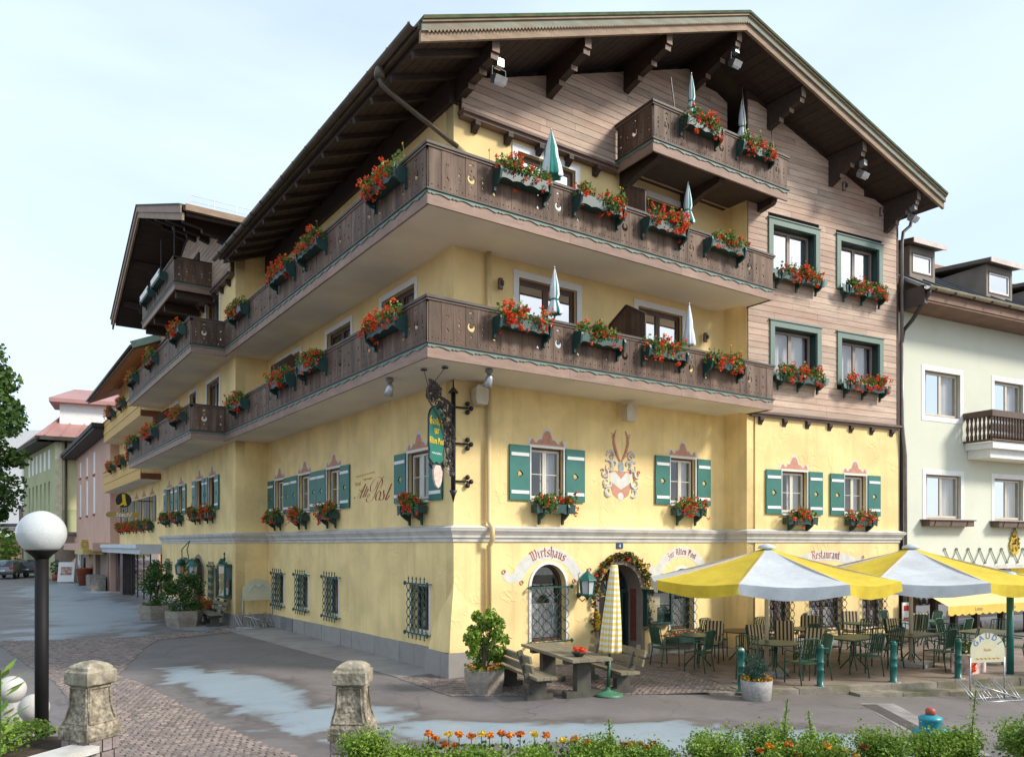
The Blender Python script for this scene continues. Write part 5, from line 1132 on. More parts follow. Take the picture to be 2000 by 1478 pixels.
# cobbled path, cross strip and the cobbles by the picnic table
PATH = [(-7.25,6.0),(-7.0,3.8),(-6.9,-8),(-4.3,-8),(-4.75,-4.9),(-5.1,-3.2),(-5.31,-1.1),(-5.6,2.5),(-5.85,4.2),(-4.6,8.6),(-3.9,10.4),(-1.3,11.2),(-1.25,12.2),(-4.3,11.4),(-7.75,12.6),(-7.75,11.2)]
PICN = [(-1.15,-1.9),(-.2,-2.5),(.2,-2.75),(1.2,-3.4),(3.55,-4.62),(4.5,-2.2),(4.6,-.02),(.25,-.26),(-.26,.2),(-1.1,.4)]
def cobbles(name, poly, size, z, ang, limit, jm=JOINT):
    b = MB(); b.poly([(x,y,z) for x,y in poly]); root = struct(name, b, jm)
    xs_ = [p[0] for p in poly]; ys_ = [p[1] for p in poly]; out = []; rng = random.Random(int(abs(poly[0][0])*100))
    cx, cy = sum(xs_)/len(xs_), sum(ys_)/len(ys_); c, s = math.cos(ang), math.sin(ang); D_ = max(max(xs_)-min(xs_), max(ys_)-min(ys_))
    n = int(D_/size)+2; row = 0
    for j in range(-n, n):
        i = -n
        for i in range(-n, n):
            lx = (i+.5*(j % 2))*size*1.02; ly = j*size+.05*math.sin(lx*2.2+(j % 2))     # laid in waves
            x, y = cx+lx*c-ly*s, cy+lx*s+ly*c
            if inside((x, y), poly): out.append((x, y))
    out.sort(key=lambda p: (p[0]+8.4)**2+(p[1]+14.26)**2)
    def stone(bb, x, y):
        w = size*rng.uniform(.40,.46); h = rng.uniform(.008,.02); a = ang+rng.uniform(-.12,.12); ca, sa = math.cos(a), math.sin(a); tl = rng.uniform(-.004,.004)
        pts = []
        for k, zz in ((1., 0), (.96, h*.7), (.68, h)):
            for px_, py_ in ((-w,-w),(w,-w),(w,w),(-w,w)): pts.append((x+(px_*ca-py_*sa)*k, y+(px_*sa+py_*ca)*k, z+zz+tl*(1 if px_ > 0 else -1)))
        bb.add(pts, [(0,1,5,4),(1,2,6,5),(2,3,7,6),(3,0,4,7),(4,5,9,8),(5,6,10,9),(6,7,11,10),(7,4,8,11),(8,9,10,11)])
    for x, y in out[:limit]: q = MB(); stone(q, x, y); obj('cobblestone', q, COBB, root)
    q = MB()
    for x, y in out[limit:]: stone(q, x, y)
    if q.v: stuff(obj('cobblestones', q, COBB, root))
    return root
cobbles('cobbled_path', PATH, .108, .006, .12, 285); cobbles('cobbled_pavement', PICN, .105, .006, -.5, 280)
# pale paving slabs along the side wall
b = MB(); SP = [(-1.6,11.2),(-1.42,9.3),(-1.32,5.2),(-1.13,2.7),(-1.07,.5),(-.03,.2),(-.03,12.64),(-1.6,12.64)]; b.poly([(x,y,.004) for x,y in SP][::1]); sw = struct('side_pavement', b, JOINT)
for i in range(15):
    y0 = .5+i*.8; y1 = y0+.79; xa = lambda y: -1.07-.06*(y-.5)/2.2 if y < 2.7 else (-1.13-.19*(y-2.7)/2.5 if y < 5.2 else -1.32-.28*(y-5.2)/6)
    q = MB(); q.prism([(xa(y0)+.01,y0),(-.05,y0),(-.05,y1),(xa(y1)+.01,y1)], T(0,0,.004), .012+random.uniform(0,.004)); obj('paving_slab', q, STRIP, sw)
b = MB(); b.prism([(-2.6,13.0),(-1.12,12.9),(-1.12,25),(-2.0,25)], T(0,0,.003), .012); struct('annex_pavement', b, STRIP)
# terrace
TER = [(3.2,-4.47),(8.6,-6.42),(12.0,-7.75),(17.5,-9.9),(22,-4),(14.8,-1.72),(8.67,-.75),(8.67,0),(4.62,0),(4.5,-2.2),(3.6,-4.4)]
b = MB(); b.prism(TER, T(0,0,-.6), .6-.02); ter = struct('terrace', b, JOINT)
rng = random.Random(11); ta = -.37
cnt = 0
for j in range(-14, 14):
    for i in range(-8, 20):
        lx, ly = i*.62+(j % 2)*.31, j*.42; x, y = 8.5+lx*math.cos(ta)-ly*math.sin(ta), -3.4+lx*math.sin(ta)+ly*math.cos(ta)
        pl = [(x+dx*math.cos(ta)-dy*math.sin(ta), y+dx*math.sin(ta)+dy*math.cos(ta)) for dx, dy in ((-.305,-.205),(.305,-.205),(.305,.205),(-.305,.205))]
        if all(inside(p, TER) for p in pl) and cnt < 295: cnt += 1; q = MB(); q.prism(pl, T(0,0,-.019), .019+rng.uniform(-.002,.003)); obj('terrace_slab', q, PAVE, ter)
kd = V((17.5-3.2,-9.9+4.47)).normalized(); x, y = 3.0, -4.40
while x < 17:
    l_ = rng.uniform(.8,1.15); q = MB(); a = V((x,y)); c = a+kd*(l_-.015); nn = V((kd.y,-kd.x))
    hh = zg((a.x+c.x)/2, -5)
    q.prism([tuple(a+nn*.02), tuple(c+nn*(.02+rng.uniform(-.01,.01))), tuple(c-nn*.2), tuple(a-nn*.2)], T(0,0,hh-.2), -hh+.2+.004+rng.uniform(-.006,.006)); obj('kerb_stone', q, KERB, ter)
    if x > 5.8: q = MB(); q.prism([tuple(a+nn*.34), tuple(c+nn*.34), tuple(c+nn*.022), tuple(a+nn*.022)], T(0,0,hh-.2), .2-hh*.42+rng.uniform(-.005,.005)); obj('kerb_step', q, KERB, ter)
    x += kd.x*l_; y += kd.y*l_

# ------------------------------------------------------------------ picnic table with benches
def trestle(M, L_, w, h, parent, nm):
    pass
PT = Matrix.Translation((1.02,-2.45,0)) @ RZ(R(-101)) if False else Matrix.Translation((1.0,-2.5,0)) @ RZ(R(76.5))
pt = thing('picnic_table', 'long weathered wooden picnic table between two heavy benches', 'table', PT)
for i in range(5): q = MB(); q.box(-1.22,1.22,-.40+i*.162,-.40+i*.162+.155,.70,.755); obj('table_plank', q, BENCHW, pt)
for s in (-1,1):
    q = MB(); q.box(s*.78-.09,s*.78+.09,-.14,.14,.1,.62); q.box(s*.78-.08,s*.78+.08,-.36,.36,.62,.70); q.box(s*.78-.1,s*.78+.1,-.36,.36,0,.12); obj('trestle', q, BENCHD, pt)
def bench(M, label, L_=2.2, group='heavy wooden benches'):
    t = thing('bench', label, 'bench', M, group)
    for i in range(3): q = MB(); q.box(-L_/2,L_/2,-.06+i*.135,-.06+i*.135+.128,.40,.45); obj('seat_plank', q, BENCHW, t)
    for i in range(2): q = MB(); M2 = T(0,-.13-.045*i,.60+.17*i) @ RX(R(12)); q.obox(M2, L_, .045, .13); obj('back_plank', q, BENCHW, t)
    for s in (-1,1):
        q = MB(); x = s*(L_/2-.38); q.box(x-.08,x+.08,-.02,.26,.1,.3); q.box(x-.07,x+.07,-.12,.36,.3,.398); q.box(x-.09,x+.09,-.12,.38,0,.11); q.beam((x,-.06,.32),(x,-.24,.90),.09,.07,(1,0,0)); obj('bench_support', q, BENCHD, t)
    return t
bench(PT @ T(0,.98,0) @ RZ(math.pi), 'heavy wooden bench on the left of the picnic table, beside hexagonal planter'); bench(PT @ T(0,-.98,0), 'heavy wooden bench on the right of the picnic table, before the main door')
bench(T(-1.5,13.75,0) @ RZ(R(90)), 'weathered wooden bench against the annex wall', 1.7)
# closed striped parasol with base
def check_cloth():
    m, t, bs = nodes('yellow_white_check_cloth'); N = t.nodes.new; K = t.links.new
    tc = N('ShaderNodeTexCoord'); s = N('ShaderNodeSeparateXYZ'); K(tc.outputs['Object'], s.inputs[0])
    a = N('ShaderNodeMath'); a.operation = 'MULTIPLY'; a.inputs[1].default_value = 1/.105; K(s.outputs[2], a.inputs[0]); f = N('ShaderNodeMath'); f.operation = 'FRACT'; K(a.outputs[0], f.inputs[0]); g = N('ShaderNodeMath'); g.operation = 'GREATER_THAN'; g.inputs[1].default_value = .52; K(f.outputs[0], g.inputs[0])
    at = N('ShaderNodeMath'); at.operation = 'ARCTAN2'; K(s.outputs[1], at.inputs[0]); K(s.outputs[0], at.inputs[1]); w = N('ShaderNodeMath'); w.operation = 'SINE'; mm = N('ShaderNodeMath'); mm.operation = 'MULTIPLY'; mm.inputs[1].default_value = 22; K(at.outputs[0], mm.inputs[0]); K(mm.outputs[0], w.inputs[0]); g2 = N('ShaderNodeMath'); g2.operation = 'GREATER_THAN'; g2.inputs[1].default_value = 0; K(w.outputs[0], g2.inputs[0])
    x1 = N('ShaderNodeMixRGB'); x1.inputs[1].default_value = (.72,.72,.68,1); x1.inputs[2].default_value = (.78,.55,.13,1); K(g.outputs[0], x1.inputs[0])
    x2 = N('ShaderNodeMixRGB'); x2.blend_type = 'MULTIPLY'; x2.inputs[2].default_value = (.90,.84,.68,1); K(g2.outputs[0], x2.inputs[0]); K(x1.outputs[0], x2.inputs[1]); K(x2.outputs[0], bs.inputs['Base Color']); bs.inputs['Roughness'].default_value = .85; return m
sp = thing('closed_parasol', 'yellow and white checked closed parasol on green stand beside the picnic table', 'parasol', T(1.30,-3.42,0) @ Matrix.Rotation(R(3), 4, V((.57,.82,0))))
b = MB(); b.smooth = True; b.lathe([(.175,.80),(.184,.84),(.172,1.2),(.145,1.6),(.115,1.95),(.085,2.25),(.065,2.42),(.01,2.43)], 48, f=lambda a, z: 1+.17*math.cos(9*a+.6)*(2.45-z)/1.6+.05*math.cos(17*a)*(2.45-z)/1.6); obj('canopy', b, check_cloth(), sp)
q = MB(); q.tube([(0,0,.05),(0,0,2.46)], .024, 10); q.tube([(0,0,.05),(0,0,.7)], .034, 10); obj('pole', q, CHAIRG, sp)
q = MB(); q.lathe([(.30,0),(.31,.02),(.24,.05),(.06,.1),(.045,.16)], 14); obj('base', q, mat('green_cast_base',(.06,.18,.1),.5,.15,6), sp)
q = MB(); q.box(-.05,.05,.035,.06,.55,.64); obj('clamp_knob', q, CHAIRG, sp)
# small pot and flowers on the table
tp = thing('flower_bowl', 'small bowl of red flowers standing on the picnic table end', 'flower bowl', PT @ T(-.85,.1,.755))
b = MB(); b.lathe([(.07,0),(.13,.07),(.14,.09)], 14); obj('bowl', b, TEAL, tp); q = MB(); rng = random.Random(5); [leaf_quad(q, blob(rng, (0,0,.12), (.17,.13,.06)), .06, rng) for _ in range(90)]; obj('blossoms', q, REDF, tp)

# ------------------------------------------------------------------ planters
def shrub_pts(cl):
    def f(r): c = r.choice(cl); return blob(r, c[:3], (c[3],c[3],c[3]*.85))
    return f
def shrub(t, z0, h, w, n, seed, lm, s=(.05,.095)):
    rng = random.Random(seed); cl = []
    for i in range(34):
        a = rng.uniform(0,6.28); rr = w*math.sqrt(rng.random()); zz = rng.random(); rr *= (1.05-.75*abs(zz-.45))
        cl.append((rr*math.cos(a), rr*math.sin(a), z0+h*zz, rng.uniform(.26,.40)*w))
    b = MB()
    for k in range(5): a = k*1.3; b.tube([(0,0,z0-.1),(.12*w*math.cos(a),.12*w*math.sin(a),z0+h*.4),(.6*w*math.cos(a),.6*w*math.sin(a),z0+h*.8)], [.025,.018,.006], 5)
    obj('stems', b, BARK, t); obj('shrub_leaves', leaves(n, shrub_pts(cl), s[0], s[1], seed, .5), lm, t)
def hexplanter(M, label, size=.42, h=.42, sh=(1.0,.48), seed=1, n=2600, lm=LEAFD, group='hexagonal concrete planters'):
    t = thing('planter', label, 'planter', M, group)
    b = MB(); b.lathe([(size*.88,0),(size*.9,.07),(size*1.0,h*.55),(size*1.0,h),(size*.86,h),(size*.86,h-.05)], 6, smooth=False); obj('concrete_tub', b, CONC, t)
    q = MB(); q.lathe([(.01,h-.05),(size*.86,h-.052)], 6, smooth=False, cap=False); obj('soil', q, SOIL, t)
    shrub(t, h+.05, sh[0], sh[1], n, seed, lm)
    r = random.Random(seed); q = MB(); [leaf_quad(q, blob(r, (size*.72*math.cos(a), size*.72*math.sin(a), h+.05), (.1,.1,.07)), .06, r) for a in [i*.52 for i in range(12)] for _ in range(7)]; obj('rim_flowers', q, ORAF if seed == 1 else LEAF, t)
    q = MB(); [leaf_quad(q, blob(r, (size*.7*math.cos(a), size*.7*math.sin(a), h+.03), (.14,.14,.06)), .08, r) for a in [i*.4 for i in range(16)] for _ in range(7)]; obj('rim_leaves', q, LEAF, t)
    return t
hexplanter(T(-.42,-1.85,0) @ RZ(R(8)), 'hexagonal concrete planter with bushy green shrub at the front corner of the inn', .40, .44, (1.0,.40), 1, 3200, LEAFH)
hexplanter(T(-2.45,14.0,0), 'hexagonal concrete planter with broad shrub before the annex doorway, nearer one', .62, .55, (1.15,.66), 2, 4200)
hexplanter(T(-2.75,17.2,0), 'hexagonal concrete planter with darker tall shrub before the annex doorway, farther one', .62, .55, (1.5,.62), 3, 4000)
rp_ = thing('planter', 'round grey concrete planter with blue green conifer and marigolds at the kerb', 'planter', T(3.42,-5.12,-.06) @ Matrix.Scale(.76,4))
b = MB(); b.lathe([(.30,0),(.33,.03),(.36,.3),(.375,.50),(.34,.505),(.33,.46)], 28); obj('concrete_tub', b, CONCG, rp_); q = MB(); q.lathe([(.01,.455),(.33,.45)], 14, cap=False); obj('soil', q, SOIL, rp_)
shrub(rp_, .52, .42, .38, 2200, 9, LEAFB, (.025,.06)); r = random.Random(8)
for nm_, mt_, off in (('orange_flowers', ORAF, 0), ('yellow_flowers', YELF, .25), ('rim_leaves', LEAF, .12)):
    q = MB(); [leaf_quad(q, blob(r, (.3*math.cos(a+off), .3*math.sin(a+off), .54), (.09,.09,.07)), .055, r) for a in [i*.5 for i in range(13)] for _ in range(10)]; obj(nm_, q, mt_, rp_)
# bollards along the kerb
for i, (x, y, lb) in enumerate([(3.62,-4.62,'beside the round concrete planter'),(5.35,-5.15,'second from the round planter'),(7.0,-5.72,'in the middle of the terrace kerb'),(8.55,-6.25,'next to the bicycle rack')]):
    t = thing('bollard', 'teal green iron bollard ' + lb, 'bollard', T(x,y,0), 'teal bollards on the terrace kerb')
    b = MB(); b.lathe([(.1,0),(.1,.02),(.068,.03),(.068,.30),(.076,.31),(.076,.34),(.066,.35),(.066,.46),(.074,.47),(.074,.49),(.064,.5),(.062,.74),(.07,.75),(.07,.78),(.06,.79)], 16); obj('post', b, BOLL, t)
    q = MB(); q.sphere((0,0,.785), .062, 14, 6, 0, 1); obj('cap', q, GREYM if i == 0 else BOLL, t)
    q = MB(); q.lathe([(.14,-.004),(.14,.008)], 12); obj('foot_plate', q, CONCG, t)
# ------------------------------------------------------------------ chairs and tables
def chair_meshes():
    P = {}
    b = MB(); r = .014
    for s in (-1,1):
        b.tube([(s*.23,.22,0),(s*.235,.21,.43),(s*.235,.2,.64),(s*.24,.12,.665),(s*.24,-.19,.66)], r, 6); b.tube([(s*.22,-.27,0),(s*.215,-.2,.42),(s*.215,-.30,.90)], r, 6)
    b.tube([(-.215,-.30,.90),(-.1,-.312,.93),(.1,-.312,.93),(.215,-.30,.90)], r, 6); b.beam((-.215,-.235,.52),(.215,-.235,.52),.02,.03); b.beam((-.23,.2,.42),(.23,.2,.42),.025,.025); b.beam((-.215,-.2,.42),(.215,-.2,.42),.025,.025)
    P['frame'] = b.mesh('frame', [CHAIRG])
    q = MB(); 
    q.beam((-.155,-.235,.53),(-.155,-.31,.91),.035,.012,(1,0,0)); P['back_slat'] = q.mesh('back_slat', [CHAIRG])
    q = MB(); q.box(-.22,.22,.165,.205,.425,.44); P['seat_slat'] = q.mesh('seat_slat', [CHAIRG])
    m, t, bs = nodes('striped_cushion'); N = t.nodes.new; K = t.links.new
    tc = N('ShaderNodeTexCoord'); s = N('ShaderNodeSeparateXYZ'); K(tc.outputs['Object'], s.inputs[0]); a = N('ShaderNodeMath'); a.operation = 'MULTIPLY'; a.inputs[1].default_value = 1/.088; K(s.outputs[0], a.inputs[0]); f = N('ShaderNodeMath'); f.operation = 'FRACT'; K(a.outputs[0], f.inputs[0]); g = N('ShaderNodeMath'); g.operation = 'GREATER_THAN'; g.inputs[1].default_value = .5; K(f.outputs[0], g.inputs[0])
    x1 = N('ShaderNodeMixRGB'); x1.inputs[1].default_value = (.055,.05,.04,1); x1.inputs[2].default_value = (.62,.50,.33,1); K(g.outputs[0], x1.inputs[0]); K(x1.outputs[0], bs.inputs['Base Color']); bs.inputs['Roughness'].default_value = .9
    q = MB(); q.smooth = False; q.obox(T(0,-.235,.70) @ RX(R(11)), .42, .05, .52); P['back_cushion'] = q.mesh('back_cushion', [m])
    q = MB(); q.obox(T(0,.01,.47), .42, .42, .05); P['seat_cushion'] = q.mesh('seat_cushion', [mat('beige_cushion',(.42,.33,.22),.9,.1,5)])
    return P
CM = chair_meshes()
def chair(x, y, rot, label, cushion=0, z=0):
    t = thing('garden_chair', label, 'chair', T(x,y,z) @ RZ(R(rot)), 'green metal terrace chairs')
    obj('frame', CM['frame'], None, t)
    for i in range(6): obj('back_slat', CM['back_slat'], None, t, T(i*.062,0,0))
    for i in range(7): obj('seat_slat', CM['seat_slat'], None, t, T(0,-i*.058,0))
    if cushion: obj('back_cushion', CM['back_cushion'], None, t); obj('seat_cushion', CM['seat_cushion'], None, t)
    return t
def table(x, y, label, r=.42, mt=CHAIRG, round_=True, h=.72):
    t = thing('garden_table', label, 'table', T(x,y,0), 'terrace tables')
    b = MB()
    if round_: b.lathe([(r-.02,h-.03),(r,h-.02),(r,h),(.01,h+.004)], 32, smooth=False)
    else: b.box(-.62,.62,-.38,.38,h-.03,h)
    obj('table_top', b, mt, t)
    for k in range(4):
        a = math.pi/4+k*math.pi/2; q = MB(); q.tube([(.05*math.cos(a),.05*math.sin(a),h-.03),(.04*math.cos(a),.04*math.sin(a),.3),(.3*math.cos(a),.3*math.sin(a),.0)], .016, 6); obj('leg', q, CHAIRG, t)
table(5.35,-2.0,'round green table beside the flower tray window'); table(6.9,-2.0,'round brown table at the yellow inner corner',.5,mat('brown_table_top',(.14,.085,.055),.5,.2,4)); table(5.6,-3.9,'round green table behind the first bollard and conifer',.5)
table(8.6,-2.7,'round green table below the middle grilled window',.5); table(7.9,-4.3,'rectangular green table behind the second bollard',.4,CHAIRG,False); table(10.9,-2.6,'small green table near the right grilled window',.38)
table(9.6,-4.7,'rectangular brown green table behind the third bollard',.4,mat('olive_table_top',(.10,.10,.05),.5,.2,4),False); table(11.6,-5.4,'rectangular table before the shop window',.4,mat('olive_table_top',(.10,.10,.05)),False)
table(13.1,-3.2,'round green table at the far right by the shop posts',.48)
for i, (x,y,r_,c,lb) in enumerate([
 (4.75,-1.55,-100,0,'green slat chair left of the first round table, nearest the door'),(4.75,-2.55,15,0,'green slat chair with its back to the street at the first round table'),(6.1,-1.75,115,1,'chair with beige striped cushion right of the first round table'),
 (4.95,-3.75,-60,0,'green chair behind the first bollard, turned sideways'),(6.35,-3.0,165,1,'chair with dark striped cushion behind the first bollard table'),(6.9,-1.15,180,0,'chair tucked at the brown table against the yellow corner'),
 (5.35,-4.72,-15,0,'green chair between round planter and second bollard'),(6.05,-4.55,60,0,'green chair behind the second bollard, left side'),(7.55,-2.75,130,1,'chair with ochre striped cushion beside the umbrella pole'),
 (8.3,-1.75,175,0,'green chair behind the table under the middle grilled window'),(9.3,-2.2,120,1,'chair with tan striped cushion in front of the middle grilled window'),(7.3,-4.95,-10,0,'green chair in front of the rectangular table, right of second bollard'),
 (7.95,-3.55,180,0,'green chair behind the rectangular table'),(8.75,-4.6,75,0,'green lattice chair at the right end of the rectangular table'),(10.4,-3.1,-40,0,'green chair left of the small table by the right grilled window'),
 (11.4,-2.15,140,1,'chair with yellow striped cushion at the right grilled window'),(10.4,-4.0,170,1,'chair with brown striped cushion behind the third bollard'),(9.35,-5.45,0,0,'green chair in front of the olive table, left of third bollard'),
 (10.15,-5.6,20,0,'green chair right of the third bollard'),(10.9,-5.0,-80,0,'green chair left of the shop front table'),(11.7,-4.6,180,0,'green chair behind the shop front table'),(12.5,-5.3,95,0,'green chair right of the shop front table, near the hedge'),(11.5,-6.15,5,0,'green chair in front of the shop front table, behind the fourth bollard'),
 (12.6,-3.2,-30,1,'chair with tan striped cushion at the far right table by the shop'),(13.7,-3.0,60,0,'green chair right of the far right table by the shop'),(13.0,-2.4,180,0,'green chair behind the far right table by the shop'),(12.4,-4.4,0,0,'green chair in front of the far right table by the shop'),
 (9.0,-3.55,-150,0,'green chair between the two rectangular tables'),(6.6,-4.05,100,1,'chair with pale striped cushion turned away from second bollard'),(10.3,-1.75,-160,0,'green chair against the wall left of the right grilled window')]):
    chair(x,y,r_,lb,c)
# ------------------------------------------------------------------ big market umbrellas
def market_umbrella(x, y, ph, rr, zr, za_, label):
    t = thing('market_umbrella', label, 'umbrella', T(x,y,0) @ RZ(R(ph)), 'big yellow and white umbrellas')
    cor = [V((rr*math.cos(math.pi/4*k), rr*math.sin(math.pi/4*k), zr)) for k in range(8)]
    for k in range(8):
        a, c = cor[k], cor[(k+1) % 8]; b = MB(); n = 6; top = V((0,0,za_)); vs = []; fs = []
        for i in range(n+1):
            f = i/n; aa = top.lerp(a, f); cc = top.lerp(c, f); s = -.06*math.sin(math.pi*f)
            for j in range(n+1):
                g = j/n; p = aa.lerp(cc, g); p.z += s*1.0-.07*math.sin(math.pi*g)*f; vs.append(p)
        fs = [(i*(n+1)+j, (i+1)*(n+1)+j, (i+1)*(n+1)+j+1, i*(n+1)+j+1) for i in range(n) for j in range(n)]
        b.smooth = True; b.add(vs, fs); p = obj('canopy_panel', b, CANY if k % 2 else CANW, t)
        q = MB(); vs = []; n = 10
        for j in range(n+1):
            g = j/n; e = a.lerp(c, g); e.z -= .07*math.sin(math.pi*g); out = V((e.x,e.y,0)).normalized(); dr = .20+.055*math.sin(math.pi*g)
            vs += [e+out*.004, e+out*.03*math.sin(j*2.)-out*.05*math.sin(math.pi*g)+V((0,0,-dr))]
        q.smooth = True; q.add(vs, [(2*j,2*j+1,2*j+3,2*j+2) for j in range(n)]); obj('valance', q, CANY if k % 2 else CANW, p)
        r = MB(); r.beam((0,0,za_-.05), a-V((0,0,.03)), .03,.03); r.beam((0,0,zr-.25), a.lerp(V((0,0,za_)),.45)-V((0,0,.04)), .025,.025); obj('rib', r, POLEW, t)
    b = MB(); b.tube([(0,0,0),(0,0,za_)], .045, 12); obj('pole', b, POLEW, t)
    b = MB(); b.lathe([(.16,-.02),(.2,-.03),(.17,.03),(.02,.08)], 16, (0,0,za_)); obj('cap', b, CANW, t)
    b = MB(); b.box(-.4,.4,-.4,.4,.0,.08); obj('base', b, CONCG, t)
market_umbrella(5.80,-3.55,26,2.62,2.06,2.74,'big yellow and white market umbrella with cream pole, left one over the terrace')
market_umbrella(9.55,-4.72,14,2.72,2.04,2.74,'big yellow and white market umbrella, right one before the shop')
# ------------------------------------------------------------------ neighbouring house on the right
nb = thing('neighbour_house', 'pale cream green house with shop, dormers and small wooden balcony on the right', 'house', NEIGH)
def npart(name, mb, m, parent=nb, mtx=None): return obj(name, mb, m, parent, mtx)
CRM = mat('pale_cream_green_render', (.66,.67,.55), .9, .05, .8, .08, 60, dirt=(.55,.55,.42,.3), dscale=.4)
NW = [(7.6,9.36,6.87,8.3),(11.18,12.8,6.3,8.3),(7.65,9.4,3.62,5.02),(11.18,12.8,3.62,5.02),(14.6,16.2,6.87,8.3),(14.6,16.2,3.62,5.02)]
me = plate([rect(6.36,20,2.1,10.1)]+[rect(*q) for q in NW], .35); npart('wall', me, CRM)
b = MB(); b.box(6.36,20,-9,-8.6,-1,10.2); b.box(6.36,6.6,-8.6,-.36,-1,10.1); b.box(6.6,20,-4.3,-4.1,-1,10); npart('rear_wall', b, CRM)
LSASH = mat('pale_oak_sash', (.62,.56,.47), .6, .08, 4)
for (u0,u1,v0,v1) in NW:
    w = window(I4, u0,u1,v0,v1, fm=LSASH, outer=mat('tan_frame',(.34,.24,.16),.6,.1,4), curt='side', rec=-.12, parent=nb, cross=None)
    b = MB(); t = .16; b.box(u0-t,u0,v0-t,v1+t,-.01,.012); b.box(u1,u1+t,v0-t,v1+t,-.01,.012); b.box(u0,u1,v1,v1+t,-.01,.012); b.box(u0,u1,v0-t,v0,-.01,.012); npart('window_surround', b, WHITE)
for u0 in (7.65, 11.18, 14.6):
    b = MB(); b.box(u0-.22,u0+1.98,3.38,3.58,.02,.3); b.box(u0-.28,u0+2.04,3.555,3.59,.0,.34)
    r = npart('empty_flower_trough', b, mat('brown_trough',(.12,.075,.055),.7,.2,5))
    for k in range(3): q = MB(); q.beam((u0+.1+.8*k,3.58,.31),(u0-.02+.8*k,3.38,.31),.03,.025,(0,0,1)); obj('trough_strap', q, BROWNF, r)
# roof with standing seams, eave soffit, gutter
zr_, ze_ = 13.9, 10.45
b = MB(); b.add([(6.25,ze_,1.0),(20,ze_,1.0),(20,zr_,-4.3),(6.25,zr_,-4.3),(6.25,ze_-.1,1.0),(20,ze_-.1,1.0),(20,zr_-.1,-4.3),(6.25,zr_-.1,-4.3),(20,ze_,-9.6),(6.25,ze_,-9.6)], [(0,1,2,3),(4,7,6,5),(0,4,5,1),(0,3,7,4),(3,2,8,9)])
SEAM = mat('grey_standing_seam_sheet', (.27,.29,.32), .4, .12, 1, .05, 20, metal=.5); nr = npart('roof', b, SEAM)
for i in range(17):
    u = 6.6+i*.8; q = MB(); q.beam((u,ze_+.03,1.0),(u,zr_+.03,-4.3),.04,.05,(0,1,0)); obj('roof_seam', q, mat('dark_seam',(.10,.10,.11),.5), nr)
q = MB(); q.beam((6.25,zr_+.05,-4.3),(20,zr_+.05,-4.3),.25,.14); obj('ridge_cap', q, mat('rusty_ridge',(.3,.15,.1),.6), nr)
b = MB(); b.box(6.4,20,10.0,10.06,.0,.95); b.box(6.35,20,10.06,10.4,.9,.98); npart('eave_soffit', b, mat('brown_soffit',(.20,.115,.075),.75,.2,2,.1,20))
b = MB(); b.box(6.25,6.40,9.95,10.5,-.3,.95); npart('gable_board', b, mat('dark_eave_board',(.075,.055,.05),.7,.2,3))
def ngut(p, q_, r, m, nm='gutter'):
    b = MB(); n = 8; vs = []
    for u in (p, q_):
        for j in range(n+1): a = math.pi*j/n; vs.append((u, 10.42-math.sin(a)*r, 1.08+math.cos(a)*r))
    b.smooth = True; b.add(vs, [(i,i+1,n+2+i,n+1+i) for i in range(n)]); return npart(nm, b, m)
g_ = ngut(6.2, 20, .10, mat('brassy_gutter',(.33,.29,.2),.4,.2,3,metal=.6))
for i in range(15): q = MB(); q.box(6.5+i*.9,6.53+i*.9,10.31,10.36,.95,1.2); obj('gutter_bracket', q, PIPEC, g_)
b = MB(); b.tube([(6.35,10.35,1.05),(6.35,10.2,1.0),(6.4,9.6,.45),(6.4,9.35,.15),(6.4,9.0,.08),(6.4,-1,.08)], .06, 8); npart('downpipe', b, mat('dark_downpipe',(.06,.055,.05),.4,.2,3,metal=.3))
# dormers
def dormer(u0, u1, z0, z1, wf, deep):
    t = MB(); t.box(u0,u0+.1,z0,z1,wf-deep,wf); t.box(u1-.1,u1,z0,z1,wf-deep,wf); t.box(u0+.1,u1-.1,z0,z0+.25,wf-.1,wf); t.box(u0+.1,u1-.1,z1-.2,z1,wf-.1,wf)
    d = npart('dormer', t, mat('grey_brown_dormer',(.2,.165,.13),.7,.15,2))
    q = MB(); q.add([(u0-.18,z1,wf+.25),(u1+.18,z1,wf+.25),(u1+.18,z1+.12,wf+.25),(u0-.18,z1+.12,wf+.25),(u0-.18,z1+.35,wf-deep),(u1+.18,z1+.35,wf-deep),(u1+.18,z1+.5,wf-deep),(u0-.18,z1+.5,wf-deep)], [(0,1,2,3),(4,7,6,5),(0,4,5,1),(3,2,6,7),(0,3,7,4),(1,5,6,2)]); obj('dormer_roof', q, TILE, d)
    q = MB(); q.box(u0-.18,u1+.18,z1-.03,z1+.12,wf+.25,wf+.28); obj('dormer_fascia', q, mat('pale_pink_fascia',(.6,.5,.45),.6), d)
    window(I4, u0+.12,u1-.12,z0+.27,z1-.2, fm=WHITE, outer=BROWNF, n=1, rec=wf-.03, parent=nb, curt='none', gm=GLASSM, name='dormer_window')
dormer(6.75,7.95,10.95,12.05,.1,2.2); dormer(10.35,11.75,10.8,12.0,.25,3.0); dormer(14.3,15.6,10.8,12.0,.25,3.0)
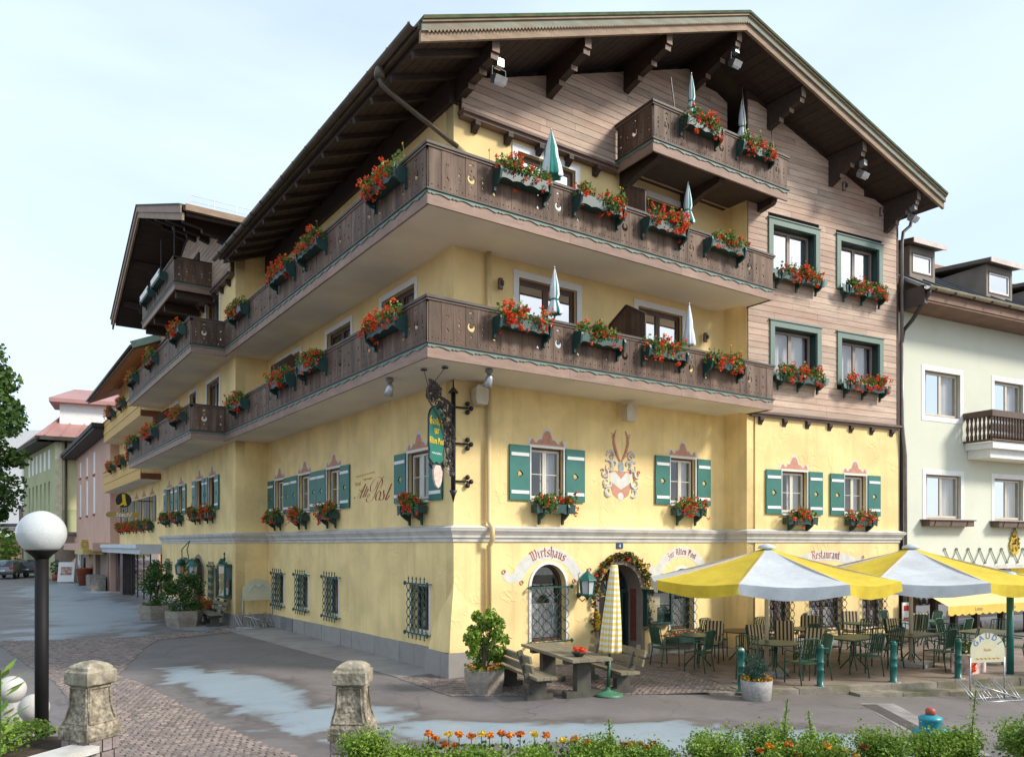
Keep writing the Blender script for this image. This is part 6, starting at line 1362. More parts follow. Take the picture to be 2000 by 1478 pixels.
# small balcony with turned balusters
bb = bpy.data.objects.new('small_balcony', None); COL.objects.link(bb); bb.parent = nb
b = MB(); b.box(9.6,14,5.86,6.05,.01,.92); b.box(9.75,14,5.58,5.86,.01,.75); obj('balcony_slab', b, WHITE, bb)
DB = mat('dark_baluster_wood', (.10,.06,.04), .6, .2, 4)
for z, h in ((6.09,.06),(6.86,.2)): q = MB(); q.box(9.5,14,z,z+h,.82,.97); q.box(9.5,9.65,z,z+h,.01,.82); obj('balcony_rail', q, DB, bb)
q = MB(); q.lathe([(.045,0),(.05,.12),(.03,.2),(.055,.36),(.03,.55),(.05,.66),(.045,.72)], 8); bal_ = q.mesh('baluster', [DB])
for i in range(6): obj('baluster', bal_, None, bb, T(9.57,6.15,.12+i*.135) @ RX(R(-90)))
for i in range(28): obj('baluster', bal_, None, bb, T(9.57+i*.155,6.15,.9) @ RX(R(-90)))
# gilded house emblem
q = MB(); q.prism([(12.25+.28*math.cos(a)*(1 if math.sin(a) < .3 else .8), 2.83+.40*math.sin(a)) for a in [i*math.pi/10 for i in range(20)]], T(0,0,.0), .06); em = npart('house_emblem', q, mat('gilded_emblem',(.55,.38,.03),.4,.5,14,.6,20))
q = MB(); r = random.Random(2); [leaf_quad(q, (12.25+r.uniform(-.2,.2),2.83+r.uniform(-.3,.3),.08), .1, r, 0) for _ in range(40)]; q.tube([(12.1,3.15,.05),(12.25,3.36,.05),(12.4,3.15,.05)], .02, 5); obj('emblem_relief', q, mat('dark_gilding',(.3,.17,.03),.5,.4,10), em)
# shop front
b = MB(); b.box(6.36,20,2.0,2.12,-.35,.14); npart('shop_cornice', b, CORN)
q = MB(); vs = []
q.tube([(8.55+.3*i, 2.66 if i % 2 == 0 else 2.2, .03) for i in range(24)], .018, 4); [q.sphere((8.55+.3*i, 2.66 if i % 2 == 0 else 2.2, .03), .045, 6, 4) for i in range(24)]; npart('rope_light_garland', q, mat('grey_rope',(.3,.3,.3),.6))
for u in (6.5,7.25,8.35,9.35,10.5,11.9,13.4,15):
    b = MB(); b.box(u-.07,u+.07,-1.2,2.0,-.3,-.1); npart('shop_post', b, mat('brown_shop_post',(.15,.11,.095),.5,.15,3))
b = MB(); b.box(6.36,20,-1.3,-.35,-.34,-.12); npart('shop_plinth', b, RUBBLE)
b = MB(); b.poly([(6.5,-.35,-.2),(20,-.35,-.2),(20,2.0,-.2),(6.5,2.0,-.2)]); npart('shop_glass', b, GLASSD)
r = random.Random(12); cols = [(.35,.28,.2),(.4,.1,.06),(.5,.42,.3),(.15,.2,.3),(.45,.35,.1),(.3,.3,.32),(.55,.5,.45)]
for v in (-.15,.35,.85,1.35): b = MB(); b.box(6.5,18,v-.03,v,-1.1,-.5); npart('shop_shelf', b, mat('shelf_wood',(.25,.17,.09),.7))
GM = []
for k, c in enumerate(cols):
    q = MB(); q.lathe([(.07,0),(.08,.02),(.08,.14),(.03,.2),(.03,.26)] if k % 2 else [(.09,0),(.09,.2),(.06,.22)], 8); GM.append(q.mesh('shop_ware', [mat('ware_%s' % 'abcdefg'[k], c, .4)]))
for v in (-.15,.35,.85,1.35):
    for i in range(26): obj('shop_ware', GM[r.randrange(7)], None, nb, T(6.6+i*.27+r.uniform(-.05,.05), v, -.75+r.uniform(-.1,.15)) @ RX(R(-90)))
# awning with scalloped edge
b = MB(); vs = []; n = 40
b.poly([(6.35,1.72,.05),(16,1.72,.05),(16,.98,1.35),(6.75,.98,1.35)][::-1]); aw = npart('awning', b, mat('pale_yellow_awning',(.72,.58,.25),.85,.05,2))
b = MB(); pts = []
for i in range(86): pts.append((6.75+i*.11, .98-.26-.05*abs(math.sin(i*math.pi/4))*-1 if False else .74-.06*abs(math.sin(i*math.pi/3)), 1.35))
for i in range(85): b.add([(pts[i][0],.98,1.35),(pts[i+1][0],.98,1.35),pts[i+1],pts[i]], [(0,3,2,1)])
obj('awning_valance', b, mat('yellow_valance',(.75,.52,.10),.85,.08,3), aw)
for i, tx in enumerate(('Lotto','Toto')): obj('awning_lettering', text_mesh(tx, .17, .003), mat('grey_print',(.35,.3,.2),.8), aw, T(8.2+i*1.7,.81,1.356))
q = MB(); q.box(12.2,13.2,1.75,2.0,-.08,-.05); npart('yellow_shop_sign', q, mat('yellow_sign',(.8,.6,.03),.5)); 
# shop poster stand and yellow poster column
ps = thing('newspaper_stand', 'narrow white and red poster board leaning by the shop post', 'poster board', NEIGH @ T(6.25,-.0,.35))
b = MB(); b.box(-.2,.2,-.5,1.05,0,.03); obj('board', b, WHITE, ps)
for i, (z, h, c) in enumerate(((.8,.16,(.55,.03,.02)),(.52,.08,(.5,.05,.03)),(-.1,.35,(.25,.28,.26)),(-.42,.2,(.6,.07,.03)))): q = MB(); q.box(-.16,.16,z,z+h,.031,.036); obj('poster_print', q, mat('poster_ink_%d' % 0 if False else 'poster_ink_'+'abcd'[i], c, .7, .4, 9), ps)
pc = thing('poster_column', 'slim post with stacked yellow and red price signs before the shop', 'sign', WING @ T(7.9,0,3.2))
b = MB(); b.tube([(0,-.2,0),(0,1.1,0)], .04, 8); obj('post', b, BOLL, pc)
for i, (z, c) in enumerate(((1.0,(.75,.55,.03)),(.75,(.5,.05,.03)),(.5,(.75,.6,.05)))): q = MB(); q.box(-.17,.17,z,z+.23,.04,.06); pl = obj('price_sign', q, mat('price_sign_'+'abc'[i], c, .5, .35, 11), pc)

# ------------------------------------------------------------------ houses down the street on the left
ch = thing('chalet', 'chalet with yellow boarded balconies and reddish soffit next to the inn', 'house', LEFT @ T(0,0,1.1))
ch.matrix_world = ANNEX
YB_ = mat('yellow_balcony_boards', (.60,.37,.10), .7, .12, 2, .12, 30, stretch=(1,1,8), orand=.06)
me = plate([rect(-38,-25.12,2.7,12.3)]+[rect(-27.0-2.25*i-1.0,-27.0-2.25*i,3.95,5.2) for i in range(5)], .3); obj('wall', me, YEL, ch)
CB = None
for zs, nm in ((8.8,'upper'),(5.86,'lower')):
    r_ = bpy.data.objects.new('yellow_balcony', None); COL.objects.link(r_); r_.parent = ch
    b = MB(); b.box(-37.6,-25.3,zs,zs+.15,0,.86); obj('balcony_slab', b, SOFFIT, r_)
    for i in range(5): q = MB(); z = zs+.02+i*.235; q.box(-37.6,-25.3,z,z+.225,.84+.02*(i == 0),.90-.02*(i % 2)); obj('balcony_plank', q, YB_, r_)
    q = MB(); q.box(-37.65,-25.25,zs+1.19,zs+1.25,.8,.95); obj('handrail', q, YB_, r_); q = MB(); q.box(-25.34,-25.26,zs,zs+.28,0,.86); obj('end_beam', q, mat('red_brown_beam',(.2,.075,.04),.7), r_)
for i in range(5):
    u1 = -27.0-2.25*i
    window(I4, u1-1.0,u1,3.95,5.2, outer=GREYSH, fm=WHITE, curt='full', parent=ch)
    for uu in (u1-1.55, u1+.03): q = MB(); q.box(uu,uu+.52,3.95,5.2,.02,.05); obj('shutter', q, GREYSH, ch)
    pd = plate([[(u1-1.1,5.27),(u1+.1,5.27),(u1+.05,5.42),(u1-.2,5.4),(u1-.5,5.66),(u1-.8,5.4),(u1-1.05,5.42)][::1]], .004, T(0,0,.004)); obj('painted_pediment', pd, PINKP, ch)
b = MB(); vs = [(-41,11.9,1.35),(-24.5,11.9,1.35),(-24.5,15.2,-6),(-41,15.2,-6)]; b.add(vs+[(x,y-.25,z) for x,y,z in vs], [(0,1,2,3),(4,7,6,5),(0,4,5,1),(1,5,6,2),(0,3,7,4)]); cr_ = obj('roof', b, TILE, ch)
RS = mat('red_brown_soffit', (.36,.11,.045), .6, .2, 2, .1, 20, stretch=(3,1,3), orand=.15)
for i in range(14): q = MB(); z0 = -1.2+i*.18; q.add([(-40.9,11.9+(1.35-z0-.0)*.449-.27,z0),(-24.6,11.9+(1.35-z0)*.449-.27,z0),(-24.6,11.9+(1.35-z0-.17)*.449-.27,z0+.17),(-40.9,11.9+(1.35-z0-.17)*.449-.27,z0+.17)], [(0,1,2,3)]); obj('soffit_board', q, RS, cr_)
q = MB(); q.beam((-24.48,11.86,1.4),(-24.48,15.1,-6),.06,.3,(0,1,0)); obj('verge_board', q, mat('green_verge_sheet',(.3,.42,.34),.6), cr_)
q = MB(); q.tube([(-41,11.8,1.42),(-24.5,11.8,1.42)], .07, 8); obj('gutter', q, PIPEC, cr_)
# shop entrance in the chalet ground floor
b = MB(); b.box(-38,-25.15,2.35,2.7,-.5,.95); b.box(-37.5,-25.2,2.62,2.82,.0,1.1); obj('shop_canopy', b, mat('grey_white_canopy',(.55,.57,.6),.5,.05,3), ch)
b = MB(); b.box(-34.5,-33.6,-.2,2.35,-.3,.45); b.box(-38,-37.2,-.2,2.35,-.3,.2); obj('entrance_pier', b, mat('dark_stone_pier',(.05,.035,.035),.3,.3,3), ch)
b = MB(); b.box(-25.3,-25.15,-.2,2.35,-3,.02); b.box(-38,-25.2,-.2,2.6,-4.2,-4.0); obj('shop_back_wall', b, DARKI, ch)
for u in (-32.6,-30.8,-29.0,-27.2): q = MB(); q.box(u-.03,u+.03,-.1,2.35,.1,.16); obj('glass_post', q, IRON, ch)
q = MB(); q.poly([(-33.6,-.05,.13),(-25.2,-.05,.13),(-25.2,2.35,.13),(-33.6,2.35,.13)]); obj('shop_glass', q, GLASSM, ch)
for i, (y, z, nm) in enumerate(((29.8,10.05,'upper balcony, nearer'),(33.4,10.05,'upper balcony, farther'),(26.6,7.1,'lower balcony, nearest'),(29.9,7.1,'lower balcony, middle'),(33.4,7.1,'lower balcony, farthest'))):
    flower_box(LEFT @ T(-y,z,2.03), 1.5, 'geranium box on the chalet yellow '+nm, 'geranium boxes on the chalet')
for i in range(5): flower_box(ANNEX @ T(-27.5-2.25*i,3.8,.05), 1.25, 'geranium box under the %s chalet window' % ['nearest','second','third','fourth','farthest'][i], 'geranium boxes under chalet windows', inset=.2)
# boot sign of the shoe shop
bs_ = thing('shoe_shop_sign', 'round black boot sign above a gold shop name board', 'sign', frame(-2.55,27.2,1,0) @ T(.1,4.6,0) @ Matrix.Scale(.8,4) @ T(-.1,-4.6,0))
b = MB(); b.prism(circ(.12,5.02,.44,24), T(0,0,0), .1); obj('round_disc', b, mat('dark_sign_disc',(.025,.012,.012),.4), bs_)
q = MB(); q.prism([(.02,5.38),(.2,5.38),(.22,5.1),(.25,4.9),(.3,4.72),(.16,4.68),(.1,4.76),(-.1,4.66),(-.22,4.62),(-.2,4.7),(-.05,4.78),(.06,4.92)][::-1], T(0,0,.1), .012); obj('boot', q, GOLD, bs_)
q = MB(); q.prism([(-.75,4.0),(.95,4.0),(1.05,4.14),(.95,4.3),(-.75,4.3),(-.85,4.14)], T(0,0,0), .1); nb_ = obj('name_board', q, mat('gold_name_board',(.42,.27,.06),.4,.2,4), bs_); obj('name_lettering', text_mesh('Stachl', .36, .01, .25, bold=.008), WHITE, nb_, T(.1,4.03,.11))
q = MB(); q.tube([(.12,4.3,.05),(.12,4.45,.05)], .03, 6); q.tube([(.9,5.0,.05),(1.8,5.0,.0)], .03, 6); obj('sign_arm', q, IRON, bs_)
# pink house
ph = thing('pink_house', 'salmon pink house with dark flat eave behind the shoe shop sign', 'house')
PK = mat('salmon_pink_render', (.60,.38,.29), .9, .08, .8, .05, 50); PF = frame(-1.6, 0, .0, -1)
hol = [rect(-54.2,-53.2,4.9,7.4),rect(-50,-49,4.9,7.4),rect(-46.0,-45,4.9,7.4),rect(-54.2,-53.2,8.9,0+9.9)][:3]+[rect(-54,-53.0,8.0+.0,9.0)][:0]+[rect(-54.2,-53.2,7.9,9.1),rect(-50,-49,7.7,9.1),rect(-46,-45,7.6,9.1)]
me = plate([rect(-56.5,-38.3,2.9,9.6)]+hol, .3, PF); obj('wall', me, PK, ph)
for (a) in hol:
    b = MB(); b.box(a[0][0],a[1][0],a[0][1],a[2][1],-.05,-.01); obj('window', b, WHITE, ph, PF); q = MB(); q.box(a[0][0],a[1][0],a[0][1]-.12,a[0][1],-.1,.06); obj('window_sill', q, REDP, ph, PF)
b = MB(); b.box(-57.5,-37.5,9.6,9.75,-3,.95); b.box(-57.6,-37.4,9.75,10.0,-3,1.05); obj('flat_roof', b, mat('dark_flat_eave',(.03,.028,.028),.7), ph, PF)
b = MB(); b.box(-38.3,-38.0,-.2,9.6,-9,-.0); b.box(-56.5,-38.3,2.4,2.9,-.3,.9); obj('side_wall', b, PK, ph, PF)
TAN = mat('tan_stone_ground_floor', (.30,.22,.165), .85, .15, 2, .2, 30)
me = plate([rect(-58,-38.3,-.3,2.4), arch(-57.2,-56.0,.0,1.4), rect(-47.5,-45.2,.05,2.2), rect(-44,-41.5,.6,2.2), rect(-53.5,-51.5,.8,2.2)], .3, PF @ T(0,0,.1)); obj('ground_floor_wall', me, TAN, ph)
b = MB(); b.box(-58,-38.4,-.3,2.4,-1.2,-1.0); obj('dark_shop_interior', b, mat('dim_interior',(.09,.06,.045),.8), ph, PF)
q = MB(); q.box(-53.6,-51.4,.7,2.3,.12,.2); pfr = obj('notice_frame', q, GREYM, ph, PF); q = MB(); q.box(-53.3,-52.6,1.2,2.1,.2,.22); q.box(-52.3,-51.7,.9,1.6,.2,.22); obj('notice', q, WHITE, pfr)
q = MB(); q.prism([(-40.3,0),(-38.3,0),(-38.3,.85),(-40.3,.95)], PF @ T(0,0,.2), .8); sw_ = obj('low_stone_wall', q, RUBBLE, ph)
r = random.Random(6)
for j in range(5):
    for i in range(5): q = MB(); q.box(-40.3+i*.4+.02,-39.92+i*.4,.02+j*.18,.18+j*.18,1.0,1.03+r.uniform(0,.03)); obj('stone', q, RUBBLE, sw_, PF)
q = MB(); q.box(-43,-38.5,2.2,2.5,.3,1.4); q.box(-41.2,-40.4,2.45,3.1,.9,1.3); obj('shop_sign', q, mat('yellow_shop_box',(.5,.36,.1),.5,.4,5), ph, PF)
# green house
gh = thing('green_house', 'green corner house, upper wall coloured as sunlit, with red metal roof and white dormers', 'house')
GR = mat('green_render', (.42,.44,.24), .9, .1, .5, .05, 40); GY = mat('sunlit_green_render', (.62,.60,.33), .9, .08, .5, .05, 40)  # the second is the green render with sunlight put into its colour
GS = frame(-3.0, 57.5, .088, -.996); GF = frame(-3.0, 57.5, .985, -.17)
gw = [rect(-13.0-3.5*0+2.0*i,-13.0+2.0*i+.85,5.6+0,8.0) for i in range(6)]
me = plate([rect(-16,0,-.5,11.2)]+gw, .3, GS); obj('street_wall', me, GR, gh)
for a in gw: b = MB(); b.box(a[0][0],a[1][0],a[0][1],a[2][1],-.2,-.12); obj('window', b, WHITE, gh, GS)
for i in range(6): b = MB(); b.box(-13.0+2.0*i,-12.15+2*i,2.2,4.1,.0,.02); obj('window', b, WHITE, gh, GS); b = MB(); b.box(-13.0+2.0*i,-12.15+2*i,9.0,10.6,.0,.02); obj('window', b, WHITE, gh, GS)
b = MB(); b.box(0,10,-.5,5.6,-.3,0); obj('corner_wall', b, GR, gh, GF); b = MB(); b.box(0,10,5.6,11.2,-.3,.01); obj('corner_wall', b, GY, gh, GF)  # lower wall plain green, upper wall in the painted sunlit tone
b = MB(); b.box(0,.5,-.5,11.2,.01,.08); obj('corner_pilaster', b, mat('cream_pilaster',(.66,.60,.42),.9), gh, GF); b = MB(); b.tube([(.75,11.2,.1),(.75,0,.1)], .09, 6); obj('downpipe', b, PIPEC, gh, GF)
RR = mat('red_metal_roof', (.42,.22,.195), .5, .12, .5, .05, 10, metal=.2)
b = MB(); ap = [GF @ V((1.5,15.6,-6.5)), GF @ V((11,15.6,-6.5))]; e = [GF @ V((-1.2,11.3,1.2)), GF @ V((11,11.3,1.2)), GS @ V((-17,11.3,1.2)), GS @ V((-17,15.6,-6))]
b.add([e[0],e[1],ap[1],ap[0]], [(0,1,2,3)]); b.add([e[2],e[0],ap[0],e[3]], [(0,1,2,3)]); gr = obj('roof', b, RR, gh)
for i in range(11): q = MB(); u = -.6+i*1.1; q.beam(GF @ V((u,11.36,1.15)), GF @ V((1.5+u*.86,15.66,-6.5)), .08,.1); obj('roof_seam', q, RR, gr)
b = MB(); b.box(-1.25,11,11.0,11.3,-.3,1.25); obj('eave', b, mat('dark_green_brown_eave',(.035,.03,.02),.7), gh, GF); b = MB(); b.box(-17,1.2,11.0,11.3,-.3,1.25); obj('eave', b, mat('dark_green_brown_eave',(.035,.03,.02),.7), gh, GS)
for (M, u, w, nm) in ((GF,.2,4.2,1),(GF,8.2,2.6,2)):
    b = MB(); b.box(u,u+w,11.8,14.3,-4.2,-1.2 if nm == 1 else .2); d = obj('dormer', b, WHITE, gh, M); q = MB(); q.box(u-.7,u+w+.6,14.3,14.6,-5,-.5 if nm == 1 else .8); q.add([(u-.7,14.6,-.5),(u+w+.6,14.6,-.5),(u+w,16.1,-4.5),(u+.8,16.1,-4.5)], [(0,1,2,3)]); obj('dormer_roof', q, RR, d)
b = MB(); b.box(-.5,.5,-.2,3.0,-.1,.25); 
me = plate([rect(0,10,-.4,3.6), arch(2.4,3.8,.2,2.2)], .3, GF @ T(0,0,.35)); obj('stone_base', me, TAN, gh); b = MB(); b.box(0,10,3.6,3.8,-.1,.55); obj('string_course', b, mat('grey_course',(.2,.18,.16),.8), gh, GF)
# white house far left
wh = thing('white_house', 'tall white house with brown ground floor at far left end of street', 'house', T(-4.5,92,0) @ RZ(R(-35)))
b = MB(); b.box(-9,5.0,0,10,3.6,16); obj('upper_wall', b, WHITE, wh); b = MB(); b.box(-9,5.0,.3,10,-1,3.6); obj('ground_floor', b, mat('brick_tan_wall',(.45,.28,.19),.9,.15,3), wh); b = MB(); b.box(-9.5,5.3,-.5,10,3.4,3.7); obj('canopy', b, mat('dark_grey_canopy',(.1,.09,.09),.7), wh)
for i in range(4): q = MB(); q.box(-4+2.4*i,-3+2.4*i,.2,.3,.2,2.4); obj('shop_window', q, BROWNF, wh)
for i in range(3):
    for j in range(2): q = MB(); q.box(-5+3*i,-4+3*i,-.03,.02,6+4.2*j,8.4+4.2*j); obj('window', q, mat('pale_blue_window',(.5,.56,.6),.3), wh)
bn = thing('banner_sign', 'long grey and white shop sign board hanging out over the street, far left', 'sign', T(-5.6,69.2,0) @ RZ(R(-35)))
b = MB(); b.box(-.95,1.4,0,.15,4.0,4.45); b.box(-.95,1.4,-.02,.17,4.45,4.7); obj('sign_board', b, mat('grey_sign_frame',(.12,.11,.11),.6), bn); q = MB(); q.box(-.85,1.3,-.03,-.021,4.07,4.4); pn = obj('white_panel', q, WHITE, bn); obj('panel_lettering', text_mesh('FRIEDRICH', .34, .01), REDP, pn, T(.2,-.04,4.11) @ RX(R(90)))
q = MB(); q.box(.75,1.1,0,.1,4.9,6.3); obj('vertical_sign', q, mat('brown_vertical_sign',(.22,.15,.13),.6,.5,6), bn)

# parked car at the end of the street
car = thing('parked_car', 'silver grey hatchback with red tail lights parked at the street end', 'car', T(-5.9,62.6,.0) @ RZ(R(72)))
CARM = mat('silver_car_paint', (.17,.19,.21), .25, .05, 1, metal=.6)
def loft(prof, secs):
    b = MB(); n = len(prof[0]); vs = []
    for y, pr in zip(secs, prof): vs += [(x,y,z) for x,z in pr]
    b.smooth = True; b.add(vs, [(i*n+j,i*n+j+1,(i+1)*n+j+1,(i+1)*n+j) for i in range(len(secs)-1) for j in range(n-1)]); return b
side = [(-2.05,.35),(-2.1,.6),(-2.05,.95),(-1.75,1.38),(-1.3,1.5),(-.2,1.52),(.55,1.38),(1.15,.98),(1.75,.9),(2.05,.75),(2.1,.4)]
secs = [(-.86,.92),(-.80,1.0),(0,1.03),(.80,1.0),(.86,.92)]
b = MB(); n = len(side); vs = []
for y, k in secs: vs += [(x*(.985 if abs(y) > .82 else 1), y*(1 if z < 1 else .86), .35+(z-.35)*k) for x, z in side]
b.smooth = True; b.add(vs, [(i*n+j,(i+1)*n+j,(i+1)*n+j+1,i*n+j+1) for i in range(4) for j in range(n-1)]); b.smooth = False; b.f += [tuple(range(n))[::-1], tuple(4*n+j for j in range(n))]; b.mi += [0,0]; b.sm += [False,False]; obj('body', b, CARM, car)
b = MB(); b.add([(-2.03,-.66,1.0),(-2.03,.66,1.0),(-1.77,.58,1.37),(-1.77,-.58,1.37)], [(0,3,2,1)]); 
for s in (-1,1): b.add([(-1.7,s*.79,1.02),(.95,s*.79,1.02),(.45,s*.745,1.36),(-1.4,s*.745,1.42)], [(0,1,2,3) if s < 0 else (3,2,1,0)])
obj('windows', b, mat('car_window',(.03,.05,.05),.06), car)
for x in (-1.3,1.35):
    for s in (-1,1):
        q = MB(); q.lathe([(.31,-.1),(.33,-.08),(.33,.08),(.31,.1)], 16); w_ = obj('wheel', q, mat('tyre',(.02,.02,.02),.8), car, T(x,s*.8,.32) @ RX(R(90))); q = MB(); q.lathe([(.2,-.11),(.2,.11)], 10); obj('rim', q, GREYM, w_)
TL = mat('red_tail_light', (.6,.02,.015), .3)
for s in (-1,1): q = MB(); q.box(-2.13,-1.95,s*.72-.13,s*.72+.13,.82,1.02); obj('tail_light', q, TL, car)
q = MB(); q.box(-2.13,-2.08,-.28,.28,.62,.76); obj('number_plate', q, WHITE, car)
q = MB(); q.box(-2.14,-1.9,-.84,.84,.36,.52); obj('bumper', q, mat('dark_bumper',(.04,.04,.045),.5), car)
car2 = thing('parked_car', 'dark hatchback parked just beyond the silver one, mostly hidden', 'car', T(-4.1,65.5,.0) @ RZ(R(72)))
obj('body', [o for o in car.children if o.name.startswith('body')][0].data.copy(), None, car2); [c for c in car2.children][0].data.materials[0] = mat('black_car_paint',(.02,.022,.025),.2)
for c in list(car.children):
    if not c.name.startswith('body'): 
        d = c.copy(); COL.objects.link(d); d.parent = car2
        for g in c.children: e_ = g.copy(); COL.objects.link(e_); e_.parent = d
# small street items at the left
pot = thing('terracotta_pot', 'tall reddish terracotta pot standing by the low stone wall', 'pot', T(-2.1,46.3,0)); b = MB(); b.lathe([(.34,0),(.52,1.1),(.56,1.12),(.56,1.2),(.45,1.2)], 16); obj('pot_body', b, mat('terracotta',(.30,.075,.035),.7,.2,4), pot); q = MB(); q.tube([(0,0,1.1),(0,0,1.9)], .08, 6); obj('stem', q, IRON, pot)
ab = thing('sandwich_board', 'white folding advertising board on the pavement before the arched doorway', 'advertising board', T(-2.6,52.5,0) @ RZ(R(-20))); 
for s in (-1,1): q = MB(); q.obox(T(0,s*.22,.75) @ RX(R(s*14)), 1.1, .05, 1.5); obj('board', q, WHITE, ab)
q = MB(); q.obox(T(0,-.262,.85) @ RX(R(-14)), .7, .02, .6); obj('print', q, mat('board_print',(.4,.25,.2),.7,.8,5), ab)
for i, (x, y) in enumerate(((-3.9,57.0),(-6.9,60.5))):
    t = thing('street_bollard', ['dark bollard with white band near the parked car','low reddish bollard left of the parked car'][i], 'bollard', T(x,y,0)); b = MB(); b.lathe([(.14,0),(.14,1.0),(.1,1.08)], 10); obj('post', b, IRON if i == 0 else PINKP, t); q = MB(); q.lathe([(.145,.6),(.145,.8)], 10, cap=False); obj('band', q, WHITE, t)
pp = thing('potted_plant', 'small green plant in a red pot by the green house', 'potted plant', T(-3.05,56.0,0)); b = MB(); b.lathe([(.25,0),(.33,.5),(.28,.5)], 10); obj('pot', b, mat('terracotta',(.3,.08,.04)), pp); obj('plant_leaves', leaves(160, lambda r: blob(r,(0,0,1.0),(.4,.4,.6)), .12,.22, 44), LEAFD, pp)
fb = thing('street_bush', 'bright green bush between the white house and the green house', 'bush', T(-6.6,70,0)); obj('bush_leaves', leaves(500, lambda r: blob(r,(0,0,2.6),(2.0,2.0,2.2)), .3,.6, 45), LEAFH, fb); b = MB(); b.tube([(0,0,0),(0,0,2.5)], .12, 6); obj('stem', b, BARK, fb)

# bicycle racks with advertising boards
def rack(M, label, txt=None):
    t = thing('bicycle_rack', label, 'bicycle rack', M)
    for k in range(6):
        x = -.62+k*.25; tw = (.16 if k % 2 else -.1); q = MB()
        hgt = .36 if k % 2 else .46
        q.tube([(x-.02,-.25,.03),(x-.04+tw*.4,.0,hgt*.6),(x+tw,.26,hgt),(x+tw+.05,.36,hgt+.02),(x+tw+.10,.26,hgt),(x+.06+tw*.4,.0,hgt*.6),(x+.06,-.25,.03)], .011, 6); obj('wheel_loop', q, GREYM, t)
    q = MB(); q.tube([(-.72,-.26,.02),(.8,-.26,.02)], .016, 6); q.tube([(-.72,.16,.02),(.8,.16,.02)], .016, 6); q.tube([(-.72,-.26,.02),(-.72,.16,.02)], .016, 6); q.tube([(.8,-.26,.02),(.8,.16,.02)], .016, 6); q.tube([(-.45,.0,.42),(.7,-.2,.05)], .018, 6); obj('base_frame', q, GREYM, t)
    for s in (-.5,.5): q = MB(); q.tube([(s,.05,.0),(s,.05,1.05)], .018, 6); obj('upright', q, GREYM, t)
    bd = plate([[(-.5,.92),(.5,.92),(.5,1.22)]+[(.5*math.cos(R(a)),1.22+.42*math.sin(R(a))) for a in range(10,180,10)]+[(-.5,1.22)]], .02, I4); brd = obj('sign_board', bd, mat('pale_yellow_board',(.60,.56,.38),.5,.06,4), t, T(0,.04,0) @ RX(R(90)))
    if txt:
        BL = mat('blue_letters',(.10,.20,.42),.5)
        for i, c in enumerate(txt):
            a = R(148-i*29); obj('letter', text_mesh(c, .2, .004, bold=.004), BL, brd, T(.34*math.cos(a),1.2+.30*math.sin(a),.003) @ RZ(a-math.pi/2))
        obj('small_lettering', text_mesh('Radio', .10, .003), OCHRE, brd, T(0,1.2,.003)); q = MB(); q.tube([(-.36+.04*k, 1.02+.02*math.sin(k*2.1), .003) for k in range(19)], .01, 4); obj('small_lettering', q, OCHRE, brd)
    else:
        q = MB(); q.tube([(-.3,1.22,.004),(-.12,1.42,.004),(0,1.32,.004),(.16,1.46,.004),(.32,1.24,.004)], .02, 4); obj('mountain_print', q, mat('pale_blue_print',(.45,.55,.62),.6), brd)
rack(T(7.98,-7.1,-.25) @ RZ(R(-22)) @ Matrix.Scale(.8,4), 'galvanised bicycle rack with arched pale yellow board at the terrace kerb', 'GAUDI')
rack(T(-.52,12.05,.01) @ RZ(R(0)), 'galvanised bicycle rack with pale arched board in the annex corner')
# ------------------------------------------------------------------ street lamps
def globe_lamp(x, y, zc, r, pr, label, pm, z0=0):
    t = thing('street_lamp', label, 'street lamp', T(x,y,0), 'globe street lamps')
    b = MB(); b.tube([(0,0,z0),(0,0,zc-r*.95)], pr, 16); obj('post', b, pm, t)
    q = MB(); q.lathe([(pr,zc-r*1.15),(r*.42,zc-r*.98),(r*.66,zc-r*.78),(r*.66,zc-r*.74)], 24); obj('globe_holder', q, pm, t)
    q = MB(); q.sphere((0,0,zc), r, 32, 20, -.745, 1); obj('globe', q, GLOBE, t)
globe_lamp(-7.72,-3.41,2.935,.268,.074,'white globe street lamp on a black post in the left foreground', BLACKM)
globe_lamp(10.05,-6.62,2.02,.20,.07,'globe street lamp on green post at the right behind the bicycle rack', BOLL, -.3)
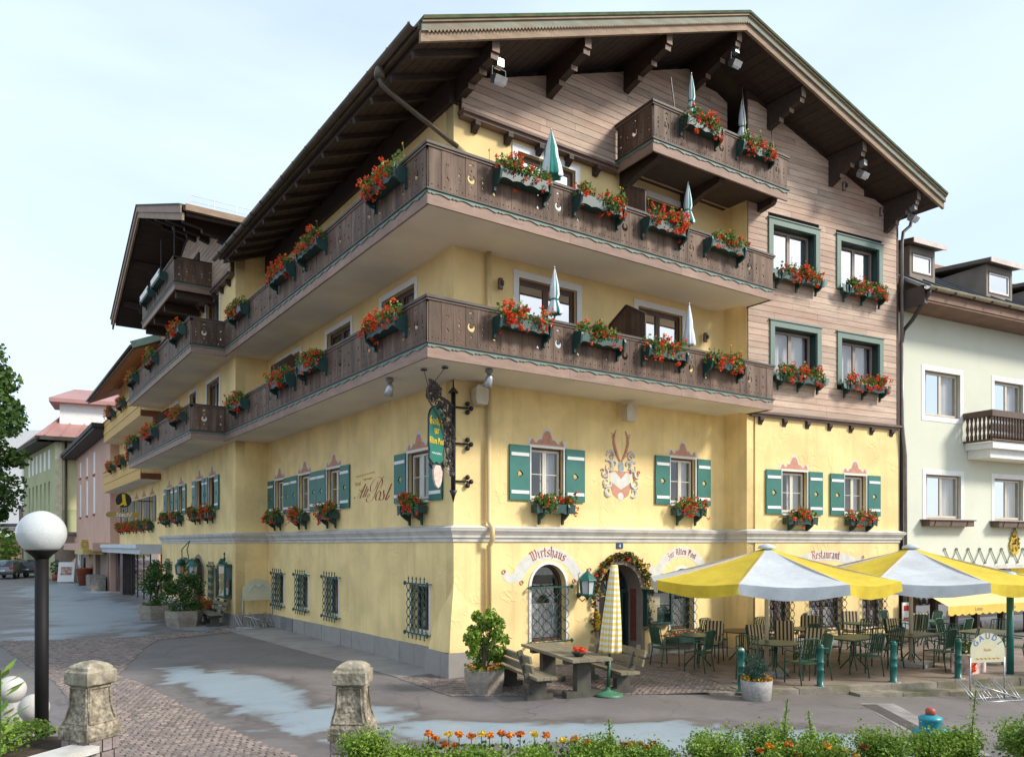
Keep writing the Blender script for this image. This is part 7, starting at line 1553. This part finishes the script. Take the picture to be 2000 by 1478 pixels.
# ------------------------------------------------------------------ stone gate pillars, raised beds and hedge in the foreground
def pillar(M, label):
    t = thing('gate_pillar', label, 'pillar', M @ Matrix.Diagonal((.86,.86,1,1)), 'stone gate pillars')
    def sq(rings, name, m=STONE, jit=.006, sub=5):
        b = MB(); rng = random.Random(len(rings)*7); vs = []; n = sub*4
        for hw, z in rings:
            for k in range(n):
                s, f = divmod(k, sub); f = f/sub*2-1; p = [(f,-1),(1,f),(-f,1),(-1,-f)][s]; vs.append((p[0]*hw+rng.uniform(-jit,jit), p[1]*hw+rng.uniform(-jit,jit), z+rng.uniform(-jit,jit)*.6))
        b.add(vs, [(i*n+j,i*n+(j+1)%n,(i+1)*n+(j+1)%n,(i+1)*n+j) for i in range(len(rings)-1) for j in range(n)]); b.f.append(tuple((len(rings)-1)*n+j for j in range(n))); b.mi.append(0); b.sm.append(False); return obj(name, b, m, t)
    sq([(.255,.70),(.258,.74),(.255,.83),(.235,.855),(.205,.91),(.185,.98),(.173,1.06),(.166,1.14),(.163,1.24),(.163,1.28)], 'flared_shaft', jit=.004)
    for s in range(4):
        q = MB(); M2 = RZ(s*math.pi/2); 
        for pts in ([(-.14,-.171,1.25),(.14,-.171,1.25)],[(-.14,-.171,1.25),(-.15,-.18,1.05),(-.19,-.225,.88)],[(.14,-.171,1.25),(.15,-.18,1.05),(.19,-.225,.88)],[(-.19,-.225,.88),(.19,-.225,.88)]): q.tube([M2 @ V(p) for p in pts], .012, 5)
        obj('panel_edge', q, STONE, t)
    sq([(.165,1.27),(.205,1.29),(.212,1.30),(.21,1.42),(.195,1.435),(.185,1.44),(.175,1.47),(.14,1.50),(.08,1.525),(.02,1.53)], 'cap_stone', mat('lichen_cap_stone', (.33,.29,.215), .95, .3, 8, .9, 24, fine=.3, dirt=(.12,.10,.06,.7), dscale=6), jit=.005)
    b = MB(); b.box(-.2,.2,-.2,.2,-.1,.70); obj('pillar_core', b, JOINT, t)
    r = random.Random(3); MP = mat('mauve_brick_stone', (.28,.23,.215), .9, .25, 6, .6, 30, orand=.25, dirt=(.12,.1,.08,.5), dscale=4)
    for z in range(5):
        for s in range(4):
            x = -.22
            while x < .2:
                w = r.uniform(.10,.2); x1 = min(x+w, .225); q = MB(); q.box(x+.008,x1-.008,-.235-r.uniform(0,.015),-.19,.0+z*.14+.008,.14+z*.14-.006); q.v = [tuple(RZ(s*math.pi/2) @ V(p)) for p in q.v]; obj('brick', q, MP, t); x = x1
    return t
pillar(T(-7.34,-4.66,0) @ RZ(R(-58)), 'mossy flared stone gate pillar in the left foreground'); pillar(T(-4.98,-6.29,0) @ RZ(R(-38)), 'mossy flared stone gate pillar in the centre foreground')
for i, (x, y, h) in enumerate(((-7.95,-1.2,.58),(-7.72,-1.95,.42))):
    t = thing('stone_ball_post', ['white stone ball on a round post, behind the young leafy shoot','low white stone ball half hidden behind lamp post'][i], 'stone ball', T(x,y,0)); b = MB(); b.lathe([(.16,0),(.14,h-.02),(.1,h)], 16); obj('post', b, CONCG, t); q = MB(); q.sphere((0,0,h+.17), .19, 20, 12); obj('ball', q, COPING, t)
# left raised bed
fwd = V((.5707,.8212)); rgt = V((.8212,-.5707)); cam2 = V((-8.397,-14.258))
def at(d, x): p = cam2+fwd*d+rgt*x; return p.x, p.y
lb_ = thing('raised_bed', 'low stone raised bed with pale coping in the left foreground', 'raised bed')
P0, P1, P2, P3 = at(8.25,-4.45), at(6.0,-5.25), at(5.9,-6.6), at(9.0,-8.0)
P4 = at(9.0,-5.2)
b = MB(); b.prism([P1,P0,P4,P3,P2], T(0,0,-.1), .68); obj('bed_core', b, SOIL, lb_)
dv = (V(P0)-V(P1)); ln = dv.length; dv.normalize(); nv = V((dv.y,-dv.x))
for i in range(3): q = MB(); a = V(P1)+dv*ln*i/3; c = V(P1)+dv*(ln*(i+1)/3-.008); q.prism([tuple(a+nv*.09),tuple(c+nv*.09),tuple(c-nv*.24),tuple(a-nv*.24)], T(0,0,.60), .07); obj('coping_stone', q, COPING, lb_)
r = random.Random(9)
for j in range(5):
    x = 0
    while x < ln-.05: w = r.uniform(.12,.3); x1 = min(x+w, ln); q = MB(); a = V(P1)+dv*(x+.01); c = V(P1)+dv*(x1-.01); o_ = nv*(.03+r.uniform(0,.025)); q.prism([tuple(a+o_),tuple(c+o_),tuple(c-nv*.1),tuple(a-nv*.1)], T(0,0,.01+j*.12), .105); obj('wall_stone', q, RUBBLE, lb_); x = x1
def bedpt(rr):
    while True:
        f, g = rr.random(), rr.random(); p = V(P2).lerp(V(P1), f).lerp(V(P3).lerp(V(P4), f), g)
        hh = .12+.14*math.sin(p.x*5.3)*math.sin(p.y*4.1)+.06*math.sin(p.x*13+p.y*9)
        if hh > .06 and (V(P1)-V(p)).length > .5: return V((p.x+rr.gauss(0,.03), p.y+rr.gauss(0,.03), .56+hh*rr.random()**.5+.06))
gc = obj('ground_cover', leaves(19000, bedpt, .022, .05, 51, .8), LEAFH); tag(gc, 'low bright green ground cover in the left raised bed', 'ground cover'); stuff(gc)
sh_ = thing('young_shoot', 'young leafy shoot with pale green pointed leaves at the left edge', 'plant', T(*at(6.7,-4.42),.62)); q = MB(); r = random.Random(4)
for k in range(26): a = k*2.4; zz = .45+.025*k; d = V((math.cos(a),math.sin(a),.5)); s = .15+.09*r.random(); p = V((.03*math.cos(a),.03*math.sin(a),zz)); w = d.cross(V((0,0,1))).normalized()*.03; q.add([p, p+d*s*.5+w, p+d*s, p+d*s*.5-w], [(0,1,2,3)])
obj('shoot_leaves', q, LEAFH, sh_); b = MB(); b.tube([(0,0,0),(0,0,1.1)], .007, 5); obj('stem', b, LEAFD, sh_)
# hedge bed on the right foreground
hb = thing('hedge_bed', 'raised soil bed with stone edge along the bottom of the picture', 'raised bed')
Q0, Q1, Q2, Q3 = at(8.05,-1.75), at(7.95,5.6), at(5.0,5.0), at(5.0,-1.9)
b = MB(); b.prism([Q0,Q3,Q2,Q1], T(0,0,-.3), .88); obj('bed_soil', b, SOIL, hb)
r = random.Random(14)
for i in range(14): q = MB(); a = V(Q0).lerp(V(Q1), i/14); c = V(Q0).lerp(V(Q1), (i+1)/14-.001); nn = fwd; q.prism([tuple(a),tuple(a+nn*.18),tuple(c+nn*.18),tuple(c)][::-1], T(0,0,-.3), .86+r.uniform(-.01,.01)); obj('edge_stone', q, COPING if i > 10 else RUBBLE, hb)
def bush(d, x, w, h, n, seed, label, z0=.58):
    px_, py_ = at(d, x); t = thing('hedge_bush', label, 'bush', T(px_,py_,z0), 'small hedge bushes in the foreground bed'); rng = random.Random(seed); tips = []; b = MB()
    for k in range(17):
        a = rng.uniform(0,6.28); rr = w*rng.uniform(.15,1); e = V((rr*math.cos(a), rr*math.sin(a), h*rng.uniform(.55,1.0)*(1-.25*rr/w))); m_ = V((e.x*.35,e.y*.35,e.z*.45)); b.tube([(0,0,-.05),m_,e], [.012,.008,.003], 4); tips += [(m_,e)]
    lf = MB()
    for _ in range(n):
        m_, e = rng.choice(tips); f = rng.random(); p = m_.lerp(e, .15+.95*f)+V((rng.gauss(0,.055),rng.gauss(0,.055),rng.gauss(0,.045))); leaf_quad(lf, p, rng.uniform(.017,.038), rng, .6, .7)
    obj('branches', b, BARK, t); obj('bush_leaves', lf, LEAFH, t); return t
bl = [(7.5,-1.42,.22,.50,'bright green bush against the centre stone pillar'),(7.45,-.95,.36,.26,'low spreading bush right of centre pillar'),(7.4,-.3,.36,.24,'low bush behind the first marigolds'),(7.4,.3,.36,.24,'low bush below the picnic table'),(7.45,.85,.34,.36,'bush with loose top below the striped parasol'),(7.4,1.35,.34,.30,'rounded bush left of the brown dry flowers'),(7.45,1.95,.36,.46,'dense bush before the round planter'),(7.5,2.5,.36,.46,'spiky bush right below the second bollard'),(7.45,2.95,.3,.42,'bush with long upright shoots'),(7.5,3.55,.22,.50,'slim bush left of the hydrant'),(7.55,4.05,.2,.40,'bush in front of the teal hydrant'),(7.6,4.4,.18,.46,'thin shrub right of the hydrant'),(7.5,5.05,.30,.56,'large shrub in the bottom right corner'),(7.3,5.45,.25,.5,'shrub cut by the right picture edge')]
for i, (d, x, w, h, lb) in enumerate(bl): bush(d, x, w*1.12, h, 5600, 60+i, lb)
for i, (d, x, h) in enumerate(((7.5,2.62,.72),(7.5,2.9,.62),(7.6,4.5,.78),(7.4,.95,.56))):
    t = thing('tall_shoot', ['tallest pale shoot left of the hydrant','shorter pale shoot beside the tallest one','long leaning shoot right of the hydrant','small shoot near the striped parasol'][i], 'plant', T(*at(d,x),.58)); lf = MB(); rng = random.Random(i)
    ex = rng.uniform(-.08,.1)
    for k in range(70): f = k/70; leaf_quad(lf, (ex*f*f+rng.gauss(0,.02), rng.gauss(0,.02), h*(.3+.7*f)), .045*(1.2-f*.6), rng, .8)
    obj('shoot_leaves', lf, LEAFH, t); b = MB(); b.tube([(0,0,0),(ex*.3,0,h*.6),(ex,0,h)], .006, 4); obj('stem', b, LEAFD, t)
def marigold(d, x, h, seed, col, label):
    t = thing('marigold', label, 'flower', T(*at(d,x),.58), 'flowers in the foreground bed'); rng = random.Random(seed); q = MB(); c = V((0,0,h))
    for _ in range(48): leaf_quad(q, blob(rng, c, (.045,.045,.03)), rng.uniform(.02,.036), rng, .3, 1)
    obj('blossom', q, col, t); b = MB(); b.tube([(0,0,0),(0,0,h)], .005, 4); [leaf_quad(b, (rng.gauss(0,.04),rng.gauss(0,.04),h*rng.uniform(.3,.8)), .05, rng) for _ in range(14)]; obj('stem_and_leaves', b, LEAFD, t)
MRED = leafmat('rust_marigold_petal', (.45,.05,.005), (.75,.22,.01)); MBRN = leafmat('dry_brown_petal', (.12,.04,.02), (.3,.12,.05))
r = random.Random(77); ORDN = 'first second third fourth fifth sixth seventh eighth ninth tenth eleventh twelfth thirteenth fourteenth fifteenth sixteenth'.split(); MG = [(-.82,.37),(-.75,.33),(-.62,.36),(-.52,.36),(-.40,.34),(-.30,.36),(-.22,.35),(-.66,.26),(-.1,.37),(-.02,.35),(.08,.36),(.22,.36),(.34,.35),(-.55,.25),(.5,.3),(.62,.31)]
for i, (x, h) in enumerate(MG): marigold(7.62, x, h, 200+i, [ORAF,MRED,YELF][i % 3] if i % 4 else MRED, '%s marigold, %s from the centre pillar in the foreground row' % ((['orange','rust red and orange','yellow'][i % 3] if i % 4 else 'rust red and orange'), ORDN[i]))
for i in range(10): marigold(7.6, .72+.075*i, r.uniform(.22,.30), 240+i, MBRN if i % 2 else MRED, 'faded %s flower below the checked parasol, %s from the left' % ('dry brown' if i % 2 else 'rust', ORDN[i]))
for i in range(12): marigold(7.35, 2.35+.09*i, r.uniform(.22,.33), 260+i, [MRED,ORAF,MBRN][i % 3], '%s flower left of the hydrant, %s in its row' % (['rust red','bright orange','dry brown'][i % 3], ORDN[i]))
# teal hydrant
hy = thing('hydrant', 'teal blue fire hydrant with red cap behind the foreground hedge', 'hydrant', T(*at(8.75,4.72),-.3))
b = MB(); b.lathe([(.16,0),(.16,.05),(.10,.07),(.10,.5),(.115,.52),(.115,.56),(.10,.6),(.10,.84),(.145,.86),(.145,.90),(.118,.92),(.118,1.12),(.126,1.13),(.122,1.155),(.06,1.185)], 18); obj('body', b, mat('hydrant_teal',(.015,.24,.30),.4,.15,6), hy)
q = MB(); q.lathe([(.05,1.185),(.055,1.2),(.055,1.24),(.03,1.26)], 8); obj('red_cap', q, mat('hydrant_red',(.4,.07,.04),.5,.2,8), hy)
for s in (-1,1): q = MB(); q.tube([tuple(rgt*s*.08)+(.98,), tuple(rgt*s*.19)+(.98,)], .05, 10); o_ = obj('side_outlet', q, mat('hydrant_teal',(.015,.24,.30)), hy); q = MB(); q.tube([tuple(rgt*s*.19)+(.95,), tuple(rgt*s*.22-fwd*.06)+(.86,)], .03, 8); obj('outlet_cap', q, mat('hydrant_red',(.4,.07,.04)), o_)
# hedge and bed by the right-hand lamp
hg = thing('rounded_hedge', 'trimmed rounded green hedge at the right edge behind the bicycle rack', 'hedge', T(10.9,-7.6,-.2)); obj('hedge_leaves', leaves(5200, lambda rr: blob(rr, rr.choice([(0,0,.55),(.7,-.25,.5),(1.4,-.5,.6),(-.35,.3,.6),(.2,-.5,.4)]), (.5,.5,.5)), .04,.085, 71, .5), LEAFH, hg); b = MB(); b.tube([(0,0,0),(0,0,.5)], .03, 5); obj('stems', b, BARK, hg)
rs = thing('planter', 'white and red planter crate behind the bicycle rack', 'planter', T(9.55,-6.0,0)); b = MB(); b.box(-.35,.35,-.2,.2,0,.42); obj('crate', b, mat('white_red_crate',(.6,.45,.4),.7,.6,5), rs); obj('crate_leaves', leaves(160, lambda rr: blob(rr,(0,0,.5),(.35,.2,.2)), .05,.1, 73), LEAFD, rs); q = MB(); r = random.Random(1); [leaf_quad(q, blob(r,(-.25,-.2,.25),(.15,.06,.2)), .09, r) for _ in range(40)]; obj('red_flowers', q, REDF, rs)

# ------------------------------------------------------------------ tree at the left edge
tr = thing('tree', 'leafy dark green tree reaching in from the left edge', 'tree', T(-8.65,12.5,0)); b = MB(); rng = random.Random(19)
b.tube([(0,0,0),(.05,.05,2.2),(-.1,.1,4.5),(.1,0,7.5)], [.26,.2,.15,.05], 10); cl = []
for k in range(26):
    z = 3.3+5.3*k/26; a = k*2.4; l_ = 1.25*(1-.6*abs((z-5.2)/4.2)); e = V((l_*math.cos(a), l_*math.sin(a), z+.7)); b.tube([(0,0,z-.6),(e.x*.5,e.y*.5,z+.1),e], [.07,.04,.012], 5)
    for f in (.5,.7,.9,1.05): cl.append((e.x*f+rng.gauss(0,.25), e.y*f+rng.gauss(0,.25), z+.5*f+rng.gauss(0,.25), rng.uniform(.28,.55)))
obj('trunk', b, BARK, tr)
obj('crown', leaves(14000, shrub_pts(cl), .10, .2, 20, .3), LEAFT, tr)
